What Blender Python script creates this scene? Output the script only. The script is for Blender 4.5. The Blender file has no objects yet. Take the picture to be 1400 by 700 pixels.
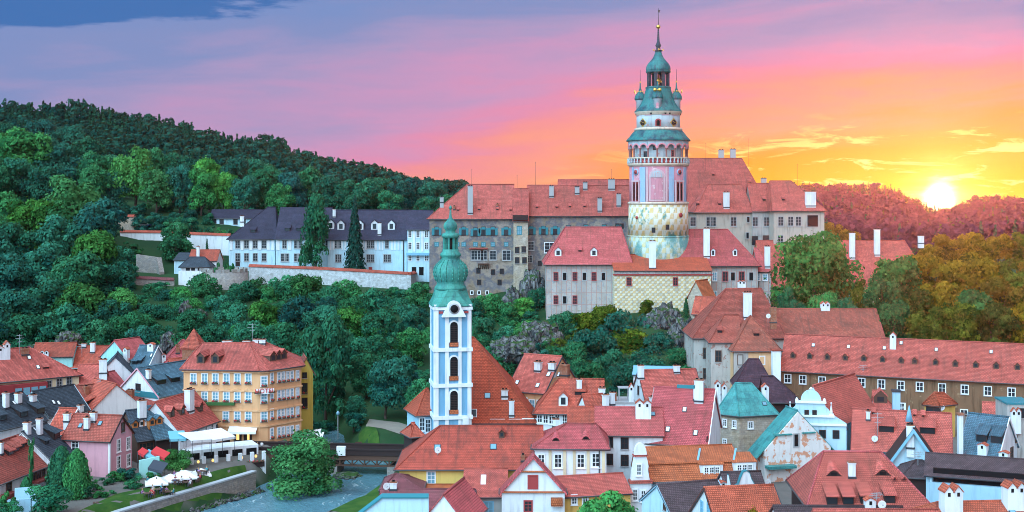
import bpy, bmesh, math, random
import numpy as np
from mathutils import Vector, Matrix
R = math.radians
random.seed(7)
rng = np.random.default_rng(11)
SC = bpy.context.scene
COL = SC.collection

# ---------------------------------------------------------------- camera
F, CX, CY, EYE = 1690.0, 700.0, 265.0, 50.0     # focal length, centre column, horizon row (1400 x 700 frame), eye height
cam_d = bpy.data.cameras.new('camera')
cam = bpy.data.objects.new('camera', cam_d)
COL.objects.link(cam)
cam.location = (0, 0, EYE)
cam.rotation_euler = (R(90), 0, 0)
cam_d.sensor_width = 36.0
cam_d.lens = 36.0 * F / 1400.0
cam_d.shift_y = -(350.0 - CY) / 1400.0
cam_d.clip_start = 1.0
cam_d.clip_end = 30000.0
SC.camera = cam
SC.view_settings.view_transform = 'Standard'
SC.view_settings.look = 'None'
SC.view_settings.exposure = 0.0
SC.view_settings.gamma = 1.0
SC.view_settings.use_curve_mapping = False
SC.cycles.use_denoising = True
SC.cycles.filter_width = 1.0
SC.cycles.max_bounces = 5
SC.cycles.diffuse_bounces = 2
SC.cycles.glossy_bounces = 2
SC.cycles.transmission_bounces = 2
SC.cycles.volume_bounces = 0
SC.cycles.transparent_max_bounces = 4
SC.cycles.sample_clamp_indirect = 4.0

def lin(c):
    return tuple(((x / 255.0) / 12.92 if x / 255.0 <= 0.04045 else ((x / 255.0 + 0.055) / 1.055) ** 2.4) for x in c)

# ---------------------------------------------------------------- node helpers
class NT:
    def __init__(s, tree):
        s.t = tree
        s.t.nodes.clear()
    def n(s, kind, ins=None, **props):
        nd = s.t.nodes.new('ShaderNode' + kind)
        for k, v in props.items():
            setattr(nd, k, v)
        for k, v in (ins or {}).items():
            sock = nd.inputs[k]
            if isinstance(v, bpy.types.NodeSocket):
                s.t.links.new(v, sock)
            else:
                if sock.type == 'RGBA' and len(v) == 3:
                    v = (*v, 1.0)
                sock.default_value = v
        return nd
    def m(s, op, a, b=0.0, c=0.0, clamp=False):
        nd = s.t.nodes.new('ShaderNodeMath')
        nd.operation = op
        nd.use_clamp = clamp
        for i, v in enumerate((a, b, c)):
            if isinstance(v, bpy.types.NodeSocket):
                s.t.links.new(v, nd.inputs[i])
            else:
                nd.inputs[i].default_value = v
        return nd.outputs[0]
    def mix(s, fac, a, b, blend='MIX'):
        nd = s.t.nodes.new('ShaderNodeMixRGB')
        nd.blend_type = blend
        for i, v in enumerate((fac, a, b)):
            if isinstance(v, bpy.types.NodeSocket):
                s.t.links.new(v, nd.inputs[i])
            else:
                nd.inputs[i].default_value = v if i == 0 else (*v, 1.0)
        return nd.outputs[0]
    def ramp(s, fac, stops, interp='LINEAR'):
        nd = s.t.nodes.new('ShaderNodeValToRGB')
        cr = nd.color_ramp
        cr.interpolation = interp
        while len(cr.elements) < len(stops):
            cr.elements.new(0.5)
        for e, (p, c) in zip(cr.elements, stops):
            e.position = p
            e.color = (*c, 1.0) if len(c) == 3 else c
        s.t.links.new(fac, nd.inputs[0])
        return nd.outputs[0]
    def smooth(s, x, a, b):
        nd = s.t.nodes.new('ShaderNodeMapRange')
        nd.interpolation_type = 'SMOOTHSTEP'
        s.t.links.new(x, nd.inputs[0])
        nd.inputs[1].default_value = a
        nd.inputs[2].default_value = b
        return nd.outputs[0]
    def link(s, a, b):
        s.t.links.new(a, b)

# ---------------------------------------------------------------- sky
SUN_AZ = math.atan2(1285 - CX, F)             # clockwise from the view axis
SUN_EL = math.atan2(CY - 270, F)
world = bpy.data.worlds.new('World')
SC.world = world
world.use_nodes = True
w = NT(world.node_tree)
tc = w.n('TexCoord')
sep = w.n('SeparateXYZ', {0: tc.outputs['Generated']})
dx, dy, dz = sep.outputs
az = w.m('MULTIPLY', w.m('ARCTAN2', dx, dy), 180 / math.pi)
el = w.m('MULTIPLY', w.m('ARCSINE', dz), 180 / math.pi)
daz = w.m('ABSOLUTE', w.m('SUBTRACT', az, math.degrees(SUN_AZ)))
daz = w.m('MINIMUM', daz, w.m('SUBTRACT', 360.0, daz))
ela = w.m('ABSOLUTE', w.m('SUBTRACT', el, math.degrees(SUN_EL)))
# long cloud streaks: rising a little to the right, warped
streak = w.n('CombineXYZ', {0: w.m('MULTIPLY', az, 0.055), 1: w.m('MULTIPLY', w.m('SUBTRACT', el, w.m('MULTIPLY', az, 0.045)), 0.36), 2: 3.1})
ns = w.n('TexNoise', {'Vector': streak.outputs[0], 'Scale': 1.0, 'Detail': 7.0, 'Roughness': 0.55, 'Distortion': 0.5})
st = w.m('SUBTRACT', ns.outputs[0], 0.5)
fine = w.n('CombineXYZ', {0: w.m('MULTIPLY', az, 0.16), 1: w.m('MULTIPLY', w.m('SUBTRACT', el, w.m('MULTIPLY', az, 0.02)), 0.9), 2: 8.0})
nf = w.n('TexNoise', {'Vector': fine.outputs[0], 'Scale': 1.0, 'Detail': 8.0, 'Roughness': 0.6, 'Distortion': 0.3})
sf = w.m('SUBTRACT', nf.outputs[0], 0.5)
t0 = w.m('SQRT', w.m('ADD', w.m('POWER', daz, 2.0), w.m('POWER', w.m('MULTIPLY', ela, 4.7), 2.0)))
amp = w.smooth(t0, 5.0, 26.0)
t = w.m('ADD', t0, w.m('MULTIPLY', amp, w.m('ADD', w.m('MULTIPLY', st, 34.0), w.m('MULTIPLY', sf, 8.0))))
stops = [(0.0, (255, 235, 120)), (3, (255, 205, 20)), (7, (255, 180, 0)), (11, (253, 160, 16)), (15, (251, 157, 90)), (19, (247, 160, 132)),
         (24, (240, 148, 156)), (28, (224, 144, 182)), (33, (202, 152, 196)), (39, (168, 154, 199)), (46, (132, 148, 199)), (64, (106, 146, 205)), (100, (120, 165, 220))]
base = w.ramp(w.m('DIVIDE', t, 100.0, clamp=True), [(p / 100.0, lin(c)) for p, c in stops])
# the slate-blue cloud bank high on the left
cl = w.m('ADD', w.m('ADD', w.m('MULTIPLY', w.m('SUBTRACT', el, 7.7), 0.55), w.m('MULTIPLY', w.m('SUBTRACT', -16.6, az), 0.10)), w.m('MULTIPLY', sf, 2.2))
cm = w.m('MULTIPLY', w.smooth(cl, -0.10, 0.15), w.smooth(el, 40.0, 12.0))
base = w.mix(cm, base, lin((66, 116, 182)))
# gold-lit wisps beside the sun
wis = w.n('CombineXYZ', {0: w.m('MULTIPLY', az, 0.33), 1: w.m('MULTIPLY', el, 1.7), 2: 1.7})
nw = w.n('TexNoise', {'Vector': wis.outputs[0], 'Scale': 1.0, 'Detail': 9.0, 'Roughness': 0.62, 'Distortion': 0.6})
wm = w.m('MULTIPLY', w.smooth(nw.outputs[0], 0.53, 0.63), w.smooth(t0, 20.0, 9.0))
base = w.mix(w.m('MULTIPLY', wm, 0.9), base, (1.25, 0.95, 0.30))
# the sun itself and its glow
sang = w.m('SQRT', w.m('ADD', w.m('POWER', daz, 2.0), w.m('POWER', ela, 2.0)))
glow = w.m('POWER', 2.718, w.m('MULTIPLY', sang, -0.62))
core = w.m('POWER', 2.718, w.m('MULTIPLY', w.m('MAXIMUM', w.m('ADD', sang, w.m('MULTIPLY', sf, 2.2)), 0.0), -1.7))
base = w.mix(1.0, base, w.mix(1.0, (0.5, 0.24, 0.0), w.n('CombineXYZ', {0: glow, 1: glow, 2: glow}).outputs[0], 'MULTIPLY'), 'ADD')
base = w.mix(1.0, base, w.mix(1.0, (2.4, 1.9, 0.9), w.n('CombineXYZ', {0: core, 1: core, 2: core}).outputs[0], 'MULTIPLY'), 'ADD')
disc = w.smooth(w.m('ADD', sang, w.m('MULTIPLY', sf, 1.4)), 0.9, 0.05)
base = w.mix(disc, base, (3.2, 2.8, 2.0))
# the clear evening sky overhead and behind the viewer, which lights the fronts
back = w.m('MAXIMUM', w.smooth(daz, 48.0, 130.0), w.smooth(el, 14.0, 60.0))
BACK = w.mix(w.smooth(az, -120.0, 120.0), (0.98, 1.58, 2.0), (1.80, 1.58, 1.72))
LD = Vector((math.sin(R(-142)) * math.cos(R(38)), math.cos(R(-142)) * math.cos(R(38)), math.sin(R(38))))
lobe = w.n('VectorMath', {0: tc.outputs['Generated'], 1: LD}, operation='DOT_PRODUCT').outputs['Value']
lk = w.m('ADD', 0.50, w.m('MULTIPLY', w.m('POWER', w.m('MAXIMUM', lobe, 0.0), 5.0), 3.6))
BACK = w.mix(1.0, BACK, w.n('CombineXYZ', {0: lk, 1: lk, 2: lk}).outputs[0], 'MULTIPLY')
base = w.mix(back, base, BACK)
nis = w.n('TexSky', sky_type='NISHITA', sun_disc=False, sun_elevation=R(2.0), sun_rotation=SUN_AZ, altitude=500.0)
bg1 = w.n('Background', {'Color': base, 'Strength': 0.98})
bg2 = w.n('Background', {'Color': nis.outputs[0], 'Strength': 0.003})
add = w.n('AddShader', {0: bg1.outputs[0], 1: bg2.outputs[0]})
w.link(add.outputs[0], w.n('OutputWorld').inputs['Surface'])

# ---------------------------------------------------------------- sun lamp (low, behind the right-hand hills)
sun_d = bpy.data.lights.new('sun', 'SUN')
sun = bpy.data.objects.new('sun', sun_d)
COL.objects.link(sun)
sun_d.energy = 2.6
sun_d.angle = R(0.6)
sun_d.color = (1.0, 0.32, 0.13)
sv = Vector((math.sin(SUN_AZ) * math.cos(R(2.0)), math.cos(SUN_AZ) * math.cos(R(2.0)), math.sin(R(2.0))))
sun.rotation_euler = sv.to_track_quat('Z', 'Y').to_euler()

# ---------------------------------------------------------------- points
def ray(px, py):
    return Vector(((px - CX) / F, 1.0, -(py - CY) / F))
def P(px, py, d):
    return Vector((0, 0, EYE)) + ray(px, py) * d
def D(py, z):
    """distance at which height z shows on row py"""
    return (EYE - z) * F / (py - CY)

# ---------------------------------------------------------------- terrain
TC = [-600, -100, 100, 200, 350, 480, 590, 700, 800, 900, 1000, 1130, 1200, 1290, 1340, 1400, 2000]
TR = [(0, [4] * 17), (150, [4] * 17),
      (215, [4] * 10 + [5] * 7),
      (250, [4, 4, 4, 4, 4, 4, 4, 4, 4, 5, 7.5, 7, 7, 7, 7, 7, 7]),
      (275, [6, 6, 5, 5, 5, 5, 6, 7, 8, 10, 9, 9, 10, 11, 11, 12, 12]),
      (300, [12, 12, 11, 9, 9, 10, 12, 13, 15, 18, 14, 16, 17, 17, 17, 17, 17]),
      (325, [19, 19, 18, 17, 16, 17, 17, 17, 20, 22, 22, 19, 18, 18, 18, 18, 18]),
      (350, [25, 25, 24, 22, 20, 20, 19, 24, 30, 33, 28, 20, 19, 19, 19, 19, 19]),
      (390, [32, 32, 31, 29, 24, 24, 24, 30, 33, 33, 33, 24, 22, 22, 22, 22, 22]),
      (430, [45, 45, 44, 43, 41, 39, 38, 36, 36, 36, 34, 28, 24, 24, 24, 24, 24]),
      (500, [55, 54, 53, 50, 46, 44, 42, 40, 38, 36, 32, 26, 22, 22, 22, 22, 22]),
      (650, [80, 76, 74, 70, 62, 52, 44, 40, 36, 32, 28, 22, 19, 17, 18, 18, 20]),
      (800, [104, 99, 97, 88, 75, 58, 44, 38, 34, 30, 26, 22, 18, 14, 16, 18, 20]),
      (1000, [100, 90, 86, 80, 66, 50, 40, 34, 30, 26, 24, 24, 20, 14, 18, 20, 24]),
      (1300, [60, 56, 54, 50, 46, 40, 36, 32, 30, 30, 32, 36, 32, 14, 24, 28, 30]),
      (1700, [50, 50, 50, 48, 46, 44, 42, 40, 40, 44, 48, 50, 50, 14, 33, 31, 36]),
      (2300, [20] * 17), (7000, [10] * 17)]
_tr = np.array([r[0] for r in TR], float)
_tz = np.array([r[1] for r in TR], float)
_tc = np.array(TC, float)
RIVER = np.array([(-95, 60), (-66, 130), (-47, 175), (-36.5, 195), (-31.5, 212), (-31, 226), (-35, 240), (-40, 262), (-60, 284), (-140, 292)], float)
RWID = np.array([15, 14, 12.5, 11.5, 10.5, 9, 3.5, 3, 3, 3], float)
def _river(x, y):
    """distance outside the river's edge (negative in the water)"""
    best = np.full(np.shape(x), 1e9)
    for i in range(len(RIVER) - 1):
        a, b = RIVER[i], RIVER[i + 1]
        ab = b - a
        u = np.clip(((x - a[0]) * ab[0] + (y - a[1]) * ab[1]) / (ab @ ab), 0, 1)
        dd = np.hypot(x - a[0] - u * ab[0], y - a[1] - u * ab[1]) - (RWID[i] + u * (RWID[i + 1] - RWID[i]))
        best = np.minimum(best, dd)
    return best
def gza(x, y):
    x = np.asarray(x, float); y = np.asarray(y, float)
    yy = np.maximum(y, 120.0)
    px = np.clip(CX + F * x / yy, TC[0], TC[-1])
    d = np.clip(y, 0, 7000)
    i = np.clip(np.searchsorted(_tr, d, 'right') - 1, 0, len(_tr) - 2)
    j = np.clip(np.searchsorted(_tc, px, 'right') - 1, 0, len(_tc) - 2)
    u = (d - _tr[i]) / (_tr[i + 1] - _tr[i])
    v = (px - _tc[j]) / (_tc[j + 1] - _tc[j])
    v = v * v * (3 - 2 * v)
    z = (_tz[i, j] * (1 - v) + _tz[i, j + 1] * v) * (1 - u) + (_tz[i + 1, j] * (1 - v) + _tz[i + 1, j + 1] * v) * u
    rd = _river(x, y)
    near = (y < 285)
    k = np.clip((rd + 1.0) / 5.0, 0, 1)
    k = k * k * (3 - 2 * k)
    return np.where(near & (rd < 4.0), -1.2 + (z + 1.2) * k, z)
def gz(x, y):
    return float(gza(np.array([x]), np.array([y]))[0])

# ---------------------------------------------------------------- mesh builder
def auto_uv(me):
    """metres along the level direction of each face (u) and up its slope (v)"""
    nv = len(me.vertices)
    co = np.empty(nv * 3); me.vertices.foreach_get('co', co); co = co.reshape(-1, 3)
    nl = len(me.loops); li = np.empty(nl, np.int32); me.loops.foreach_get('vertex_index', li)
    npoly = len(me.polygons)
    nor = np.empty(npoly * 3); me.polygons.foreach_get('normal', nor); nor = nor.reshape(-1, 3)
    tot = np.empty(npoly, np.int32); me.polygons.foreach_get('loop_total', tot)
    pl = np.repeat(np.arange(npoly), tot)
    ux = np.stack([-nor[:, 1], nor[:, 0], np.zeros(npoly)], 1)
    ln = np.linalg.norm(ux, axis=1)
    flat = ln < 0.02
    ux[flat] = (1, 0, 0); ln[flat] = 1
    ux /= ln[:, None]
    vx = np.cross(nor, ux)
    p = co[li]
    uv = np.stack([(p * ux[pl]).sum(1), (p * vx[pl]).sum(1)], 1)
    lay = me.uv_layers.new(name='UVMap')
    lay.data.foreach_set('uv', uv.astype(np.float32).ravel())

class MB:
    def __init__(s):
        s.v = []; s.f = []; s.m = []; s.s = []
    def add(s, pts, faces, m=0, smooth=False):
        o = len(s.v)
        s.v.extend([tuple(p) for p in pts])
        for f in faces:
            s.f.append([o + i for i in f]); s.m.append(m); s.s.append(smooth)
        return s
    def poly(s, pts, m=0):
        return s.add(pts, [list(range(len(pts)))], m)
    def box(s, x0, x1, y0, y1, z0, z1, m=0):
        return s.add([(x0, y0, z0), (x1, y0, z0), (x1, y1, z0), (x0, y1, z0), (x0, y0, z1), (x1, y0, z1), (x1, y1, z1), (x0, y1, z1)],
                     [(0, 3, 2, 1), (4, 5, 6, 7), (0, 1, 5, 4), (1, 2, 6, 5), (2, 3, 7, 6), (3, 0, 4, 7)], m)
    def shell(s, pts, off, m=0, mside=None):
        """closed solid between a polygon and its copy moved by off"""
        n = len(pts)
        a = [Vector(p) for p in pts]; b = [p + Vector(off) for p in a]
        fs = [list(range(n)), list(range(2 * n - 1, n - 1, -1))]
        s.add(a + b, fs, m)
        o = len(s.v) - 2 * n
        for i in range(n):
            j = (i + 1) % n
            s.f.append([o + i, o + n + i, o + n + j, o + j]); s.m.append(m if mside is None else mside); s.s.append(False)
        return s
    def ext(s, xz, y0, y1, m=0):
        return s.shell([(x, y0, z) for x, z in xz], (0, y1 - y0, 0), m)
    def lathe(s, prof, n=24, c=(0, 0), m=0, smooth=True, ph=0.0):
        pts = []
        for r, z in prof:
            for k in range(n):
                a = ph + 2 * math.pi * k / n
                pts.append((c[0] + r * math.cos(a), c[1] + r * math.sin(a), z))
        fs = []
        for i in range(len(prof) - 1):
            for k in range(n):
                fs.append((i * n + k, i * n + (k + 1) % n, (i + 1) * n + (k + 1) % n, (i + 1) * n + k))
        s.add(pts, fs, m, smooth)
        o = len(s.v) - len(pts)
        for i, rev in ((0, True), (len(prof) - 1, False)):
            ids = [o + i * n + k for k in range(n)]
            s.f.append(ids[::-1] if rev else ids); s.m.append(m); s.s.append(False)
        return s
    def tube(s, p, q, r, r2=None, n=6, m=0):
        p, q = Vector(p), Vector(q)
        r2 = r if r2 is None else r2
        ax = (q - p).normalized()
        u = ax.orthogonal().normalized(); w_ = ax.cross(u)
        pts = [p + (u * math.cos(2 * math.pi * k / n) + w_ * math.sin(2 * math.pi * k / n)) * r for k in range(n)]
        pts += [q + (u * math.cos(2 * math.pi * k / n) + w_ * math.sin(2 * math.pi * k / n)) * r2 for k in range(n)]
        fs = [(k, (k + 1) % n, n + (k + 1) % n, n + k) for k in range(n)] + [list(range(n - 1, -1, -1)), list(range(n, 2 * n))]
        return s.add(pts, fs, m, True)
    def mesh(s, name, mats, fix=True):
        me = bpy.data.meshes.new(name)
        me.from_pydata(s.v, [], s.f)
        for mt in (mats if isinstance(mats, (list, tuple)) else [mats]):
            me.materials.append(mt)
        me.polygons.foreach_set('material_index', s.m)
        me.polygons.foreach_set('use_smooth', s.s)
        if fix:
            bm = bmesh.new(); bm.from_mesh(me)
            bmesh.ops.recalc_face_normals(bm, faces=bm.faces)
            bm.to_mesh(me); bm.free()
        me.update()
        auto_uv(me)
        return me
    def build(s, name, mats, parent=None, loc=(0, 0, 0), rz=0.0, fix=True):
        return put(s.mesh(name, mats, fix), name, parent, loc, rz)

def put(me, name, parent=None, loc=(0, 0, 0), rz=0.0, sc=None):
    o = bpy.data.objects.new(name, me)
    COL.objects.link(o)
    o.parent = parent
    o.location = loc
    o.rotation_euler = (0, 0, rz)
    if sc is not None:
        o.scale = sc
    return o
def tag(o, label=None, cat=None, group=None, kind=None):
    if label: o['label'] = label
    if cat: o['category'] = cat
    if group: o['group'] = group
    if kind: o['kind'] = kind
    return o
def thing(name, label, cat, loc=(0, 0, 0), rz=0.0, group=None):
    o = bpy.data.objects.new(name, None)
    COL.objects.link(o)
    o.empty_display_size = 0.5
    o.location = loc
    o.rotation_euler = (0, 0, rz)
    return tag(o, label, cat, group)

# ---------------------------------------------------------------- materials
MATS = {}
def newmat(name):
    m = bpy.data.materials.new(name)
    m.use_nodes = True
    t = NT(m.node_tree)
    out = t.n('OutputMaterial')
    MATS[name] = m
    return m, t, out
def finish(t, out, color, rough=0.8, bump=None, bdist=0.05, bstr=0.6, spec=0.3, metal=0.0):
    ins = {'Base Color': color, 'Roughness': rough, 'Specular IOR Level': spec, 'Metallic': metal}
    bs = t.n('BsdfPrincipled', ins)
    if bump is not None:
        b = t.n('Bump', {'Height': bump, 'Distance': bdist, 'Strength': bstr})
        t.link(b.outputs[0], bs.inputs['Normal'])
    t.link(bs.outputs[0], out.inputs['Surface'])
def noise(t, scale, detail=4.0, coord='Object', stretch=None, rough=0.55):
    c = t.n('TexCoord').outputs[coord]
    if stretch:
        c = t.n('Mapping', {0: c, 3: stretch}).outputs[0]
    return t.n('TexNoise', {'Vector': c, 'Scale': scale, 'Detail': detail, 'Roughness': rough}).outputs[0]
def objrand(t, col, amt=0.12):
    r = t.n('ObjectInfo').outputs['Random']
    k = t.m('ADD', 1.0 - amt / 2, t.m('MULTIPLY', r, amt))
    return t.mix(1.0, col, t.n('CombineXYZ', {0: k, 1: k, 2: k}).outputs[0], 'MULTIPLY')
def mul(c, k):
    return tuple(min(1.0, x * k) for x in c)

def tile(name, c, wear=0.35, dark=(0.10, 0.06, 0.05), bw=0.27, rh=0.31, lichen=0.12):
    m, t, out = newmat(name)
    uv = t.n('TexCoord').outputs['UV']
    br = t.n('TexBrick', {'Vector': uv, 'Color1': mul(c, 1.14), 'Color2': mul(c, 0.8), 'Mortar': mul(c, 0.34), 'Scale': 1.0, 'Mortar Size': 0.04,
                          'Mortar Smooth': 0.6, 'Bias': 0.0, 'Brick Width': bw, 'Row Height': rh})
    pt = t.n('TexBrick', {'Vector': uv, 'Color1': (1.16, 1.16, 1.16), 'Color2': (.80, .80, .80), 'Mortar': (.98, .98, .98), 'Scale': 1.0, 'Mortar Size': 0.0, 'Brick Width': 2.7, 'Row Height': rh * 3})
    big = noise(t, 0.22, 5.0)
    mid = noise(t, 1.3, 4.0, stretch=(1.0, 1.0, 0.45))
    col = t.mix(t.m('MULTIPLY', t.smooth(big, 0.45, 0.75), wear), br.outputs[0], dark)
    col = t.mix(t.m('MULTIPLY', t.smooth(mid, 0.52, 0.7), 0.30), col, mul(c, 1.35))
    col = t.mix(t.m('MULTIPLY', t.smooth(mid, 0.48, 0.28), wear * 0.8), col, dark)
    sk = noise(t, 1.0, 5.0, 'UV', (1.5, .13, 1.0))
    col = t.mix(t.m('MULTIPLY', t.smooth(sk, 0.50, 0.70), 0.25 + wear * .6), col, dark)
    li = noise(t, 3.2, 3.0)
    col = t.mix(t.m('MULTIPLY', t.smooth(li, 0.62, 0.72), lichen), col, (0.42, 0.38, 0.33))
    col = t.mix(.75, col, t.mix(1.0, col, pt.outputs[0], 'MULTIPLY'))
    rr_ = t.m('FRACT', t.m('MULTIPLY', t.n('ObjectInfo').outputs['Random'], 7.13))
    col = t.mix(t.m('MULTIPLY', rr_, .22 if c[0] > .35 else 0.0), col, (0.40, 0.12, 0.075))
    col = objrand(t, col, 0.30)
    sv_ = t.n('SeparateXYZ', {0: uv})
    row = t.m('FRACT', t.m('DIVIDE', sv_.outputs[1], rh))
    h = t.m('ADD', t.m('MULTIPLY', t.m('SUBTRACT', 1.0, row), 0.7), t.m('MULTIPLY', br.outputs['Fac'], -0.5))
    finish(t, out, col, 0.72, h, 0.10, 0.75, 0.25)
    return m
def plaster(name, c, stain=0.3, sc=(0.16, 0.16, 0.15), patch=None, pf=0.62):
    m, t, out = newmat(name)
    a = noise(t, 0.55, 6.0)
    st_ = noise(t, 0.9, 5.0, stretch=(1.6, 1.6, 0.22))
    g = noise(t, 9.0, 3.0)
    col = t.mix(t.m('MULTIPLY', t.smooth(a, 0.4, 0.75), 0.5), c, mul(c, 0.86))
    col = t.mix(t.m('MULTIPLY', t.smooth(st_, 0.48, 0.70), min(.8, stain * 1.7)), col, mul(c, .45))
    if patch:
        pn = noise(t, 0.8, 7.0, rough=0.62)
        col = t.mix(t.smooth(pn, pf, pf + 0.035), col, patch)
    col = t.mix(t.m('MULTIPLY', g, 0.12), col, mul(c, 0.7))
    finish(t, out, col, 0.9, g, 0.015, 0.4, 0.15)
    return m
def stone(name, cols, scale=0.5, bw=0.7, rh=0.34, mort=(0.25, 0.23, 0.2), block=0.5):
    m, t, out = newmat(name)
    uv = t.n('TexCoord').outputs['UV']
    a = noise(t, scale, 8.0, rough=0.65)
    b = noise(t, scale * 3.1, 6.0, rough=0.6)
    n = len(cols)
    col = t.ramp(t.smooth(a, 0.3, 0.7), [(i / (n - 1), c) for i, c in enumerate(cols)])
    br = t.n('TexBrick', {'Vector': uv, 'Color1': (1.1, 1.1, 1.1), 'Color2': (0.72, 0.72, 0.74), 'Mortar': (0.5, 0.5, 0.5), 'Scale': 1.0, 'Mortar Size': 0.03,
                          'Mortar Smooth': 0.5, 'Brick Width': bw, 'Row Height': rh})
    col = t.mix(block, col, t.mix(1.0, col, br.outputs[0], 'MULTIPLY'))
    col = t.mix(t.m('MULTIPLY', t.smooth(b, 0.5, 0.66), 0.5), col, mort)
    finish(t, out, col, 0.92, b, 0.06, 0.8, 0.15)
    return m
def plain(name, c, rough=0.6, spec=0.3, metal=0.0, var=0.12):
    m, t, out = newmat(name)
    n_ = noise(t, 1.7, 4.0)
    col = t.mix(t.m('MULTIPLY', n_, var * 2), mul(c, 1.08), mul(c, 0.72))
    finish(t, out, col, rough, None, spec=spec, metal=metal)
    return m
    return m
def leafmat(name, c, c2, trans=0.25):
    m, t, out = newmat(name)
    at = t.n('Attribute', attribute_name='tone').outputs['Fac']
    r = t.n('ObjectInfo').outputs['Random']
    col = t.mix(at, c, c2)
    k = t.m('ADD', 0.75, t.m('MULTIPLY', r, 0.5))
    col = t.mix(1.0, col, t.n('CombineXYZ', {0: t.m('MULTIPLY', k, 1.0), 1: k, 2: t.m('SUBTRACT', 1.30, t.m('MULTIPLY', k, 0.30))}).outputs[0], 'MULTIPLY')
    d = t.n('BsdfDiffuse', {'Color': col})
    tr = t.n('BsdfTranslucent', {'Color': t.mix(0.5, col, (0.20, 0.16, 0.02))})
    t.link(t.n('MixShader', {0: trans, 1: d.outputs[0], 2: tr.outputs[0]}).outputs[0], out.inputs['Surface'])
    return m

tile('tile_red', (0.56, 0.110, 0.070))
tile('tile_fresh', (0.62, 0.135, 0.075), wear=0.12, lichen=0.05)
tile('tile_salmon', (0.60, 0.130, 0.105), wear=0.18)
tile('tile_pink', (0.58, 0.110, 0.125), wear=0.22)
tile('tile_castle', (0.56, 0.120, 0.105), wear=0.38)
tile('tile_orange', (0.60, 0.16, 0.06), wear=0.22)
tile('tile_brick', (0.43, 0.098, 0.075), wear=0.35)
tile('tile_old', (0.40, 0.105, 0.075), wear=0.6, lichen=0.3)
tile('tile_church', (0.57, 0.10, 0.05), wear=0.12, lichen=0.04)
tile('tile_mottled', (0.50, 0.080, 0.055), wear=0.75, dark=(0.09, 0.03, 0.03), lichen=0.1)
tile('tile_maroon', (0.30, 0.095, 0.11), wear=0.3)
tile('tile_barracks', (0.58, 0.125, 0.10), wear=0.25, lichen=0.3)
tile('slate_dark', (0.055, 0.075, 0.10), wear=0.3, dark=(0.03, 0.04, 0.05), lichen=0.08)
tile('slate_blue', (0.085, 0.17, 0.23), wear=0.3, dark=(0.04, 0.07, 0.09), lichen=0.08)
tile('slate_mint', (0.050, 0.048, 0.085), wear=0.2, dark=(0.05, 0.05, 0.07), lichen=0.04)
tile('slate_brown', (0.105, 0.07, 0.078), wear=0.3, dark=(0.05, 0.04, 0.04), lichen=0.12)
tile('shingle_purple', (0.085, 0.045, 0.065), wear=0.3, dark=(0.03, 0.02, 0.03), lichen=0.05, bw=0.2, rh=0.25)
def copper(name, c, streak):
    m, t, out = newmat(name)
    a = noise(t, 0.7, 6.0, stretch=(1, 1, 0.35))
    b = noise(t, 2.6, 4.0)
    uv = t.n('TexCoord').outputs['UV']
    br = t.n('TexBrick', {'Vector': uv, 'Color1': (1.05, 1.05, 1.05), 'Color2': (0.82, 0.82, 0.82), 'Mortar': (0.5, 0.55, 0.55), 'Scale': 1.0, 'Mortar Size': 0.03, 'Brick Width': 0.8, 'Row Height': 1.4})
    col = t.mix(t.smooth(a, 0.42, 0.68), c, streak)
    col = t.mix(t.m('MULTIPLY', t.smooth(b, 0.55, 0.75), 0.5), col, mul(c, 1.5))
    col = t.mix(0.8, col, t.mix(1.0, col, br.outputs[0], 'MULTIPLY'))
    finish(t, out, col, 0.55, br.outputs['Fac'], 0.03, -0.4, 0.3)
copper('copper', (0.055, 0.29, 0.235), (0.035, 0.165, 0.155))
copper('copper_tower', (0.026, 0.185, 0.185), (0.014, 0.055, 0.085))
copper('copper_bright', (0.06, 0.29, 0.28), (0.035, 0.18, 0.19))
plaster('plaster_white', (0.74, 0.77, 0.80), 0.22)
plaster('plaster_blue', (0.50, 0.70, 0.80), 0.22)
plaster('plaster_mint', (0.36, 0.68, 0.66), 0.2)
plaster('plaster_sky', (0.36, 0.58, 0.72), 0.15)
plaster('tower_panel', (0.17, 0.38, 0.56), 0.2)
plaster('plaster_cream', (0.74, 0.62, 0.42), 0.2)
plaster('plaster_yellow', (0.80, 0.56, 0.17), 0.15)
plaster('plaster_mustard', (0.60, 0.48, 0.11), 0.25)
plaster('plaster_orange', (0.74, 0.41, 0.215), 0.15)
plaster('plaster_peach', (0.76, 0.44, 0.24), 0.2)
plaster('plaster_lilac', (0.62, 0.34, 0.46), 0.15)
plaster('plaster_pink', (0.70, 0.36, 0.42), 0.15)
plaster('plaster_ochre', (0.68, 0.42, 0.12), 0.25)
plaster('plaster_red', (0.30, 0.045, 0.05), 0.2)
plaster('plaster_grey', (0.44, 0.42, 0.40), 0.45)
plaster('plaster_palace', (0.48, 0.43, 0.37), 0.35)
plaster('plaster_slate', (0.10, 0.16, 0.24), 0.2)
plaster('plaster_brown', (0.21, 0.12, 0.072), 0.55, sc=(0.10, 0.075, 0.06), patch=(0.30, 0.20, 0.12), pf=0.60)
plaster('plaster_decayed', (0.74, 0.70, 0.68), 0.2, patch=(0.62, 0.28, 0.17), pf=0.53)
plaster('plaster_peeling', (0.47, 0.43, 0.40), 0.5, sc=(0.13, 0.11, 0.11), patch=(0.34, 0.17, 0.14), pf=0.57)
stone('stone_palace', [(0.08, 0.062, 0.055), (0.28, 0.215, 0.155), (0.135, 0.135, 0.16), (0.34, 0.28, 0.23), (0.16, 0.125, 0.10)], 0.13, mort=(0.24, 0.22, 0.22), block=0.3)
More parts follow.
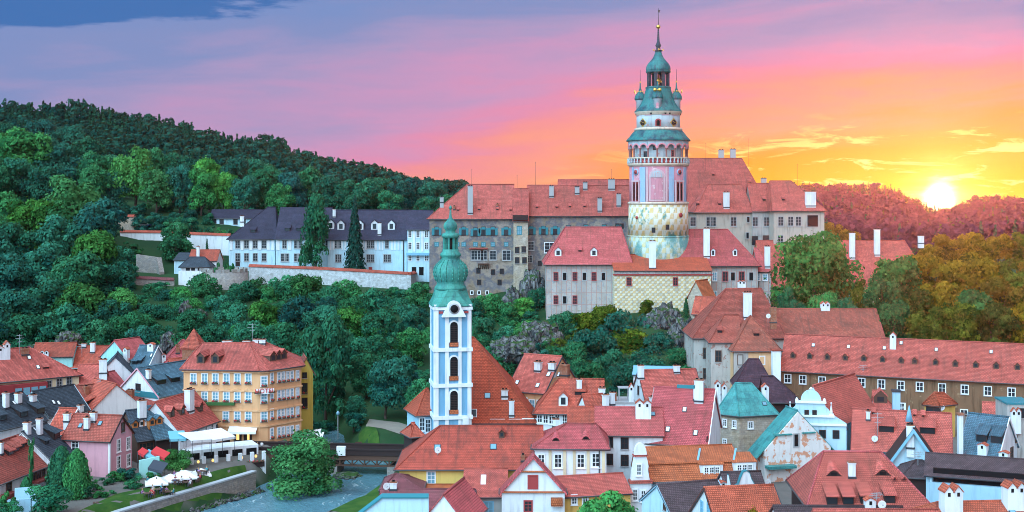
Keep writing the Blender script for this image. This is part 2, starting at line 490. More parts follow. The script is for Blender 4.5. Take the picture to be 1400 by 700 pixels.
stone('stone_wall', [(0.20, 0.18, 0.17), (0.36, 0.33, 0.30), (0.27, 0.26, 0.26), (0.42, 0.38, 0.33)], 0.6, block=0.7)
stone('stone_tan', [(0.34, 0.27, 0.19), (0.50, 0.42, 0.32), (0.40, 0.34, 0.28), (0.55, 0.48, 0.40)], 0.5, block=0.6)
stone('stone_pale', [(0.40, 0.42, 0.44), (0.58, 0.60, 0.62), (0.46, 0.47, 0.48), (0.62, 0.64, 0.66)], 0.35, block=0.5)
stone('brick', [(0.30, 0.10, 0.06), (0.42, 0.17, 0.10), (0.36, 0.14, 0.09)], 0.9, bw=0.26, rh=0.09, block=0.7)
m, t, out = newmat('rock')
q_ = t.n('Mapping', {0: t.n('TexCoord').outputs['Object'], 3: (.55, .55, .22)}).outputs[0]
a = t.n('TexNoise', {'Vector': q_, 'Scale': 1.1, 'Detail': 9.0, 'Roughness': .7}).outputs[0]
v_ = t.n('TexVoronoi', {'Vector': q_, 'Scale': 1.6}, feature='DISTANCE_TO_EDGE').outputs['Distance']
col = t.mix(t.smooth(a, .36, .66), (.055, .055, .058), (.235, .232, .235))
col = t.mix(t.smooth(v_, .10, .0), col, (.02, .024, .03))
g_ = noise(t, .55, 6.0, rough=.65)
up = t.n('SeparateXYZ', {0: t.n('NewGeometry').outputs['Normal']}).outputs[2]
col = t.mix(t.smooth(t.m('ADD', g_, t.m('MULTIPLY', up,   .22)), .60, .70), col, (.035, .075, .022))
finish(t, out, col, .95, a, .5, 1.0, .1)
plain('white_paint', (0.78, 0.80, 0.82), 0.6)
plain('blue_paint', (0.20, 0.43, 0.58), 0.6)
plain('teal_paint', (0.03, 0.19, 0.23), 0.6)
plain('red_paint', (0.34, 0.05, 0.05), 0.6)
plain('brown_wood', (0.10, 0.055, 0.04), 0.75)
plain('dark_wood', (0.035, 0.022, 0.022), 0.8)
plain('red_wood', (0.22, 0.055, 0.05), 0.7)
plain('orange_wood', (0.45, 0.16, 0.05), 0.7)
plain('dark_metal', (0.035, 0.04, 0.05), 0.5, 0.4)
plain('gutter_metal', (0.06, 0.06, 0.065), 0.5, 0.4)
plain('grey_metal', (0.30, 0.32, 0.34), 0.4, 0.5)
plain('gold', (0.80, 0.50, 0.12), 0.28, 0.5, 0.9)
plain('glass', (0.022, 0.032, 0.04), 0.12, 0.5)
plain('glass_sky_tint', (0.16, 0.33, 0.42), 0.15, 0.5)  # pale sky reflection put into the pane colour
plain('hole', (0.012, 0.012, 0.014), 0.9, 0.1)
plain('dish_white', (0.72, 0.74, 0.76), 0.5)
plain('canvas_white', (0.80, 0.81, 0.82), 0.85)
plain('canvas_red', (0.55, 0.045, 0.05), 0.85)
plain('canvas_blue', (0.16, 0.42, 0.52), 0.85)
plain('canvas_dark', (0.05, 0.06, 0.08), 0.85)
plain('flower_red', (0.55, 0.05, 0.06), 0.8)
plain('flower_box_leaf', (0.04, 0.13, 0.04), 0.8)
plain('bark', (0.075, 0.055, 0.045), 0.95)
plain('stone_grey', (0.36, 0.36, 0.37), 0.85)
plain('stone_coping', (0.40, 0.43, 0.46), 0.85)
leafmat('leaf', (0.016, 0.104, 0.049), (0.08, 0.348, 0.123))
leafmat('leaf_dark', (0.01, 0.067, 0.049), (0.043, 0.21, 0.113))
leafmat('leaf_teal', (0.013, 0.096, 0.072), (0.063, 0.3, 0.165))
leafmat('leaf_light', (0.038, 0.181, 0.052), (0.138, 0.45, 0.116))
leafmat('leaf_green', (0.016, 0.080, 0.026), (0.082, 0.28, 0.070), 0.25)
leafmat('leaf_sunglow', (0.060, 0.060, 0.012), (0.40, 0.27, 0.03), 0.4)  # golden sun flare put into the leaf colour
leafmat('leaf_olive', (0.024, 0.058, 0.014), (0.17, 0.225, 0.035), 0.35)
leafmat('needle', (0.013, 0.065, 0.039), (0.034, 0.117, 0.058), 0.1)
leafmat('leaf_duskglow', (0.065, 0.024, 0.055), (0.14, 0.050, 0.085), 0.2)  # purple-pink sunset light put into the far leaf colour
M = MATS
# ---------------------------------------------------------------- ground, water, air
def ground_mats():
    m, t, out = newmat('ground')
    n1 = noise(t, .05, 6.0); n2 = noise(t, .5, 6.0); n3 = noise(t, 3.0, 4.0)
    green = t.mix(t.smooth(n1, .35, .65), (.014, .045, .020), (.030, .075, .030))
    green = t.mix(t.m('MULTIPLY', t.smooth(n2, .5, .7), .4), green, (.045, .050, .030))
    pave = t.mix(n2, (.20, .185, .17), (.12, .115, .11))
    att = t.n('Attribute', attribute_name='town').outputs['Fac']
    col = t.mix(att, green, pave)
    finish(t, out, col, .95, n3, .15, .5, .1)
    m, t, out = newmat('grass')
    n2 = noise(t, .45, 6.0); n3 = noise(t, 5.0, 5.0, rough=.7)
    col = t.mix(t.smooth(n2, .35, .65), (.035, .105, .022), (.075, .15, .03))
    col = t.mix(t.m('MULTIPLY', n3, .6), col, (.025, .07, .015))
    finish(t, out, col, .95, n3, .12, .8, .1)
    m, t, out = newmat('path')
    n2 = noise(t, .8, 6.0)
    finish(t, out, t.mix(n2, (.34, .30, .25), (.22, .20, .18)), .95, n2, .05, .4, .1)
    m, t, out = newmat('far_meadow')
    n2 = noise(t, .02, 5.0)
    finish(t, out, t.mix(n2, (.22, .20, .05), (.14, .17, .05)), .95)
    m, t, out = newmat('water')
    c = t.n('TexCoord').outputs['Object']
    warp = t.n('TexNoise', {'Vector': c, 'Scale': .16, 'Detail': 3.0}).outputs[1]
    cv = t.n('VectorMath', {0: c, 1: t.n('VectorMath', {0: warp, 1: (5.0, 5.0, 0.0)}, operation='MULTIPLY').outputs[0]}, operation='ADD').outputs[0]
    mp = t.n('Mapping', {0: cv, 2: (0, 0, R(-10)), 3: (1.0, .30, 1.0)}).outputs[0]
    a = t.n('TexNoise', {'Vector': mp, 'Scale': .55, 'Detail': 8.0, 'Roughness': .62}).outputs[0]
    b = t.n('TexNoise', {'Vector': mp, 'Scale': 2.2, 'Detail': 6.0, 'Roughness': .6}).outputs[0]
    foam = t.m('MULTIPLY', t.smooth(a, .56, .74), t.smooth(b, .42, .66))
    bs = t.n('BsdfPrincipled', {'Base Color': t.mix(foam, t.mix(a, (.07, .19, .26), (.16, .32, .38)), (.58, .66, .70)), 'Roughness': t.m('ADD', .16, t.m('MULTIPLY', foam, .6)), 'Specular IOR Level': .5})
    bp = t.n('Bump', {'Height': t.m('ADD', a, t.m('MULTIPLY', b, .4)), 'Distance': .5, 'Strength': .7})
    t.link(bp.outputs[0], bs.inputs['Normal'])
    t.link(bs.outputs[0], out.inputs['Surface'])
ground_mats()

def grid_mesh(name, xs, ys, zf, mat):
    X, Y = np.meshgrid(xs, ys)
    Z = zf(X, Y)
    v = np.stack([X.ravel(), Y.ravel(), Z.ravel()], 1)
    nx, ny = len(xs), len(ys)
    i = np.arange(nx * ny).reshape(ny, nx)
    f = np.stack([i[:-1, :-1].ravel(), i[:-1, 1:].ravel(), i[1:, 1:].ravel(), i[1:, :-1].ravel()], 1)
    me = bpy.data.meshes.new(name)
    me.vertices.add(len(v)); me.vertices.foreach_set('co', v.ravel())
    me.loops.add(f.size); me.loops.foreach_set('vertex_index', f.ravel().astype(np.int32))
    me.polygons.add(len(f)); me.polygons.foreach_set('loop_start', np.arange(0, f.size, 4, dtype=np.int32))
    me.update(calc_edges=True)
    me.polygons.foreach_set('use_smooth', np.ones(len(f), bool))
    me.materials.append(M[mat])
    return me, v
def spaced(parts):
    out = []
    for a, b, s_ in parts: out += list(np.arange(a, b, s_))
    return np.array(out + [parts[-1][1]], float)
xs = spaced([(-1900, -1500, 200), (-1500, -500, 60), (-500, -140, 12), (-140, 160, 2.5), (160, 500, 12), (500, 1500, 50), (1500, 1900, 200)])
ys = spaced([(-500, 60, 60), (60, 150, 6), (150, 300, 2.5), (300, 500, 6), (500, 1100, 20), (1100, 2000, 60)])
bump = np.random.default_rng(3)
def ground_z(X, Y):
    Z = gza(X, Y)
    hum = .5 * np.sin(X * .19 + 1.3) * np.sin(Y * .17) + .35 * np.sin(X * .43) * np.sin(Y * .37 + .7)
    return Z + hum * np.clip((Y - 280) / 60, 0, 1)
me, v = grid_mesh('ground', xs, ys, ground_z, 'ground')
pxv = CX + F * v[:, 0] / np.maximum(v[:, 1], 60)
town = ((v[:, 1] < 280) & (v[:, 2] > 2.5) & ~((pxv > 410) & (pxv < 600) & (v[:, 1] > 228)) & ~((pxv > 600) & (v[:, 1] > 245) & (pxv < 940))).astype(float)
at = me.attributes.new('town', 'FLOAT', 'POINT'); at.data.foreach_set('value', town.astype(np.float32))
tag(put(me, 'ground'), kind='structure')

def strip_sheet(name, pts_l, pts_r, mat, lift=None, z=None, n=40, m_=10):
    """a sheet between two polylines, laid on the ground or at a level"""
    def res(pts, n):
        p = np.array(pts, float); s_ = np.r_[0, np.cumsum(np.hypot(*(p[1:] - p[:-1]).T))]
        u = np.linspace(0, s_[-1], n)
        return np.stack([np.interp(u, s_, p[:, 0]), np.interp(u, s_, p[:, 1])], 1)
    a, b = res(pts_l, n), res(pts_r, n)
    vs = []
    for j in range(m_ + 1):
        t = j / m_
        for i in range(n):
            p = a[i] * (1 - t) + b[i] * t
            vs.append((p[0], p[1], z if z is not None else gz(p[0], p[1]) + lift))
    fs = [(j * n + i, j * n + i + 1, (j + 1) * n + i + 1, (j + 1) * n + i) for j in range(m_) for i in range(n - 1)]
    mb = MB(); mb.add(vs, fs, 0, True)
    o = mb.build(name, M[mat], fix=False)
    for p in o.data.polygons:
        pass
    if o.data.polygons[0].normal.z < 0: o.data.flip_normals()
    return tag(o, kind='structure')
def off(side, extra=0.0):
    pts = []
    for i, p in enumerate(RIVER):
        a = RIVER[max(0, i - 1)]; b = RIVER[min(len(RIVER) - 1, i + 1)]
        t_ = (b - a) / np.hypot(*(b - a)); n_ = np.array([-t_[1], t_[0]])
        pts.append(p + n_ * side * (RWID[i] + extra))
    return pts
strip_sheet('river', off(1, 2.2), off(-1, 2.2), 'water', z=0.0, n=120, m_=12)
# lawns on both banks
def pg(px, py, z=3.2): 
    d = D(py, z); return ((px - CX) / F * d, d)
strip_sheet('lawn', [pg(95, 712), pg(160, 682), pg(250, 664), pg(335, 638)], [pg(160, 712), pg(196, 690), pg(270, 667), pg(348, 646)], 'grass', lift=.03, n=30, m_=4)
strip_sheet('lawn', [pg(440, 606), pg(480, 604), pg(520, 602)], [pg(440, 590), pg(470, 589), pg(512, 588)], 'grass', lift=.03, n=20, m_=6)
strip_sheet('lawn', [pg(420, 720, 1), pg(470, 700, 1.5), pg(520, 672, 2)], [pg(520, 720, 3), pg(520, 692, 3), pg(545, 672, 3)], 'grass', lift=.03, n=20, m_=6)
strip_sheet('park_path', [pg(500, 588), pg(525, 592), pg(566, 606)], [pg(505, 579), pg(545, 583), pg(585, 596)], 'path', lift=.05, n=20, m_=6)

# ---------------------------------------------------------------- the river wall, the bridge
def river_wall():
    pts = [(88, 728, 2.7), (165, 700.5, 2.7), (235, 679.5, 2.75), (300, 660.5, 2.8), (350, 645.5, 2.9)]
    w3 = [Vector((*pg(px, py, z), z)) for px, py, z in pts]
    O = Vector((w3[0].x, w3[0].y, 0))
    e = thing('river_wall', 'long grey stone river wall with pale coping along the left bank', 'wall', O)
    b = MB(); c = MB()
    for p, q in zip(w3[:-1], w3[1:]):
        p, q = p - O, q - O
        n_ = Vector((q.y - p.y, p.x - q.x, 0)).normalized()
        b.shell([(p.x, p.y, -1.5), (q.x, q.y, -1.5), (q.x, q.y, q.z), (p.x, p.y, p.z)], -n_ * .8)
        a0, a1 = p + n_ * .15, q + n_ * .15
        c.shell([(a0.x, a0.y, p.z + .003), (a1.x, a1.y, q.z + .003), (a1.x, a1.y, q.z + .25), (a0.x, a0.y, p.z + .25)], -n_ * 1.1)
    b.build('wall_body', M['stone_wall'], e); c.build('coping', M['stone_coping'], e)
    # loose stones at the water's edge
    g = MB(); r = random.Random(4)
    for i in range(420):
        k = r.random() * (len(w3) - 1); j = int(k); u = k - j
        p = w3[j].lerp(w3[j + 1], u); n_ = Vector((w3[j + 1].y - w3[j].y, w3[j].x - w3[j + 1].x, 0)).normalized()
        q = p + n_ * (r.uniform(.4, 2.6)); s_ = r.uniform(.18, .48)
        rr = [s_ * r.uniform(.75, 1.2) for _ in range(3)]
        zc = r.uniform(-.1, .25)
        g.add([(q.x - rr[0], q.y, zc), (q.x, q.y - rr[1], zc), (q.x + rr[0], q.y + .1, zc), (q.x, q.y + rr[1], zc), (q.x + .1, q.y, zc + rr[2]), (q.x, q.y, zc - .3)],
              [(0, 1, 4), (1, 2, 4), (2, 3, 4), (3, 0, 4), (1, 0, 5), (2, 1, 5), (3, 2, 5), (0, 3, 5)])
    tag(g.build('rubble', M['rock'], fix=False), kind='stuff', label='loose grey stones at the foot of the river wall')
river_wall()
def bridge():
    a = P(332, 606, 222); b_ = P(566, 613, 219)
    v = b_ - a; L = math.hypot(v.x, v.y)
    e = thing('bridge', 'dark timber footbridge with lattice sides and boarded parapet across the river', 'bridge', (a.x, a.y, 0), math.atan2(v.y, v.x))
    zd = 3.4
    d = MB(); d.box(0, L, 0, 5, zd - .5, zd); d.build('deck', M['brown_wood'], e)
    for y in (0, 5):
        s_ = MB()
        s_.box(0, L, y - .18, y + .18, zd + .95, zd + 1.2); s_.box(0, L, y - .14, y + .14, zd + .05, zd + .3)
        s_.box(0, L, y - .06, y + .06, zd + .301, zd + .949)
        s_.build('parapet', M['dark_wood'], e)
        t_ = MB()
        t_.box(0, L, y - .2, y + .2, zd - 1.9, zd - 1.6); t_.box(0, L, y - .25, y + .25, zd - .8, zd - .502)
        n = 14
        for i in range(n):
            x0, x1 = L * i / n, L * (i + 1) / n
            t_.box(x0 - .12, x0 + .12, y - .16, y + .16, zd - 1.601, zd - .8)
            t_.tube((x0, y, zd - 1.7), ((x0 + x1) / 2, y, zd - .7), .1); t_.tube(((x0 + x1) / 2, y, zd - .7), (x1, y, zd - 1.7), .1)
        t_.build('truss', M['brown_wood'], e)
    for x in (8, L * .53, L - 4):
        MB().box(x - .8, x + .8, -.3, 5.3, -2, zd - 1.9).build('pier', M['stone_wall'], e)
    MB().box(17.2, 18.8, -.3, .4, zd, zd + 1.6).build('white_sign', M['white_paint'], e)
bridge()

# ---------------------------------------------------------------- rocks
def rock(label, px, py, d, w_, h_, dep, seed, group=None):
    r = np.random.default_rng(seed)
    bm = bmesh.new(); bmesh.ops.create_icosphere(bm, subdivisions=4, radius=1.0)
    from mathutils import noise as nz
    for v in bm.verts:
        p = v.co * 1.0
        q = Vector((p.x * 2.6, p.y * 2.6, p.z * 1.1))
        vd = nz.voronoi(q + Vector((seed, 0, 0)))[0]
        n1 = vd[1] - vd[0]
        n2 = nz.fractal(p * 3.4 + Vector((0, seed, 0)), 1.0, 2.0, 5)
        k = .78 + .38 * min(n1, .6) + .16 * n2
        v.co = Vector((p.x * w_, p.y * dep, p.z * h_)) * k
    me = bpy.data.meshes.new('rock'); bm.to_mesh(me); bm.free(); me.materials.append(M['rock']); auto_uv(me)
    o = put(me, 'rock_outcrop', None, P(px, py, d))
    return tag(o, label, 'rock', group)
G = 'grey rock outcrops under the castle'
rock('jagged grey crag below the lower castle, left of the dark green thicket', 735, 470, 296, 7, 6, 5, 1)
rock('pale grey crag between bushes, right below the tower forework', 908, 444, 302, 5.5, 5.5, 5, 2)
rock('tall grey crag at the foot of the stone house, right of the thicket', 936, 470, 292, 4.5, 7, 4, 3)
rock('grey crag under the palace wing with bushes at its foot', 728, 408, 337, 4, 9, 5, 4)
rock('grey crag below the narrow stair tower of the palace', 702, 424, 332, 3.5, 7, 4, 5)
rock('blue-grey boulder face above the big red-roofed veranda house', 94, 468, 292, 3.6, 3.0, 4, 6)
rock('low grey ledge above the mint-green house', 56, 478, 290, 3.6, 1.8, 3, 7)
rock('grey ledge on the slope above the blue-roofed house', 232, 470, 290, 2.6, 3.2, 3, 8)
rock('small pale crag under the ruined wall, left of the bastion', 254, 425, 330, 2, 3, 3, 9)
rock('small grey crag below the round bastion among bushes', 272, 432, 326, 2.2, 2.2, 3, 10)
rock('grey rock patch above the stucco house stacks', 700, 478, 284, 6, 3.6, 4, 12)
rock('dark flat rock at the waterline beside the willow', 474, 650, 206, 2.6, .6, 2.0, 13)

# ---------------------------------------------------------------- evening haze
def haze():
    b = MB().box(-1960, 1960, -560, 2060, -4.0, 135.0)
    m, t, out = newmat('haze_air')
    vol = t.n('VolumePrincipled', {'Color': (1.0, .74, .84), 'Density': 0.000034, 'Anisotropy': .85})
    t.link(vol.outputs[0], out.inputs['Volume'])
    o = b.build('haze', m)
    tag(o, kind='stuff', label='thin evening haze over the valley')
haze()
# ---------------------------------------------------------------- house kit
_cache = {}
def cached(key, fn):
    if key not in _cache:
        _cache[key] = fn()
    return _cache[key]

WSTY = {  # frame material, glass material, bars (columns, rows)
    'white': ('white_paint', 'glass', 2, 3), 'pale': ('white_paint', 'glass_sky_tint', 2, 3), 'brown': ('brown_wood', 'glass', 2, 2), 'red': ('red_paint', 'glass', 2, 3),
    'dark': ('dark_wood', 'glass', 2, 2), 'stone': ('stone_grey', 'glass', 2, 3), 'four': ('white_paint', 'glass', 2, 2), 'blank': ('white_paint', 'plaster_peach', 0, 0),
    'shut': ('red_paint', 'red_paint', 0, 0), 'slot': ('white_paint', 'hole', 0, 0), 'blue': ('blue_paint', 'glass_sky_tint', 2, 2), 'teal': ('teal_paint', 'glass_sky_tint', 2, 2), 'hole': ('stone_grey', 'hole', 0, 0)}

def window_meshes(w_, h_, sty):
    fm, gm, nc, nr = WSTY[sty]
    def mk():
        g = MB().box(-w_ / 2 + .04, w_ / 2 - .04, -.03, .05, -h_ / 2 + .04, h_ / 2 - .04)
        f = MB(); b = .13
        f.box(-w_ / 2 - b, -w_ / 2 + .05, -.10, .04, -h_ / 2 - b, h_ / 2 + b)
        f.box(w_ / 2 - .05, w_ / 2 + b, -.10, .04, -h_ / 2 - b, h_ / 2 + b)
        f.box(-w_ / 2 + .05, w_ / 2 - .05, -.098, .04, h_ / 2 - .05, h_ / 2 + b)
        f.box(-w_ / 2 + .05, w_ / 2 - .05, -.098, .04, -h_ / 2 - b, -h_ / 2 + .05)
        for i in range(1, nc):
            x = -w_ / 2 + w_ * i / nc
            f.box(x - .045, x + .045, -.06, .03, -h_ / 2 + .05, h_ / 2 - .05)
        for i in range(1, nr):
            z = -h_ / 2 + h_ * i / nr
            f.box(-w_ / 2 + .05, w_ / 2 - .05, -.057, .03, z - .035, z + .035)
        sl = MB().box(-w_ / 2 - .2, w_ / 2 + .2, -.22, .03, -h_ / 2 - b - .1, -h_ / 2 - b - .003)
        return (g.mesh('window', M[gm]), f.mesh('window_frame', M[fm]), sl.mesh('sill', M['stone_grey' if sty != 'white' else 'white_paint']))
    return cached(('win', round(w_, 2), round(h_, 2), sty), mk)

def chimney_mesh(w_, d_, h_, sty):
    def mk():
        b = MB()
        if sty == 'h':        # white stack under little gabled tile hats
            b.box(-w_ / 2, w_ / 2, -d_ / 2, d_ / 2, -1.5, h_ * .78, 0)
            n = max(1, round(w_ / 1.0))
            z0, z1 = h_ * .78, h_
            for k in range(n):
                x0, x1 = -w_ / 2 + w_ * k / n, -w_ / 2 + w_ * (k + 1) / n
                xm = (x0 + x1) / 2
                b.ext([(x0 + .02, z0 + .002), (x1 - .02, z0 + .002), (xm, z1 - .06)], -d_ / 2 + .02, d_ / 2 - .02, 0)
                b.box(xm - .16, xm + .16, -d_ / 2 - .03, -d_ / 2 + .05, z0 - .5, z0 - .05, 2)
                for (a0, a1) in ((x0 - .08, xm), (xm, x1 + .08)):
                    za, zb_ = (z0 - .06, z1) if a1 == xm else (z1, z0 - .06)
                    b.shell([(a0, -d_ / 2 - .12, za), (a1, -d_ / 2 - .12, zb_), (a1, d_ / 2 + .12, zb_), (a0, d_ / 2 + .12, za)], (0, 0, .1), 1)
        else:
            m0 = {'w': 0, 'b': 3, 's': 4, 't': 0}[sty]
            b.box(-w_ / 2, w_ / 2, -d_ / 2, d_ / 2, -1.5, h_ - .35, m0)
            b.box(-w_ / 2 - .08, w_ / 2 + .08, -d_ / 2 - .08, d_ / 2 + .08, h_ - .347, h_ - .22, m0)
            b.box(-w_ / 2 - .03, w_ / 2 + .03, -d_ / 2 - .03, d_ / 2 + .03, h_ - .217, h_ - .05, 3 if sty != 's' else 5)
            n = max(1, round(w_ / .7))
            for k in range(n):
                xm = -w_ / 2 + w_ * (k + .5) / n
                b.box(xm - .17, xm + .17, -.2, .2, h_ - .047, h_ + .13, 2 if sty != 't' else 1)
            b.box(-w_ / 2 - .10, w_ / 2 + .10, -d_ / 2 - .10, d_ / 2 + .10, -.25, .02, 5)
        return b.mesh('chimney', [M['plaster_white'], M['tile_fresh'], M['hole'], M['brick'], M['stone_grey'], M['dark_metal']])
    return cached(('ch', round(w_, 1), round(d_, 1), round(h_, 1), sty), mk)

def dormer_meshes(w_, h_, sty, slope, rm):
    """front at y=0 facing -y, foot on z=0, running back into a roof of the given slope"""
    def mk():
        wallm, frm = {'g': ('plaster_white', 'white_paint'), 'gd': ('brown_wood', 'dark_wood'), 'gr': ('red_wood', 'dark_wood'), 'go': ('orange_wood', 'dark_wood')}.get(sty, ('dark_wood', 'dark_wood'))
        body = MB(); roof = MB(); pane = MB()
        if sty in ('g', 'gd', 'gr', 'go'):
            rr = w_ * .48
            yb = (h_ + rr) / slope + .3
            body.ext([(-w_ / 2, -.6), (w_ / 2, -.6), (w_ / 2, h_), (0, h_ + rr - .05), (-w_ / 2, h_)], 0, yb)
            o = .16
            k = rr / (w_ / 2)
            for sgn in (-1, 1):
                roof.shell([(0, -.22, h_ + rr), (sgn * (w_ / 2 + o), -.22, h_ - o * k), (sgn * (w_ / 2 + o), yb, h_ - o * k), (0, yb, h_ + rr)], (0, 0, .13))
            pane.box(-w_ * .26, w_ * .26, -.04, .05, .25, h_ - .1)
        elif sty == 's':      # shed dormer: a low opening under a lifted strip of roof
            s2 = slope * .42
            yb = h_ / (slope - s2)
            body.shell([(-w_ / 2 + .05, 0, -.3), (-w_ / 2 + .05, 0, h_ - .04), (-w_ / 2 + .05, yb, h_ - .04 + s2 * yb), (-w_ / 2 + .05, yb, slope * yb - .5)], (w_ - .1, 0, 0))
            roof.shell([(-w_ / 2 - .12, -.4, h_ - .4 * s2), (w_ / 2 + .12, -.4, h_ - .4 * s2), (w_ / 2 + .12, yb, h_ + s2 * yb), (-w_ / 2 - .12, yb, h_ + s2 * yb)], (0, 0, .12))
            pane.box(-w_ * .4, w_ * .4, -.04, .05, .12, h_ - .16)
        else:                 # eyebrow
            n = 10
            arc = [(-w_ / 2 + w_ * i / n, h_ * math.sin(math.pi * i / n) ** 1.4) for i in range(n + 1)]
            yb = h_ / slope * 1.9
            for i in range(n):
                (xa, za), (xb_, zb_) = arc[i], arc[i + 1]
                roof.shell([(xa, -.15, za + .03), (xb_, -.15, zb_ + .03), (xb_ * .35, yb, slope * yb + .03 + zb_ * .15), (xa * .35, yb, slope * yb + .03 + za * .15)], (0, 0, .1))
            body.ext([(x, z) for x, z in arc], 0, .4)
            pane.box(-w_ * .18, w_ * .18, -.03, .05, .08, h_ * .62)
        g = 'glass' if sty != 'e' else 'hole'
        return body.mesh('dormer', M[wallm]), roof.mesh('dormer_roof', M[rm]), pane.mesh('dormer_window', M[g])
    return cached(('dm', round(w_, 1), round(h_, 1), sty, round(slope, 2), rm), mk)

def dish_mesh():
    def mk():
        b = MB()
        prof = [(.02, 0), (.28, .03), (.48, .10), (.50, .11), (.47, .12), (.27, .05), (.02, .02)]
        pts = []; n = 14
        for r, z in prof:
            for k in range(n):
                a = 2 * math.pi * k / n
                x, y, zz = r * math.cos(a), -z, r * math.sin(a)
                pts.append((x, y * 1.0 - .25, zz + .75 - y * .3))
        fs = [(i * n + k, i * n + (k + 1) % n, (i + 1) * n + (k + 1) % n, (i + 1) * n + k) for i in range(len(prof) - 1) for k in range(n)]
        b.add(pts, fs, 0, True)
        b.tube((0, 0, -.6), (0, 0, .75), .04, m=1)
        b.tube((0, -.25, .55), (0, -.7, .8), .025, m=1)
        b.tube((0, 0, .75), (0, -.26, .75), .04, m=1)
        b.box(-.06, .06, -.78, -.66, .75, .88, 1)
        return b.mesh('satellite_dish', [M['dish_white'], M['grey_metal']])
    return cached('dish', mk)
def antenna_mesh(h_):
    def mk():
        b = MB()
        b.tube((0, 0, -.6), (0, 0, h_), .05)
        for z, l in ((h_ * .95, .7), (h_ * .8, 1.0), (h_ * .62, .5)):
            b.tube((-l, 0, z), (l, .1, z), .03)
            for x in (-.8, -.4, 0, .4, .8):
                b.tube((x * l, -.35, z), (x * l, .35, z), .02)
        return b.mesh('antenna', M['grey_metal'])
    return cached(('ant', round(h_, 1)), mk)

class Bld:
    """shared by every building: a root, a level eave, and planes that pixels are cast onto"""
    def hit(s, px, py, plane):
        p0, n = s.pl[plane]
        inv = s.inv
        o = inv @ Vector((0, 0, EYE)); d = inv.to_3x3() @ ray(px, py)
        t = (p0 - o).dot(n) / d.dot(n)
        return o + d * t, t
    PR = {'f': 0.0, 'r': R(90), 'l': R(-90), 'b': R(180)}
    def win(s, pts, size=(1.1, 1.7), sty='white', plane='f', sill=True, boxes=False, lab=None):
        for p in pts:
            q, t = s.hit(p[0], p[1], plane)
            sz = p[2] if len(p) > 2 else size
            g, f, sl = window_meshes(sz[0], sz[1], sty)
            wo = put(g, 'window', s.e, q, s.PR.get(plane, s.pr.get(plane, 0.0)))
            if lab: wo['label'] = lab
            put(f, 'window_frame', wo)
            if sill and WSTY[sty][2]:
                put(sl, 'sill', wo)
            if boxes:
                put(flowerbox(sz[0]), 'flower_box', wo, (0, -.3, -sz[1] / 2 - .12))
        return s
    def slope(s, plane):
        n = s.pl[plane][1]
        return math.hypot(n.x, n.y) / n.z
    def aim(s, plane):
        """rotation that turns a front facing -y towards the way a roof plane falls"""
        n = s.pl[plane][1]
        return math.atan2(n.x, -n.y)
    def chim(s, pts, sty='w', plane='rf', w_=None, d_=None, rz=0.0):
        for p in pts:                      # px, row of the foot, height and width in pixels
            q, t = s.hit(p[0], p[1], plane)
            st = p[4] if len(p) > 4 else sty
            ww = max(.5, p[3] * t / F); hh = p[2] * t / F * 1.04
            put(chimney_mesh(ww, d_ or min(1.1, max(.6, ww * .8)), hh, st), 'chimney', s.e, q, rz)
        return s
    def dorm(s, pts, size=(1.3, 1.1), sty='g', plane='rf', rm=None):
        for p in pts:
            q, t = s.hit(p[0], p[1], plane)
            sz = p[2] if len(p) > 2 else size
            b, r_, w_ = dormer_meshes(sz[0], sz[1], sty, s.slope(plane), rm or s.rm)
            o = put(b, 'dormer', s.e, q, s.aim(plane))
            put(r_, 'dormer_roof', o); put(w_, 'dormer_window', o)
        return s
    def sky(s, pts, size=(.8, 1.2), plane='rf', frame='dark_metal', pane='glass_sky_tint'):
        for p in pts:
            q, t = s.hit(p[0], p[1], plane)
            n = s.pl[plane][1].normalized()
            def mk():
                b = MB()
                b.box(-size[0] / 2, size[0] / 2, -size[1] / 2, size[1] / 2, -.05, .10, 0)
                b.box(-size[0] / 2 + .1, size[0] / 2 - .1, -size[1] / 2 + .1, size[1] / 2 - .1, .102, .13, 1)
                return b.mesh('skylight', [M[frame], M[pane]])
            me = cached(('sky', size, frame, pane), mk)
            o = put(me, 'skylight', s.e, q)
            yv = Vector((-n.x, -n.y, 0)).normalized()
            xv = yv.cross(Vector((0, 0, 1)))
            yy = n.cross(xv).normalized()
            o.rotation_euler = Matrix((xv, yy, n)).transposed().to_euler()
        return s
    def dish(s, pts, plane='rf', rz=0.0):
        for p in pts:
            q, t = s.hit(p[0], p[1], plane)
            put(dish_mesh(), 'satellite_dish', s.e, q, rz)
        return s
    def ant(s, pts, plane='rf', h_=3.0):
        for p in pts:
            q, t = s.hit(p[0], p[1], plane)
            put(antenna_mesh(h_), 'antenna', s.e, q, .4)
        return s
    def slab(s, name, px0, py0, px1, py1, depth, mat, plane='f', sink=.3):
        """a block standing proud of a wall between two pixel corners"""
        a, _ = s.hit(px0, py0, plane); b, _ = s.hit(px1, py1, plane)
        mb = MB()
        if plane == 'f':
            mb.box(min(a.x, b.x), max(a.x, b.x), -depth, sink, min(a.z, b.z), max(a.z, b.z))
        else:
            sg = 1 if plane == 'r' else -1
            x0 = a.x
            mb.box(min(x0 + sg * depth, x0 - sg * sink), max(x0 + sg * depth, x0 - sg * sink), min(a.y, b.y), max(a.y, b.y), min(a.z, b.z), max(a.z, b.z))
        return mb.build(name, M[mat], s.e)

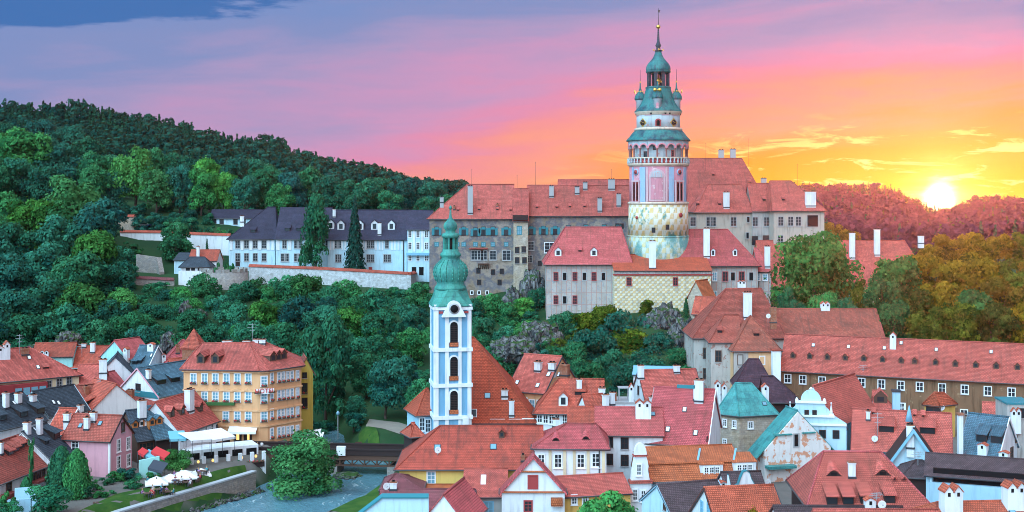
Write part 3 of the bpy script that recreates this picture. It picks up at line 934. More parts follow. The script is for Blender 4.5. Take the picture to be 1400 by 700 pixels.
def flowerbox(w_):
    def mk():
        b = MB().box(-w_ / 2, w_ / 2, -.15, .15, 0, .2, 0)
        r = random.Random(5)
        for i in range(34):
            x, y, z = r.uniform(-w_ / 2, w_ / 2), r.uniform(-.2, .16), r.uniform(.12, .42)
            q = r.uniform(.05, .11)
            b.lathe([(.01, z - q), (q, z), (.01, z + q)], 5, (x, y), 1 if i % 2 else 2, False)
        return b.mesh('flower_box', [M['brown_wood'], M['flower_red'], M['flower_box_leaf']], fix=False)
    return cached(('fb', round(w_, 2)), mk)

class House(Bld):
    def __init__(s, name, label, cat, A, B, ze=None, d=None, ang=None, W=9.0, rise=4.5, roof='gable', wall='plaster_white', rm='tile_red',
                 o=.45, hl=None, hr=None, zb=None, group=None, gut='gutter_metal', band=None, verge=None, base=None, ridge=None, mans=None, og=None, vh=.32, more=0.0):
        """A: pixel of the front-left eave corner, B: pixel (or column) of the front-right one; ze eave height or d distance of A"""
        if d is None: d = D(A[1], ze)
        a = P(A[0], A[1], d); ze = a.z
        if ang is None:
            b = P(B[0], B[1], D(B[1], ze))
            v = b - a
            ang = math.degrees(math.atan2(v.y, v.x)); L = math.hypot(v.x, v.y)
        else:
            bx = B[0] if isinstance(B, (tuple, list)) else B
            k = (bx - CX) / F
            L = (k * a.y - a.x) / (math.cos(R(ang)) - k * math.sin(R(ang)))
        L += more
        s.rm = rm; s.L, s.W, s.ang, s.ze, s.d = L, W, ang, ze, d
        ca, sa = math.cos(R(ang)), math.sin(R(ang))
        if zb is None:
            g = [gz(a.x + ca * x - sa * y, a.y + sa * x + ca * y) for x in (0, L) for y in (0, W)]
            zb = min(g) - .4
        zb = min(zb, ze - 2.0)
        s.e = thing(name, label, cat, (a.x, a.y, zb), R(ang), group)
        s.inv = (Matrix.Translation((a.x, a.y, zb)) @ Matrix.Rotation(R(ang), 4, 'Z')).inverted()
        he = ze - zb
        s.he = he; s.rise = rise
        s.pr = {}
        V = Vector
        hl_, hr_ = (hl or 0.0), (hr or 0.0)
        s.pl = {'f': (V((0, 0, 0)), V((0, -1, 0))), 'r': (V((L, 0, 0)), V((1, 0, 0))), 'l': (V((0, 0, 0)), V((-1, 0, 0))), 'b': (V((0, W, 0)), V((0, 1, 0)))}
        T = .24
        if og is None: og = .25
        wm = MB(); rf = MB(); rg = MB()
        if roof in ('gable', 'hip'):
            sl = rise / (W / 2)
            s.pl['rf'] = (V((0, 0, he + T)), V((0, -sl, 1)))
            s.pl['rb'] = (V((0, W, he + T)), V((0, sl, 1)))
            s.pl['rr'] = (V((L, 0, he + T)), V((rise / hr_, 0, 1)) if hr_ else V((1, 0, 1)))
            s.pl['rl'] = (V((0, 0, he + T)), V((-rise / hl_, 0, 1)) if hl_ else V((-1, 0, 1)))
            s.pl['rt'] = (V((0, W / 2, he + rise + T)), V((0, -.001, 1)))
            s.pl['ry'] = (V((0, W / 2, he + rise)), V((0, -1, 0)))
            zr = he + T + rise
            ez = he + T - o * sl
            xl = hl_ if hl_ else -og
            xr = L - hr_ if hr_ else L + og
            el_ = -o if hl_ else -og
            er_ = L + o if hr_ else L + og
            wm.box(0, L, 0, W, 0, he)
            if not hl_:
                wm.shell([(0.0, 0, he + .002), (0.0, W / 2, he + rise), (0.0, W, he + .002)], (.4, 0, 0))
            if not hr_:
                wm.shell([(L - .4, 0, he + .002), (L - .4, W / 2, he + rise), (L - .4, W, he + .002)], (.4, 0, 0))
            dn = (0, 0, -T + .02)
            rf.shell([(el_, -o, ez), (er_, -o, ez), (xr, W / 2, zr), (xl, W / 2, zr)], dn)
            rf.shell([(er_, W + o, ez), (el_, W + o, ez), (xl, W / 2, zr), (xr, W / 2, zr)], dn)
            if hl_: rf.shell([(-o, W + o, ez), (-o, -o, ez), (xl, W / 2, zr)], dn)
            if hr_: rf.shell([(L + o, -o, ez), (L + o, W + o, ez), (xr, W / 2, zr)], dn)
            rg.tube((xl, W / 2, zr), (xr, W / 2, zr), .16)
            for (c, x) in ((hl_, xl), (hr_, xr)):
                if c:
                    xe = -o if x == xl else L + o
                    rg.tube((xe, -o, ez), (x, W / 2, zr), .13); rg.tube((xe, W + o, ez), (x, W / 2, zr), .13)
            gl = [((el_, -o - .05, ez - .08), (er_, -o - .05, ez - .08))]
            if hl_: gl.append(((-o - .05, -o, ez - .08), (-o - .05, W + o, ez - .08)))
            if hr_: gl.append(((L + o + .05, -o, ez - .08), (L + o + .05, W + o, ez - .08)))
            vg = []
            if not hl_: vg.append([(-og, -o, ez), (-og, W / 2, zr), (-og, W + o, ez)])
            if not hr_: vg.append([(L + og, -o, ez), (L + og, W / 2, zr), (L + og, W + o, ez)])
        elif roof == 'gablef':
            sl = rise / (L / 2)
            s.pl['rl'] = (V((0, 0, he + T)), V((-sl, 0, 1)))
            s.pl['rr'] = (V((L, 0, he + T)), V((sl, 0, 1)))
            s.pl['rf'] = s.pl['rr']
            s.pl['ry'] = (V((L / 2, 0, he + rise)), V((0, -1, 0)))
            zr = he + T + rise
            ez = he + T - o * sl
            wm.box(0, L, 0, W, 0, he)
            wm.ext([(0, he + .002), (L, he + .002), (L / 2, he + rise)], 0, .4)
            wm.ext([(0, he + .002), (L, he + .002), (L / 2, he + rise)], W - .4, W)
            dn = (0, 0, -T + .02)
            rf.shell([(-o, -og, ez), (L / 2, -og, zr), (L / 2, W + og, zr), (-o, W + og, ez)], dn)
            rf.shell([(L / 2, -og, zr), (L + o, -og, ez), (L + o, W + og, ez), (L / 2, W + og, zr)], dn)
            rg.tube((L / 2, -og, zr), (L / 2, W + og, zr), .16)
            gl = [((-o - .05, -og, ez - .08), (-o - .05, W + og, ez - .08)), ((L + o + .05, -og, ez - .08), (L + o + .05, W + og, ez - .08))]
            vg = [[(-o, -og, ez), (L / 2, -og, zr), (L + o, -og, ez)]]
        elif roof == 'shed':
            sl = rise / W
            s.pl['rf'] = (V((0, 0, he + T)), V((0, -sl, 1)))
            s.pl['ry'] = (V((0, W, he + rise)), V((0, -1, 0)))
            wm.box(0, L, 0, W, 0, he)
            wm.shell([(0, 0, he + .002), (0, W, he + rise), (0, W, he + .002)], (L, 0, 0))
            ez = he + T - o * sl; zr = he + T + rise
            rf.shell([(-og, -o, ez), (L + og, -o, ez), (L + og, W + .1, zr), (-og, W + .1, zr)], (0, 0, -T + .02))
            gl = [((-og, -o - .05, ez - .08), (L + og, -o - .05, ez - .08))]
            rg.tube((-og, W + .05, zr), (L + og, W + .05, zr), .13)
            vg = []
        elif roof == 'mansard':
            (i1, r1) = mans
            sl = r1 / i1
            s2 = (rise - r1) / (W / 2 - i1)
            s.pl['rf'] = (V((0, 0, he + T)), V((0, -sl, 1)))
            s.pl['ru'] = (V((0, i1, he + T + r1)), V((0, -s2, 1)))
            s.pl['ry'] = (V((0, W / 2, he + rise)), V((0, -1, 0)))
            wm.box(0, L, 0, W, 0, he)
            zr = he + T + rise
            for x0 in (0, L - .4):
                wm.shell([(x0, 0, he + .002), (x0, i1, he + r1), (x0, W / 2, he + rise), (x0, W - i1, he + r1), (x0, W, he + .002)], (.4, 0, 0))
            ez = he + T - .15
            for sg, y0 in ((1, 0), (-1, W)):
                rf.shell([(-og, y0 - sg * .5, ez), (L + og, y0 - sg * .5, ez), (L + og, y0 + sg * i1, he + T + r1), (-og, y0 + sg * i1, he + T + r1)], (0, 0, -T + .02))
                rf.shell([(-og, y0 + sg * (i1 - .35), he + T + r1 - .02), (L + og, y0 + sg * (i1 - .35), he + T + r1 - .02), (L + og, W / 2, zr), (-og, W / 2, zr)], (0, 0, -T + .02))
            rg.tube((-og, W / 2, zr), (L + og, W / 2, zr), .16)
            gl = [((-og, -.55, ez - .08), (L + og, -.55, ez - .08))]
            vg = []
        elif roof == 'flat':
            wm.box(0, L, 0, W, 0, he)
            s.pl['rf'] = (V((0, 0, he + .3)), V((0, -.001, 1)))
            rf.box(-.15, L + .15, -.15, W + .15, he + .002, he + .3)
            gl = []; vg = []
        s.zr = he + T + rise
        s.wall_o = wm.build('wall', M[wall], s.e)
        s.roof_o = rf.build('roof', M[rm], s.e)
        if rg.v:
            rg.build('ridge_tiles', M[ridge or rm], s.roof_o)
        if gut and gl:
            g = MB()
            for p, q in gl: g.tube(p, q, .11)
            g.build('gutter', M[gut], s.e)
        if verge and vg:
            for ln_ in vg:
                g = MB()
                a_, b_, c_ = [Vector(p) for p in ln_]
                dv = Vector((0, 0, -vh)); ov = (.12, 0, 0) if roof != 'gablef' else (0, -.12, 0)
                g.shell([a_, b_, c_, c_ + dv, b_ + dv, a_ + dv], ov)
                g.build('verge_board', M[verge], s.e)
        if band:
            g = MB().box(-.12, L + .12, -.12, W + .12, he - .45, he - .004)
            g.build('cornice', M[band], s.e)
        if base:
            MB().box(-.06, L + .06, -.06, W + .06, 0, base[1]).build('plinth', M[base[0]], s.e)

class PolyHouse(Bld):
    """walls on a free footprint under a roof that runs up to one ridge line"""
    def __init__(s, name, label, cat, front, back, ze, ridge, wall, rm, o=.4, zb=None, gut='gutter_metal', band=None, flat=False, group=None):
        pts = [P(px, py, D(py, ze)) for px, py in front] + [Vector(((px - CX) / F * d, d, ze)) for px, d in back]
        rd = [P(*r_) for r_ in ridge]
        if zb is None:
            zb = min(gz(p.x, p.y) for p in pts) - .4
        O = Vector((pts[0].x, pts[0].y, zb))
        s.e = thing(name, label, cat, O, 0.0, group)
        s.inv = Matrix.Translation(O).inverted()
        s.rm = rm
        loc = [p - O for p in pts]; rl = [r_ - O for r_ in rd]
        n = len(loc); he = ze - zb; s.he = he
        T = .24
        c = sum(loc, Vector()) / n
        w_ = MB()
        w_.shell([(p.x, p.y, 0) for p in loc], (0, 0, he))
        s.wall_o = w_.build('wall', M[wall], s.e)
        s.loc = loc
        s.pl = {}; s.pr = {}
        out = []
        for i in range(n):
            a, b, z = loc[i - 1], loc[i], loc[(i + 1) % n]
            n1 = Vector((b.y - a.y, a.x - b.x, 0)).normalized(); n2 = Vector((z.y - b.y, b.x - z.x, 0)).normalized()
            nn = (n1 + n2); nn = nn / max(.3, nn.length_squared) * 2
            if nn.dot(b - c) < 0: nn = -nn
            out.append(Vector((b.x, b.y, he + .04)) + Vector((nn.x, nn.y, 0)) * o)
        rp = [Vector((r_.x, r_.y, r_.z + T)) for r_ in rl]
        pick = [min(range(len(rp)), key=lambda k: (rp[k].xy - p.xy).length) for p in out]
        rf = MB(); g = MB(); rg = MB()
        for i in range(n):
            j = (i + 1) % n
            tri = [out[i], out[j], rp[pick[j]]] if pick[i] == pick[j] else None
            if tri: rf.shell(tri, (0, 0, -T))
            else: rf.shell([out[i], out[j], rp[pick[j]], rp[pick[i]]], (0, 0, -T))
            q = rp[pick[i]] if pick[i] == pick[j] else (rp[pick[i]] + rp[pick[j]]) / 2
            nr = (out[j] - out[i]).cross(q - out[i])
            if nr.z < 0: nr = -nr
            s.pl['r%d' % i] = (out[i].copy(), nr.normalized())
            e = loc[j] - loc[i]
            nw = Vector((e.y, -e.x, 0)).normalized()
            if nw.dot(loc[i] - c) < 0: nw = -nw
            s.pl['w%d' % i] = (Vector((loc[i].x, loc[i].y, 0)), nw)
            s.pr['w%d' % i] = math.atan2(nw.x, -nw.y)
            g.tube(out[i] + Vector((0, 0, -.1)), out[j] + Vector((0, 0, -.1)), .11)
            rg.tube(out[i], rp[pick[i]], .12)
        for a, b in zip(rp[:-1], rp[1:]):
            rg.tube(a, b, .15)
        s.pl['ry'] = (rp[0].copy(), Vector((0, -1, 0)))
        s.roof_o = rf.build('roof', M[rm], s.e)
        rg.build('ridge_tiles', M[rm], s.roof_o)
        if gut: g.build('gutter', M[gut], s.e)
        s.out = out; s.n = n
    def band(s, z0, z1, proud, mat, name='cornice', edges=None):
        b = MB()
        for i in (edges if edges is not None else range(s.n)):
            p, q = s.loc[i], s.loc[(i + 1) % s.n]
            nw = s.pl['w%d' % i][1]
            e = (q - p).normalized() * proud * .5
            b.shell([(p.x - nw.x * .05 - e.x, p.y - nw.y * .05 - e.y, z0), (q.x - nw.x * .05 + e.x, q.y - nw.y * .05 + e.y, z0),
                     (q.x + nw.x * proud + e.x, q.y + nw.y * proud + e.y, z0), (p.x + nw.x * proud - e.x, p.y + nw.y * proud - e.y, z0)], (0, 0, z1 - z0))
        return b.build(name, M[mat], s.e)

_house_key = [0]
# ---------------------------------------------------------------- painted tower materials
def cyl_uv(me, Rm, cx=0.0, cy=0.0):
    lay = me.uv_layers['UVMap'].data
    for p in me.polygons:
        am = math.atan2(p.center.x - cx, -(p.center.y - cy))
        for li in p.loop_indices:
            c = me.vertices[me.loops[li].vertex_index].co
            a = math.atan2(c.x - cx, -(c.y - cy))
            while a - am > math.pi: a -= 2 * math.pi
            while a - am < -math.pi: a += 2 * math.pi
            lay[li].uv = (a * Rm, c.z)
def painted_blocks(name, c1, c2, mort, stain, lo, hi, bw, rh):
    m, t, out = newmat(name)
    uv = t.n('TexCoord').outputs['UV']
    s_ = t.n('SeparateXYZ', {0: uv})
    ry = t.m('DIVIDE', s_.outputs[1], rh)
    half = t.m('MULTIPLY', t.m('MODULO', t.m('FLOOR', ry), 2.0), .5)
    fx = t.m('FRACT', t.m('ADD', t.m('DIVIDE', s_.outputs[0], bw), half)); fy = t.m('FRACT', ry)
    side = t.smooth(t.m('ADD', fx, t.m('MULTIPLY', fy, -.25)), .36, .44)      # painted pale and ochre faces of each block
    col = t.mix(side, c1, c2)
    col = t.mix(t.m('MULTIPLY', t.smooth(fy, .86, .94), .7), col, mort)
    col = t.mix(t.m('MULTIPLY', t.smooth(fx, .93, .97), .6), col, mul(c2, .5))
    r_ = noise(t, .9, 3.0)
    col = t.mix(t.m('MULTIPLY', t.smooth(r_, .4, .7), .5), col, mort)
    a = noise(t, .28, 8.0, rough=.68, stretch=(1, 1, .6))
    col = t.mix(t.m('MULTIPLY', t.smooth(a, lo, hi), .92), col, stain)
    b = noise(t, 1.6, 6.0, rough=.7)
    col = t.mix(t.m('MULTIPLY', t.smooth(b, .5, .72), .25), col, (.55, .55, .48))
    finish(t, out, col, .85, b, .03, .3, .2)
painted_blocks('tower_blocks', (.66, .64, .54), (.62, .43, .19), (.68, .66, .57), (.09, .24, .21), .52, .60, 2.2, 1.5)
painted_blocks('tower_foot', (.48, .54, .48), (.54, .45, .22), (.36, .48, .46), (.07, .23, .23), .44, .60, 2.2, 1.5)
painted_blocks('fort_blocks', (.70, .67, .54), (.66, .47, .22), (.20, .18, .16), (.62, .62, .58), .62, .70, 1.35, .62)
def painted_wall(name, c, lines, sp, rh):
    """a facade covered in faded painted panels"""
    m, t, out = newmat(name)
    uv = t.n('TexCoord').outputs['UV']
    br = t.n('TexBrick', {'Vector': uv, 'Color1': mul(c, 1.06), 'Color2': mul(c, .84), 'Mortar': lines, 'Scale': 1.0, 'Mortar Size': .07, 'Mortar Smooth': .5, 'Brick Width': sp, 'Row Height': rh})
    br.offset = 0.0
    a = noise(t, .7, 8.0, rough=.7)
    b = noise(t, 1.4, 6.0, rough=.65)
    col = t.mix(t.m('MULTIPLY', t.smooth(a, .48, .62), .7), br.outputs[0], (.33, .27, .23))
    col = t.mix(t.m('MULTIPLY', t.smooth(b, .52, .62), .7), col, (.27, .32, .38))
    finish(t, out, col, .9, b, .02, .3, .15)
painted_wall('painted_grey', (.44, .40, .375), (.44, .20, .18), 1.3, 3.1)
painted_wall('painted_pale', (.60, .60, .60), (.42, .36, .36), 1.5, 1.7)
plaster('tower_pink', (.58, .25, .30), .2, patch=(.62, .44, .46), pf=.58)
plaster('tower_pale', (.45, .51, .55), .25, patch=(.48, .31, .30), pf=.60)
plaster('tower_column', (.34, .15, .14), .2)
plaster('tower_arch', (.74, .27, .32), .1)
plaster('tower_blue', (.30, .44, .60), .2)
plaster('tower_rose', (.60, .40, .43), .2)
plaster('tower_trim', (.62, .50, .40), .3)

# ---------------------------------------------------------------- the round castle tower
def castle_tower():
    d = 330.0
    k = d / F
    T = thing('castle_tower', 'tall round painted castle tower with pink arcaded gallery and green copper spire', 'tower', (200 * k, d, 0))
    z = lambda py: EYE - (py - CY) * k
    def L(name, prof, mat, n=48, uv=None, smooth=True):
        mb = MB().lathe([(r * k, z(py)) for r, py in prof], n, smooth=smooth)
        me = mb.mesh(name, M[mat])
        if uv: cyl_uv(me, uv * k)
        return put(me, name, T)
    def pos(px, r, off=0.0):
        a = math.asin(max(-1, min(1, (px - 900) / r)))
        rr = r * k + off
        return a, (rr * math.sin(a), -rr * math.cos(a))
    def strip(name, x0, x1, top, bot, r, proud, mat, parent=None, n=8):
        mb = MB()
        pts = []
        for i in range(n + 1):
            px = x0 + (x1 - x0) * i / n
            a, (xo, yo) = pos(px, r, proud); _, (xi, yi) = pos(px, r, -.1)
            tp = top(px) if callable(top) else top; bt = bot(px) if callable(bot) else bot
            pts += [(xo, yo, z(tp)), (xo, yo, z(bt)), (xi, yi, z(bt)), (xi, yi, z(tp))]
        fs = []
        for i in range(n):
            a, b = 4 * i, 4 * i + 4
            fs += [(a, a + 1, b + 1, b), (a + 1, a + 2, b + 2, b + 1), (a + 3, a, b, b + 3)]
        fs += [(3, 2, 1, 0), (4 * n, 4 * n + 1, 4 * n + 2, 4 * n + 3)]
        mb.add(pts, fs)
        return mb.build(name, M[mat], parent or T)
    L('foot_drum', [(42.8, 420), (42.6, 352), (42.1, 323)], 'tower_foot', uv=43)
    L('foot_ledge', [(42.1, 323.5), (42.5, 323), (42.5, 322), (41.2, 321.5)], 'tower_foot')
    L('block_drum', [(41.3, 322), (40.2, 278)], 'tower_blocks', uv=41)
    L('string_course', [(40.2, 279.5), (41.6, 278.5), (41.6, 276.6), (39.5, 275.6)], 'tower_trim')
    L('painted_drum', [(39.4, 277), (39.4, 225)], 'tower_pink')
    for (x0, x1, m_) in ((872, 879, 'tower_blue'), (909.5, 916.5, 'tower_blue'), (931, 935, 'tower_blue'), (880, 882.2, 'tower_rose'), (905, 907.5, 'tower_rose'), (863.5, 864.8, 'tower_blue')):
        strip('pilaster', x0, x1, 229, 275.5, 39.4, .16, m_, n=4)
    arch = lambda c, h, top: (lambda px: top + h - math.sqrt(max(0.0, h * h - (px - c) ** 2)))
    strip('niche', 883.2, 904.2, arch(893.7, 10.5, 231.5), 274.5, 39.4, .10, 'tower_rose', n=18)
    strip('niche_field', 885.6, 901.8, arch(893.7, 8.1, 234.0), 272.5, 39.4, .17, 'tower_pink', n=16)
    sh = strip('niche_shell', 885.6, 901.8, arch(893.7, 8.1, 234.0), 243, 39.4, .25, 'tower_pale', n=16)
    for i in range(7):
        q = 887 + i * 2.2
        strip('shell_rib', q, q + .7, 240 - 4.0 * math.cos((i - 3) / 3.6), 242.8, 39.4, .36, 'tower_rose', sh, 2)
    for c in (867.7, 924.2):
        a, (x, y) = pos(c, 39.4)
        fr = MB()
        for s_ in (-1, 1):
            xz = [(s_ * .62 + .44 * math.cos(q), z(251.5) + .44 * math.sin(q)) for q in [math.pi * i / 8 for i in range(9)]] + [(s_ * .62 - .44, z(275)), (s_ * .62 + .44, z(275))]
            fr.ext(xz, -.24, .1)
        wo = fr.build('twin_window', M['red_paint'], T, (x, y, 0), a)
        hl_ = MB()
        for s_ in (-1, 1):
            hl_.ext([(s_ * .62 + .28 * math.cos(q), z(252) + .28 * math.sin(q)) for q in [math.pi * i / 8 for i in range(9)]] + [(s_ * .62 - .28, z(274)), (s_ * .62 + .28, z(274))], -.27, -.05)
        hl_.build('window_opening', M['hole'], wo)
        sur = MB()
        for (x0, x1) in ((-1.5, -1.15), (-.12, .12), (1.15, 1.5)):
            sur.box(x0, x1, -.32, .08, z(275.2), z(249))
        sur.box(-1.6, 1.6, -.36, .08, z(248.9), z(246.8))
        sur.box(-1.6, 1.6, -.36, .08, z(276.5), z(275.3))
        sur.build('window_surround', M['tower_rose'], wo)
        oc = MB()
        oc.tube((0, -.22, z(235.5)), (0, .1, z(235.5)), .85, n=18)
        oo = oc.build('oculus', M['tower_blue'], T, (x, y, 0), a)
        MB().tube((0, -.26, z(235.5)), (0, .1, z(235.5)), .6, n=18).build('oculus_opening', M['red_paint'], oo)
    for (c, py, s_) in ((868, 297, .42), (926.5, 293.5, .62), (889, 313.5, .35), (907.5, 309.5, .5)):
        a, (x, y) = pos(c, 41)
        if py < 300:
            MB().tube((0, -.12, z(py)), (0, .2, z(py)), s_, n=14).build('port_hole', M['red_paint'], T, (x, y, 0), a)
        else:
            g, f, _ = window_meshes(.7, 1.1, 'dark')
            o = put(g, 'window', T, (x, y, z(py)), a); put(f, 'window_frame', o)
    # gallery
    L('gallery_floor', [(38, 229), (41.8, 226.5), (42.2, 225), (42.2, 224), (36, 223.6)], 'tower_trim')
    L('balustrade_rail', [(40.4, 217.6), (42, 217.6), (42, 215.8), (40.4, 215.8)], 'tower_trim')
    bl = MB()
    for i in range(44):
        a = 2 * math.pi * i / 44
        bl.lathe([(.16, z(224.2)), (.30, z(222)), (.17, z(219.6)), (.26, z(217.5))], 6, (41.2 * k * math.sin(a), -41.2 * k * math.cos(a)))
    bl.build('balustrade', M['tower_pale'], T)
    L('balustrade_panel', [(40.3, 224.2), (40.3, 217.4)], 'red_paint')
    L('gallery_wall', [(33.5, 226), (33.5, 190)], 'tower_pale')
    nb = 20
    rA = 39.3 * k
    for i in range(nb):
        a = 2 * math.pi * (i + .5) / nb
        c = MB().lathe([(.34, z(224)), (.34, z(222.5)), (.22, z(222)), (.20, z(206)), (.34, z(205)), (.34, z(203.5))], 10)
        if i == 0: me = c.mesh('column', M['tower_column'])
        put(me, 'column', T, (rA * math.sin(a), -rA * math.cos(a), 0))
    hw = rA * math.tan(math.pi / nb)
    ra = hw - .26
    zs = z(203.6)
    prof = [(-hw, z(191)), (-hw, zs), (-ra, zs)] + [(-ra * math.cos(math.pi * i / 10), zs + ra * math.sin(math.pi * i / 10)) for i in range(1, 10)] + [(ra, zs), (hw, zs), (hw, z(191))]
    ab = MB()
    n_ = len(prof)
    # split into convex strips left and right of the crown
    mid = 3 + 4
    for (A_, B_) in zip(prof[2:12], prof[3:13]):
        ab.shell([(A_[0], -.26, A_[1]), (B_[0], -.26, B_[1]), (B_[0], -.26, z(191)), (A_[0], -.26, z(191))], (0, .5, 0))
    for sg in (-1, 1):
        ab.box(min(sg * ra, sg * hw), max(sg * ra, sg * hw), -.26, .24, zs, z(191))
    tr_ = MB()
    for j in range(10):
        q0, q1 = math.pi * j / 10, math.pi * (j + 1) / 10
        tr_.shell([((ra) * math.cos(q0), -.34, zs + ra * math.sin(q0)), ((ra + .34) * math.cos(q0), -.34, zs + (ra + .34) * math.sin(q0)),
                   ((ra + .34) * math.cos(q1), -.34, zs + (ra + .34) * math.sin(q1)), (ra * math.cos(q1), -.34, zs + ra * math.sin(q1))], (0, .075, 0))
    am, tm = ab.mesh('arch', M['tower_pale']), tr_.mesh('arch_trim', M['tower_arch'])
    for i in range(nb):
        a = 2 * math.pi * i / nb
        o = put(am, 'arch', T, (rA * math.sin(a), -rA * math.cos(a), 0), a)
        put(tm, 'arch_trim', o)
    for (c, py, w_, h_, st) in ((891.8, 203.3, .9, .9, 'dark'), (916.6, 210.5, 1.0, 1.5, 'red'), (880, 213.5, 1.0, 2.0, 'dark')):
        a, (x, y) = pos(c, 33.5)
        g, f, _ = window_meshes(w_, h_, st)
        o = put(g, 'window', T, (x, y, z(py)), a); put(f, 'window_frame', o)
    L('gallery_roof', [(43.8, 193.2), (44, 192.2), (40, 188), (35, 181.5), (31, 177.5)], 'copper_tower', uv=40)
    L('clock_cornice', [(30, 180), (33, 178.2), (33, 176.4), (30, 175)], 'tower_trim')
    L('clock_drum', [(29.6, 178), (29.6, 154)], 'tower_pale')
    L('eaves_band', [(29.6, 158.5), (30.3, 158), (30.3, 156.5), (32.4, 154.5), (32.4, 153)], 'tower_trim')
    for c in (871, 883, 906, 919):
        a, (x, y) = pos(c, 29.6)
        MB().box(-.9, .9, -.06, .1, z(157.8), z(159.2)).build('painted_panel', M['tower_pink'], T, (x, y, 0), a)
    for c in (877, 917.8):
        a, (x, y) = pos(c, 29.6)
        o = MB().shell([(0, -.14, z(162.6)), (1.2, -.14, z(168.8)), (0, -.14, z(175)), (-1.2, -.14, z(168.8))], (0, .3, 0)).build('clock', M['gold'], T, (x, y, 0), a)
        MB().tube((0, -.2, z(168.8)), (0, .1, z(168.8)), .78, n=20).build('clock_face', M['dark_wood'], o)
        h = MB(); h.tube((0, -.24, z(168.8)), (.45, -.24, z(168.8)), .06); h.tube((0, -.24, z(168.8)), (-.25, -.24, z(167.2)), .05)
        h.build('clock_hands', M['gold'], o)
    a, (x, y) = pos(896.3, 29.6)
    o = MB().ext([(-.75, z(174)), (.75, z(174)), (.75, z(166)), (.5, z(164.5)), (0, z(163.6)), (-.5, z(164.5)), (-.75, z(166))], -.12, .1).build('arched_window', M['red_paint'], T, (x, y, 0), a)
    MB().ext([(-.42, z(173.6)), (.42, z(173.6)), (.42, z(167)), (0, z(165.3)), (-.42, z(167))], -.17, 0).build('window_opening', M['hole'], o)
    for c in (868, 887, 906, 912, 929):
        a, (x, y) = pos(c, 30.3)
        MB().tube((0, -.14, z(156.4)), (0, .1, z(156.4)), .28, n=10).build('rosette', M['dark_wood'], T, (x, y, 0), a)
    L('bell_roof', [(32.6, 153.4), (32.4, 152.4), (28, 147.5), (23.5, 140.5), (20, 132), (17.4, 123), (17, 120.5)], 'copper_tower', 32, uv=25)
    # four corner turrets
    def tl(b, prof, c, m_): b.lathe([(r * k, z(py)) for r, py in prof], 12, c, m_)
    for i in range(4):
        a = math.pi / 2 * i - R(9)
        c = (24.6 * k * math.sin(a), -24.6 * k * math.cos(a))
        b = MB(); tl(b, [(5.4, 153.5), (5.4, 139), (6.6, 138), (6.6, 136.4)], (0, 0), 0)
        t_ = b.build('corner_turret', M['tower_pale'], T, (c[0], c[1], 0))
        b = MB(); tl(b, [(7.6, 136.6), (7.9, 135), (7.4, 132), (5.8, 128.6), (3.2, 126), (1.6, 124.4), (2.3, 123), (1.2, 121), (.6, 112)], (0, 0), 0)
        b.build('turret_cap', M['copper_tower'], t_)
        b = MB(); tl(b, [(.1, 113.8), (1.5, 112.2), (.1, 110.6)], (0, 0), 0)
        for q in range(4):
            tl(b, [(.1, 126.6), (1.5, 125.2), (.1, 123.8)], (3.6 * k * math.cos(q * math.pi / 2), 3.6 * k * math.sin(q * math.pi / 2)), 0)
        b.build('turret_ball', M['gold'], t_)
        MB().tube((0, 0, z(112)), (0, 0, z(95)), .07, .04).build('turret_rod', M['dark_metal'], t_)
        aa = math.atan2(c[0], -c[1])
        b = MB().ext([(-.35, z(150)), (.35, z(150)), (.35, z(143.5)), (0, z(142)), (-.35, z(143.5))], -5.55 * k, -5.0 * k)
        b.build('turret_window', M['tower_pink'], t_, (0, 0, 0), aa)
        b = MB()
        for s_ in (-1, 1):
            b.tube((s_ * .62, -7.9 * k, z(133.5)), (s_ * .62, -6.5 * k, z(133.5)), .48, n=14)
        b.build('turret_roundel', M['gold'], t_, (0, 0, 1.6), aa)
    L('lantern_floor', [(16.6, 121.5), (17.6, 121), (17.6, 119.4), (15.5, 118.6)], 'copper_tower', 24)
    for i in range(8):
        a = 2 * math.pi * (i + .5) / 8
        x, y = 13.9 * k * math.sin(a), -13.9 * k * math.cos(a)
        MB().box(-.36, .36, -.3, .3, z(119), z(100)).build('lantern_post', M['slate_dark'], T, (x, y, 0), a)
        aw = 2 * math.pi * i / 8
        x, y = 13.2 * k * math.sin(aw), -13.2 * k * math.cos(aw)
        b = MB()
        for j in range(6):
            q0, q1 = math.pi * j / 6, math.pi * (j + 1) / 6
            r_ = .78
            b.shell([(r_ * math.cos(q0), -.2, z(103.8) + r_ * math.sin(q0)), (r_ * math.cos(q1), -.2, z(103.8) + r_ * math.sin(q1)), (r_ * math.cos(q1), -.2, z(98)), (r_ * math.cos(q0), -.2, z(98))], (0, .4, 0))
        b.build('lantern_arch', M['slate_dark'], T, (x, y, 0), aw)
    MB().lathe([(.5, z(113)), (.9, z(112.5)), (.7, z(109)), (.25, z(106.5)), (.05, z(101))], 12).build('bell', M['gold'], T)
    L('lantern_cornice', [(15, 100.2), (16.8, 99.4), (17.2, 97.6), (16, 96.8)], 'copper_tower', 24)
    L('dome', [(16.6, 97.6), (17, 95.5), (16.4, 91.5), (14.4, 87.5), (10.8, 83.5), (7.6, 79.5), (5.6, 75.5), (4.2, 70.8)], 'copper_tower', 24, uv=12)
    L('spire', [(4.0, 70.9), (5.2, 69.8), (5.2, 69), (3, 68), (2.8, 64.5), (4.2, 62.6), (3.4, 61), (1.9, 57), (.8, 38)], 'slate_dark', 16)
    b = MB()
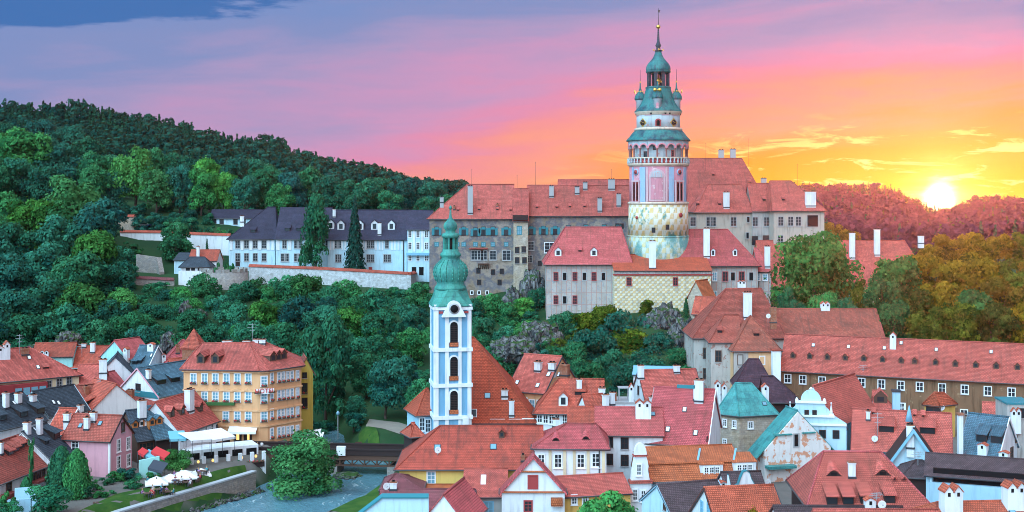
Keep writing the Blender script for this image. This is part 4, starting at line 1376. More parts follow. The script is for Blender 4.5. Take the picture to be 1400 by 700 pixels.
    for i in range(4):
        a = math.pi / 2 * i
        b.lathe([(.05, z(69.6)), (.3, z(68.2)), (.05, z(66.8))], 8, (6.3 * k * math.cos(a), 6.3 * k * math.sin(a)))
        b.tube((5 * k * math.cos(a), 5 * k * math.sin(a), z(69.5)), (6.3 * k * math.cos(a), 6.3 * k * math.sin(a), z(68.4)), .08)
    b.build('gold_brackets', M['gold'], T)
    MB().lathe([(.05, z(39.6)), (.45, z(38.4)), (.62, z(36.6)), (.45, z(34.8)), (.05, z(33.6))], 16).build('gold_ball', M['gold'], T)
    b = MB(); b.tube((0, 0, z(34)), (0, 0, z(11)), .09, .05)
    b.ext([(.05, z(17)), (.5, z(17)), (.35, z(15.6)), (.55, z(14.2)), (.05, z(13.4))], -.03, .03)
    b.build('weather_vane', M['dark_metal'], T)
    for i, c in enumerate((893, 903)):
        a, (x, y) = pos(c, 15)
    return T
castle_tower()

# ---------------------------------------------------------------- upper castle (left of the tower)
def shutters(h, pts, size=(1.1, 1.7), plane='f', both=True):
    for p in pts:
        q, t = h.hit(p[0], p[1], plane)
        g, f, sl = window_meshes(size[0], size[1], 'dark')
        o = put(g, 'window', h.e, q); put(f, 'window_frame', o)
        def mk():
            b = MB()
            for s_ in (-1, 1):
                x = s_ * (size[0] / 2 + .42)
                b.box(x - .36, x + .36, -.12, -.04, -size[1] / 2, size[1] / 2 - .3)
                b.box(x - .3, x + .3, -.3, -.122, -size[1] / 2, -size[1] / 2 + .5)
            b.box(-size[0] / 2, size[0] / 2, -.16, -.102, size[1] / 2 - .7, size[1] / 2)
            return b.mesh('shutters', M['teal_paint'])
        put(cached(('shut', size), mk), 'shutters', o)
h = House('castle_palace_wing', 'long weathered grey palace wing with red hipped roof and teal shutters, left of tower', 'castle', (587, 297), 702, d=345, ang=0, W=17, rise=9.0, roof='hip', hl=10.2, wall='stone_palace', rm='tile_castle', o=.7, zb=10, band='plaster_cream')
shutters(h, [(597, 316), (634, 316), (650, 317), (661, 316), (674, 316), (692, 316)], (1.1, 2.3))
h.win([(597, 334), (625, 334), (634, 334), (650, 334), (661, 334), (674, 334), (692, 334)], (1.0, 1.0), 'teal', sill=False)
h.win([(648.5, 349, (1.7, 2.5)), (657, 349, (1.7, 2.5)), (661.5, 349, (1.7, 2.5)), (674, 349, (1.7, 2.5)), (692.5, 349, (2.2, 2.7))], sty='stone')
h.win([(654, 370), (674, 372), (686, 371), (655, 386), (683, 386), (605, 352), (610, 372)], (.9, 1.3), 'dark', sill=False)
h.win([(645, 400), (655, 400), (666, 400), (603, 398)], (.7, .9), 'slot', sill=False)
b = MB()
q, _ = h.hit(654, 340, 'f'); b.box(q.x - 2.6, q.x + 2.6, -1.0, .2, q.z - .1, q.z + .25)
b.build('balcony_roof', M['tile_castle'], h.e)
q, _ = h.hit(661, 361, 'f')
b = MB(); b.box(q.x - 1.6, q.x + 1.6, -1.2, .2, q.z, q.z + .2)
for i in range(6): b.tube((q.x - 1.4 + .55 * i, -1.1, q.z), (q.x - 1.4 + .55 * i, 0, q.z - 1.4), .1)
b.build('balcony', M['brown_wood'], h.e)
h.chim([(643, 291, 36, 7, 's')], plane='rf'); h.chim([(604, 276, 7, 5, 's')], plane='rl')
h.chim([(621, 286, 5, 2, 'b'), (680, 282, 4, 2, 'b')])
h.dorm([(626, 288), (655, 287), (680, 287), (698, 288)], (.7, .5), 's')
h = House('castle_palace_wing', 'grey castle palace wing with long red roof and four chimneys, touching the round tower', 'castle', (722, 293), 862, d=347, ang=0, W=16, rise=8.0, roof='gable', wall='stone_palace', rm='tile_castle', o=.7, zb=12)
shutters(h, [(726, 315), (743, 315), (759, 315), (777, 314), (801, 313), (826, 313)], (1.1, 2.3))
h.win([(726, 336, (1.6, 2.4)), (724, 354, (1.4, 2.0))], sty='stone')
h.win([(751.5, 338.5, (2.8, 2.8))], sty='white')
h.win([(724, 372), (738, 360), (850, 309), (844, 309)], (.9, 1.2), 'dark', sill=False)
h.win([(785, 315, (3.0, 1.6)), (846, 312)], sty='teal', sill=False)
h.chim([(754, 268, 14, 6, 's'), (789, 264, 9, 6, 's'), (800, 258, 9, 6, 's'), (836, 258, 13, 9, 's'), (820, 288, 17, 6, 's'), (846, 281, 16, 6, 's')])
h.dorm([(734, 284), (761, 284), (779, 283), (799, 283)], (.7, .5), 's')
h2 = House('castle_palace_wing', 'raised red roof with small stone chimney caps, behind the grey palace ridge', 'castle', (765, 282), 862, d=360, ang=0, W=14, rise=7.6, roof='gable', wall='stone_palace', rm='tile_castle', zb=25)
h = House('castle_stair_tower', 'narrow grey stair tower with dark timber box under its roof, between the two palace wings', 'castle', (702, 301), 722, d=343.5, ang=0, W=16, rise=8.6, roof='gable', wall='stone_tan', rm='tile_castle', zb=12, o=.5)
h.slab('timber_box', 701, 301, 722, 294, .9, 'dark_wood')
h.win([(710, 315, (1.2, 2.2))], sty='teal', sill=False)
h.win([(707, 342), (716, 341), (707, 356), (717, 356)], (1.0, 1.5), 'dark')

# ---------------------------------------------------------------- the little castle under the tower
h = House('lower_castle', 'painted lower castle block with two white dormers on red roof, left of tower foot', 'castle', (747, 358), 861, d=320, ang=0, W=15, rise=8.6, roof='hip', hl=5.2, hr=1.6, wall='painted_grey', rm='tile_pink', o=.8, zb=12)
h.win([(760, 378), (786, 378), (812, 378), (760, 410), (786, 410)], (1.0, 2.1), 'red')
h.dorm([(763, 350), (812, 350)], (1.7, 1.5), 'g')
h.dorm([(793, 344)], (.9, .6), 's')
h.win([(772, 378), (799, 378), (825, 378), (772, 410)], (1.0, 2.0), 'hole', sill=False)
h = House('tower_forework', 'pale diamond-painted block with low red lean-to roof and one stack, at tower foot', 'castle', (840, 370), 972, d=315, ang=0, W=10, rise=3.4, roof='shed', wall='fort_blocks', rm='tile_church', o=.7, zb=16)
h.slab('red_moulding', 838, 376.5, 974, 374.5, .35, 'red_paint')
h.slab('painted_frieze', 840, 374.2, 972, 369.5, .12, 'painted_pale')
h.win([(860, 385), (923.5, 385)], (1.1, 2.0), 'red')
h.win([(969, 397, (.5, 1.0))], sty='red', sill=False)
h.chim([(892, 366, 36, 9, 'w')])
h = House('lower_castle', 'painted grey lower castle block with red roof and two tiny dormers, right of tower', 'castle', (925, 360), 1036, d=322, ang=0, W=15, rise=8.4, roof='hip', hr=6.5, wall='painted_grey', rm='tile_pink', o=.8, zb=12)
h.win([(991.5, 378), (1014, 378)], (1.3, 2.4), 'red')
h.win([(977, 378), (977, 404)], (1.1, 2.2), 'pale')
h.win([(1002, 378), (1027, 378)], (1.1, 2.2), 'hole', sill=False)
h.win([(991, 407)], (1.0, 1.8), 'red')
h.chim([(966, 350, 37, 8, 'w')])
h.dorm([(975, 350), (1005, 350)], (1.1, 1.5), 'g')
h = House('castle_annexe', 'small grey painted annexe with tall white stack, right end of the lower castle', 'castle', (1037, 370), 1054, d=324, ang=0, W=10, rise=5.5, roof='hip', hr=2.5, wall='painted_grey', rm='tile_pink', zb=12)
h.win([(1036, 379), (1046, 379)], (1.1, 1.6), 'pale')
h.chim([(1049, 364, 27, 7, 'w')])

# ---------------------------------------------------------------- great palace right of the tower
h = House('great_palace', 'tall palace block with the highest steep red roof and twin chimneys, behind the tower', 'castle', (935, 286), 1052, d=376, ang=0, W=26, rise=15.6, roof='hip', hl=2.5, hr=6.0, wall='plaster_palace', rm='tile_castle', o=.7, zb=26)
h.chim([(986, 217, 12, 7, 's'), (1002, 217, 13, 7, 's')], plane='rt', d_=1.4)
h.chim([(1044, 262, 18, 7, 's')], plane='rr'); h.chim([(1056, 262, 4, 3, 'b')], plane='rr')
h.dorm([(1025, 250), (975, 240)], (.9, .6), 's')
h = House('great_palace', 'cream palace front wing with red hipped roof and white stack, right beside the tower', 'castle', (952, 288), 1028, d=362, ang=0, W=14, rise=7.6, roof='hip', hl=4.5, hr=2.0, wall='plaster_palace', rm='tile_castle', o=.7, zb=24, band='plaster_palace')
h.win([(947.5, 303), (969.5, 303), (975, 303), (1003, 303)], (1.6, 2.6), 'stone')
h.win([(969.5, 330), (1003, 330)], (1.4, 2.2), 'stone')
h.chim([(993, 283, 20, 8, 'w')])
h.dorm([(984, 280), (954, 280)], (.9, .6), 's')
h = House('great_palace', 'grey palace wing with bare flat front, recessed between the cream wing and the corner wing', 'castle', (1029, 287), 1059, d=361, ang=0, W=14, rise=7.6, roof='gable', wall='plaster_grey', rm='tile_castle', o=.6, zb=24)
h.win([(1032.5, 303), (1048, 303)], (1.5, 2.6), 'stone')
h.win([(1032, 329), (1047, 328)], (1.5, 2.4), 'dark')
h.win([(1023, 300, (.8, 1.6)), (1022, 322, (.8, 1.8))], sty='hole', sill=False)
h = House('great_palace', 'cream palace corner wing with wide white chimney, right end of the castle', 'castle', (1058, 286), 1127, d=356, ang=3, W=15, rise=8.0, roof='hip', hr=7.6, hl=.8, wall='plaster_palace', rm='tile_castle', o=.7, zb=22, band='plaster_palace')
h.win([(1067.5, 302.5), (1081, 302.5), (1091.5, 302.5), (1067, 328)], (1.5, 2.6), 'stone')
h.win([(1111, 302, (3.2, 3.4))], sty='hole', sill=False)
h.chim([(1108, 281, 19, 14, 'w')])
h.dorm([(1045, 274), (1071, 274)], (.9, .6), 's')
for px, py, d in ((965, 196, 384), (1023, 190, 384), (1090, 225, 366), (732, 222, 358), (645, 232, 356), (707, 240, 356), (836, 232, 366)):
    p = P(px, py, d)
    b = MB().tube((0, 0, -8.5), (0, 0, 0), .05, .03)
    b.lathe([(.02, -.1), (.1, 0), (.02, .12)], 6)
    tag(b.build('lightning_rod', M['dark_metal'], None, p), 'thin lightning rod rising above the red castle roof ridge', 'rod', 'lightning rods on the castle roofs')

# ---------------------------------------------------------------- the long red roof behind the trees
h = House('riding_hall', 'long building with plain red roof and tall white stacks behind the right-hand trees', 'building', (1046, 392), 1275, d=345, ang=0, W=24, rise=12.2, roof='hip', hr=4, wall='plaster_peach', rm='tile_salmon', zb=14)
h.chim([(1165, 352, 33, 7, 'w'), (1199, 348, 34, 7, 'w'), (1259, 332, 10, 7, 'w')])
h.dorm([(1199, 378)], (2.0, 1.0), 's')
h.win([(1190, 405), (1160, 410), (1130, 408)], (1.6, 3.0), 'pale')

# ---------------------------------------------------------------- the pale manor on the left
h = House('manor_house', 'pale blue manor house with dark hipped roof, standing left of the broad conical tree', 'manor', (313, 325), 376, d=392, ang=4, W=18, rise=9.4, roof='hip', hl=11, hr=1.0, wall='plaster_blue', rm='slate_mint', o=.7, zb=18, base=('plaster_white', 7.4))
WX = [325, 337, 349, 361]
h.win([(x, 334) for x in WX] + [(x, 351.5) for x in WX], (1.4, 2.4), 'stone')
h.slab('entrance_door', 322, 364, 328, 356, .1, 'dark_wood')
for x in (316, 331, 343, 355, 367, 373): h.slab('pilaster', x - 2, 342, x + 2, 327, .14, 'plaster_white')
h.chim([(331, 303, 8, 5, 'w')], plane='rl'); h.dorm([(346, 318)], (1.8, 1.1), 's')
h = House('manor_house', 'pale blue manor wing with dark roof, between the broad conical tree and the white manor', 'manor', (377, 325), 448, d=391, ang=0, W=18, rise=9.2, roof='gable', wall='plaster_blue', rm='slate_mint', o=.7, zb=18, base=('plaster_white', 7.4))
h.win([(389, 334), (405, 334), (410, 334), (448, 334)] + [(387, 352), (392, 352), (405, 352), (410, 352)], (1.3, 2.4), 'stone')
for x in (380, 396, 418, 440): h.slab('pilaster', x - 2.5, 342, x + 2.5, 327, .14, 'plaster_white')
h.dorm([(393, 316), (409, 316)], (1.8, 1.1), 's')
h = House('manor_house', 'long pale blue manor range with dark roof and white dormers, behind the spruce', 'manor', (448, 326), 556, d=389, ang=0, W=18, rise=8.6, roof='gable', wall='plaster_blue', rm='slate_mint', o=.7, zb=18, base=('plaster_white', 7.2))
h.win([(460, 334), (464, 334), (504, 334), (509, 334), (529, 334), (461, 353), (464, 353), (504, 353), (509, 353), (527, 353), (532, 353)], (1.1, 2.3), 'stone')
for x in (452, 456, 468, 472, 477, 496, 500, 514, 519, 523, 536, 540, 545, 550): h.slab('pilaster', x - 1.2, 342, x + 1.2, 328, .14, 'plaster_white')
h.slab('downpipe', 551, 372, 552.4, 326, .2, 'dark_metal')
h.dorm([(452, 313), (466, 314), (492, 314), (512, 314), (535, 314)], (2.2, 2.0), 'g')
h.chim([(457, 296, 10, 4, 'w'), (519, 320, 15, 5, 'w')])
h.slab('cellar_door', 504, 370, 509, 365, .1, 'red_paint')
h = House('gate_wing', 'narrow pale blue house with three rows of small windows, at right end of the manor', 'house', (557, 313), 588, d=380, ang=-4, W=12, rise=5.4, roof='gable', wall='plaster_blue', rm='slate_mint', o=.5, zb=18)
for y in (320, 336, 352): h.win([(560.5, y), (571.5, y), (583, y)], (1.0, 2.0), 'white', sill=False)
for x in (566, 577.5): h.slab('pilaster', x - 1.6, 344, x + 1.6, 315, .14, 'plaster_white')
h.slab('lean_to_roof', 556, 349, 588, 345.5, 1.1, 'blue_paint')
h.slab('arch_gate', 563, 376, 569, 365, .12, 'hole')
h.slab('arch_gate', 573, 376, 579, 365, .12, 'hole')
h = House('garden_house', 'long low blue garden house with dark roof and small windows, above the garden wall', 'house', (287, 298), 356, d=425, ang=-2, W=7, rise=2.6, roof='gable', wall='plaster_blue', rm='slate_mint', o=.5)
h.win([(293, 302), (303, 302.5), (322, 303), (333, 303), (348, 303)], (1.2, 1.7), 'dark')
h = House('orangery', 'small white gatehouse with stepped parapet and one stack on the bastion, below the lime trees', 'house', (258, 357), 296, d=372, ang=0, W=8, rise=3, roof='gable', wall='plaster_white', rm='tile_red', o=.3, zb=16)
h.chim([(271, 351, 14, 4, 'w')])
h = House('gate_lodge', 'small white lodge with dark slate roof at the bastion corner, in front of white gatehouse', 'house', (247, 364), 286, d=366, ang=0, W=5, rise=2.4, roof='hip', hl=2.0, hr=2.0, wall='plaster_white', rm='slate_dark', o=.5, zb=14)
h.win([(257, 367), (264, 367), (273, 367)], (.9, 1.0), 'dark', sill=False)
h = House('gate_lodge', 'blue-white outbuilding with slate roof, left behind the small white lodge', 'house', (238, 356), 258, d=374, ang=0, W=6, rise=1.8, roof='shed', wall='plaster_blue', rm='slate_dark', o=.4, zb=16)
# walls of the terrace
def wall(name, label, pts, thick, h_, mat, cap=None, caph=.35, cat='wall'):
    """pts: (px, row of the top, distance)"""
    w3 = [P(*p) for p in pts]
    O = Vector((w3[0].x, w3[0].y, 0))
    e = thing(name, label, cat, O)
    b = MB(); c = MB()
    for p, q in zip(w3[:-1], w3[1:]):
        p, q = p - O, q - O
        n_ = Vector((q.y - p.y, p.x - q.x, 0)).normalized()
        if n_.y > 0: n_ = -n_
        hh = h_
        b.shell([(p.x, p.y, p.z - hh), (q.x, q.y, q.z - hh), (q.x, q.y, q.z), (p.x, p.y, p.z)], -n_ * thick)
        if cap:
            for sg in ((-.25, thick / 2), (thick + .25, thick / 2)):
                a0 = p - n_ * sg[0]; a1 = q - n_ * sg[0]; m0 = p - n_ * sg[1]; m1 = q - n_ * sg[1]
                c.shell([(a0.x, a0.y, a0.z + .01), (a1.x, a1.y, a1.z + .01), (m1.x, m1.y, m1.z + caph + .3), (m0.x, m0.y, m0.z + caph + .3)], (0, 0, -.18))
    b.build('wall_body', M[mat], e)
    if cap: c.build('coping', M[cap], e)
    return e
wall('retaining_wall', 'long pale terrace wall with red tile coping below the manor house', [(340, 364, 378), (440, 368, 374), (562, 375, 368)], 1.2, 14, 'stone_pale', 'tile_red')
wall('retaining_wall', 'short returning end of the pale terrace wall beside the palace', [(562, 375, 368), (572, 372, 385)], 1.2, 14, 'stone_pale', 'tile_red')
wall('garden_wall', 'white garden wall with red tile coping under the row of lime trees', [(164, 317, 408), (222, 318, 406), (262, 320, 404), (315, 322, 402)], .8, 8, 'plaster_white', 'tile_red')
wall('garden_wall', 'tall tan end pier of the garden wall beside the lime trees', [(158, 296, 414), (183, 296, 413)], 1.5, 10, 'stone_tan', 'tile_red')
wall('ruined_wall', 'brown ruined stone wall stepping down the slope left of the gatehouse', [(186, 348, 375), (214, 352, 374), (218, 372, 372)], 1.5, 9, 'stone_wall')
wall('ruined_wall', 'lower grey stone wall with tile coping, left below the white lodge', [(180, 380, 358), (238, 383, 360)], 1.2, 7, 'stone_wall', 'tile_maroon')
# round bastion
p = P(306, 371, 366)
b = MB().lathe([(7.6, -16), (7.0, 0)], 28); e = thing('bastion', 'round grey stone bastion with crenels beneath the white gatehouse', 'bastion', p)
b.build('bastion_wall', M['stone_wall'], e)
b = MB()
for i in range(18):
    a = 2 * math.pi * i / 18
    m_ = Matrix.Rotation(a, 3, 'Z')
    b.shell([m_ @ Vector(v) for v in ((-.8, -7.0, 0), (.8, -7.0, 0), (.8, -6.4, 0), (-.8, -6.4, 0))], (0, 0, .9))
b.build('crenels', M['stone_wall'], e)
wall('bastion_curtain', 'white curtain wall joining the lodge to the round bastion', [(244, 371, 363), (285, 372, 361)], 1.0, 12, 'plaster_white')

# ---------------------------------------------------------------- church by the river
def church():
    d = 213.0
    k = d / F
    h = House('church_tower', 'slender blue and white church tower with green onion dome, in front of the castle', 'tower', (594.5, 419), 643.5, d=d, ang=10, W=6.2, rise=.3, roof='flat', wall='tower_panel', rm='plaster_white', zb=3.5, gut=None)
    for (x0, x1) in ((594.5, 599.5), (608.5, 613.6), (626.6, 631), (639, 643.8)):
        h.slab('pilaster', x0, 590, x1, 419.5, .16, 'plaster_white')
    for (y0, y1, pr) in ((481, 476, .32), (530, 525, .32), (574, 569, .34), (424, 420, .3)):
        q, _ = h.hit(594, y0, 'f'); q2, _ = h.hit(594, y1, 'f')
        MB().box(-pr, h.L + pr, -pr, h.W + pr, q.z, q2.z).build('string_course', M['plaster_white'], h.e)
    for pl in ('l', 'r'):
        for (a, b_) in ((0, .9), (h.W - .9, h.W)):
            x0 = 0 if pl == 'l' else h.L
            sg = -1 if pl == 'l' else 1
            MB().box(min(x0 + sg * .16, x0 - sg * .1), max(x0 + sg * .16, x0 - sg * .1), a + .01, b_ - .01, 0, h.he - .5).build('pilaster', M['plaster_white'], h.e)
    def archwin(c, y0, y1, wpx):
        q0, _ = h.hit(c, y1, 'f'); q1, _ = h.hit(c, y0, 'f')
        w_ = wpx * k / 2
        ar = lambda r_, zt: [(q0.x - r_, q0.z), (q0.x + r_, q0.z)] + [(q0.x + r_ * math.cos(a), zt - r_ + r_ * math.sin(a)) for a in [math.pi * i / 10 for i in range(11)]]
        f = MB().ext(ar(w_ + .28, q1.z + .28), -.2, .1).build('arched_window', M['plaster_white'], h.e)
        MB().ext(ar(w_, q1.z), -.23, -.05).build('window_opening', M['hole'], f)
        lv = MB()
        n = 9
        for i in range(n):
            zz = q0.z + (q1.z - q0.z - w_) * (i + .5) / n
            lv.box(q0.x - w_ + .03, q0.x + w_ - .03, -.27, -.232, zz - .05, zz + .05)
        lv.box(q0.x - .04, q0.x + .04, -.275, -.231, q0.z, q1.z - .1)
        lv.build('louvres', M['dark_wood'], f)
        MB().box(q0.x - w_ - .1, q0.x + w_ + .1, -.26, .1, q0.z - .75, q0.z - .02).build('red_apron', M['tile_orange'], f)
    for y0, y1 in ((440, 468), (487.5, 514), (534, 560)):
        archwin(620.5, y0, y1, 10.5)
    # clock gable and its oculus
    q, _ = h.hit(620, 425, 'f')
    ar = [(q.x + 2.1, q.z - 1.0), (q.x + 1.5, q.z + .2)] + [(q.x + 1.25 * math.cos(a), q.z + .55 + 1.25 * math.sin(a)) for a in [math.pi * i / 12 for i in range(13)]] + [(q.x - 1.5, q.z + .2), (q.x - 2.1, q.z - 1.0)]
    g = MB().ext(ar, -.95, .15).build('clock_gable', M['plaster_white'], h.e)
    MB().tube((q.x, -1.02, q.z + .45), (q.x, -.3, q.z + .45), .92, n=20).build('clock_rim', M['stone_grey'], g)
    MB().tube((q.x, -1.06, q.z + .45), (q.x, -.3, q.z + .45), .68, n=20).build('clock_face', M['hole'], g)
    for s_ in (-1, 1):
        MB().box(q.x + s_ * 2.2 - .35, q.x + s_ * 2.2 + .35, -.34, .1, q.z - .4, q.z - .05).build('red_panel', M['red_paint'], h.e)
    # copper roof
    xc, yc = h.L / 2, h.W / 2
    zz = lambda py: EYE - (py - CY) * k - (h.ze - h.he)
    rf = MB()
    prof = [(28.6, 419), (28.4, 417.5), (26.5, 413), (24.2, 408), (22.5, 401), (22, 397)]
    pts = []
    for r, py in prof:
        c = min(.36, .12 + .24 * (420 - py) / 23)
        rr = r * k
        for (x, y) in ((-1, -1 + 2 * c), (-1 + 2 * c, -1), (1 - 2 * c, -1), (1, -1 + 2 * c), (1, 1 - 2 * c), (1 - 2 * c, 1), (-1 + 2 * c, 1), (-1, 1 - 2 * c)):
            pts.append((xc + x * rr, yc + y * rr, zz(py)))
    fs = [(i * 8 + j, i * 8 + (j + 1) % 8, (i + 1) * 8 + (j + 1) % 8, (i + 1) * 8 + j) for i in range(len(prof) - 1) for j in range(8)]
    fs += [tuple(range(7, -1, -1)), tuple(range(40, 48))]
    rf.add(pts, fs, 0, False)
    rf.build('copper_skirt', M['copper'], h.e)
    def L(name, pr, mat='copper', n=20, ph=0):
        return MB().lathe([(r * k, zz(py)) for r, py in pr], n, (xc, yc), 0, True, ph).build(name, M[mat], h.e)
    ON = [(22, 397.6), (22.6, 396), (22, 394), (20, 391.5), (19, 388.5), (20.4, 385.5), (22.8, 380), (23.8, 374.5), (23.2, 369), (20.6, 363.6), (16, 359.4), (13.2, 356.5), (12.6, 353), (14.8, 351), (15, 349), (12.8, 346.5), (11.4, 344.4), (11.4, 342)]
    rb = MB().lathe([(r * k, zz(py)) for r, py in ON], 20, (xc, yc), 0, True)
    for i in range(16):
        a = 2 * math.pi * i / 16
        pr = [(20.6, 385.5), (23.0, 380), (24.1, 374.5), (23.5, 369), (20.9, 363.6), (16.2, 359.4), (13.4, 356.5)]
        for (r0, p0), (r1, p1) in zip(pr[:-1], pr[1:]):
            rb.tube((xc + r0 * k * math.cos(a), yc + r0 * k * math.sin(a), zz(p0)), (xc + r1 * k * math.cos(a), yc + r1 * k * math.sin(a), zz(p1)), .09, n=5)
    rb.build('onion_dome', M['copper'], h.e)
    for i in range(8):
        a = 2 * math.pi * (i + .5) / 8
        MB().box(-.2, .2, -.16, .16, zz(343), zz(325)).build('lantern_post', M['copper'], h.e, (xc + 9 * k * math.cos(a), yc + 9 * k * math.sin(a), 0), a)
    L('lantern_core', [(3.2, 343), (3.2, 325)], 'dark_wood', 10)
    L('lantern_cap', [(10, 326.5), (12.2, 325), (12.8, 322), (11, 320), (7, 318.6), (7.2, 316), (9.4, 313), (10, 309.5), (8.6, 305.5), (5.2, 302), (2.6, 298.5), (1.6, 294), (1.1, 284)])
    L('finial', [(.3, 286), (1.9, 286.4), (2.3, 284.6), (1.7, 282.6), (.3, 281)], 'copper', 12)
    h.slab('porch_block', 632, 580, 641, 570, .5, 'plaster_white')
church()
h = House('church_nave', 'steep orange-red church roof over slate-blue walls, behind and right of the church tower', 'church', (583, 574), 731, d=221, ang=0, W=20, rise=13.4, roof='hip', hl=7.6, hr=11.2, wall='plaster_slate', rm='tile_church', o=.6)
h.win([(680, 580.5), (706, 580.5), (724, 579.5)], (2.4, 1.8), 'white', sill=False)
h.sky([(666.5, 541)], (1.1, 1.1))
h.chim([(690, 541, 9, 9, 'w'), (699.5, 567, 20, 7, 'w')])
h.sky([(646, 565, )], (1.6, 1.6), frame='white_paint', pane='glass')
h = House('church_annexe', 'low red-roofed church annexe with blue wall, left of the church tower', 'church', (571, 566), 592, d=217, ang=20, W=7, rise=3.6, roof='hip', hl=2.5, wall='plaster_sky', rm='tile_church', o=.5)
h.win([(577, 580), (585, 582)], (.9, 2.2), 'white')
h = House('church_porch', 'small red-roofed porch with white posts, lowest in front of church annexe', 'porch', (563, 596), 577, d=207, ang=24, W=4, rise=1.6, roof='hip', hl=1.2, hr=1.2, wall='dark_wood', rm='tile_red', o=.5)
# ================================================================ left bank, along the river
def town_left():
    H = House
    # --- hotel: free footprint with a splayed corner
    h = PolyHouse('hotel', 'orange four-storey corner hotel with red hipped roof and cream awning, by the bridge', 'hotel',
                  [(251, 504.5), (355, 506.5), (366, 506), (412, 499.5)], [(407, 246), (262, 245)], 17.4, [(276, 471, 237), (341, 470, 236), (360, 468, 238)], 'plaster_orange', 'tile_salmon', o=.7, zb=3.5)
    fx = [264.5, 280, 294.5, 309.5, 324.5, 339.5]
    sz = (1.05, 1.75)
    h.win([(x, 517.5) for x in fx] + [(x, 542.5) for x in fx] + [(309, 569), (324.5, 569), (339.5, 569)], sz, 'pale', 'w0', boxes=True)
    h.win([(361, 521), (361, 544), (361, 569)], sz, 'pale', 'w1', boxes=True)
    rx = [371.5, 381, 387, 393, 399, 406.5]
    h.win([(x, 516.5 - .1 * (x - 372)) for x in rx] + [(x, 541 - .12 * (x - 372)) for x in rx] + [(x, 566 - .1 * (x - 372)) for x in rx] + [(x, 592 - .12 * (x - 372)) for x in rx], (.62, 1.75), 'pale', 'w2', boxes=True)
    H_ = h.he
    for zc in (9.9, 6.3, 3.4):
        h.band(zc, zc + .28, .22, 'plaster_peach', 'string_course', edges=(0, 1, 2))
    h.band(H_ - .5, H_ - .02, .4, 'plaster_peach', 'cornice', edges=(0, 1, 2))
    for x in fx:                       # pediments over the first-floor windows
        q, _ = h.hit(x, 534.5, 'w0')
        b = MB().ext([(q.x - .85, q.z), (q.x + .85, q.z), (q.x + .6, q.z + .3), (q.x, q.z + .55), (q.x - .6, q.z + .3)], q.y - .25, q.y + .1)
        b.build('pediment', M['plaster_peach'], h.e)
    q, _ = h.hit(302, 551.5, 'w0')
    MB().box(q.x - 2.7, q.x + 2.7, q.y - .9, q.y + .1, q.z - .25, q.z + .25).build('green_balcony', M['flower_box_leaf'], h.e)
    q, _ = h.hit(333, 589, 'w0')
    b = MB().shell([(q.x - 2.6, q.y - .05, q.z + .75), (q.x + 2.6, q.y - .05, q.z + .75), (q.x + 2.6, q.y - 1.7, q.z), (q.x - 2.6, q.y - 1.7, q.z)], (0, 0, .08))
    b.shell([(q.x - 2.6, q.y - 1.71, q.z + .07), (q.x + 2.6, q.y - 1.71, q.z + .07), (q.x + 2.6, q.y - 1.73, q.z - .3), (q.x - 2.6, q.y - 1.73, q.z - .3)], (0, .05, 0))
    b.build('awning', M['canvas_white'], h.e)
    em, t, out = newmat('lit_window')
    t.link(t.n('Emission', {'Color': (1.0, .62, .22), 'Strength': 1.6}).outputs[0], out.inputs['Surface'])
    for x, ht in ((325, 1.9), (339, 1.9)):
        q, _ = h.hit(x, 597.5, 'w0')
        o = MB().box(q.x - .75, q.x + .75, q.y - .12, q.y + .1, q.z - 1.1, q.z + .9).build('shop_door', M['dark_wood'], h.e)
        MB().box(q.x - .22 + (.1 if x > 330 else 0), q.x + .3, q.y - .15, q.y, q.z - .5, q.z + .7).build('lit_pane', M['lit_window'], o)
    q, _ = h.hit(309.5, 597, 'w0')
    MB().ext([(q.x - .7, q.z - 1.4)] + [(q.x + .7, q.z - 1.4)] + [(q.x + .7 * math.cos(a), q.z + .3 + .7 * math.sin(a)) for a in [math.pi * i / 8 for i in range(9)]], q.y - .1, q.y + .1).build('arched_door', M['dark_wood'], h.e)
    # the red and white sign lettering on the splayed corner balcony
    q, _ = h.hit(361, 532, 'w1')
    rail = MB().box(-1.7, 1.7, -1.0, .05, -.75, -.6); rail.box(-1.7, 1.7, -1.0, -.93, -.6, .25)
    ro = rail.build('sign_balcony', M['white_paint'], h.e, q, h.pr['w1'])
    cu = bpy.data.curves.new('lettering', 'FONT'); cu.body = 'HOTEL'; cu.size = 1.15; cu.extrude = .03; cu.align_x = 'CENTER'
    cu.materials.append(M['canvas_red'])
    lt = bpy.data.objects.new('lettering', cu); COL.objects.link(lt)
    me = bpy.data.meshes.new_from_object(lt.evaluated_get(bpy.context.evaluated_depsgraph_get())); bpy.data.objects.remove(lt)
    lo = put(me, 'sign_lettering', ro); lo.location = (0, -1.05, -.55); lo.rotation_euler = (R(90), 0, 0)
    for s_ in (-1, 1):
        put(flowerbox(1.2), 'flower_box', ro, (s_ * 1.3, -1.1, -.6))
    h.dorm([(274, 497), (294, 497)], (1.5, 1.4), 'gd', 'r0')
    h.dorm([(373.5, 494), (381, 492.5), (388, 491)], (1.5, 1.2), 'gd', 'r2')
    h.chim([(311, 471, 6, 12, 'w'), (337, 471, 6, 9, 'w'), (350, 470, 7, 7, 'w'), (359, 469, 6, 8, 'w')], plane='ry')
    h.ant([(345, 468)], 'ry', 3.6)
    # --- yellow house behind the hotel
    h = H('yellow_house', 'narrow mustard-yellow gabled house with dark windows, squeezed behind the orange hotel', 'house', (409, 509), 428, d=247, ang=14, W=7, rise=2.6, roof='gablef', wall='plaster_mustard', rm='tile_old')
    h.win([(416.5, 531), (416.5, 551)], (.9, 1.9), 'dark', boxes=True)
    h.win([(416.5, 513)], (.7, .9), 'dark')
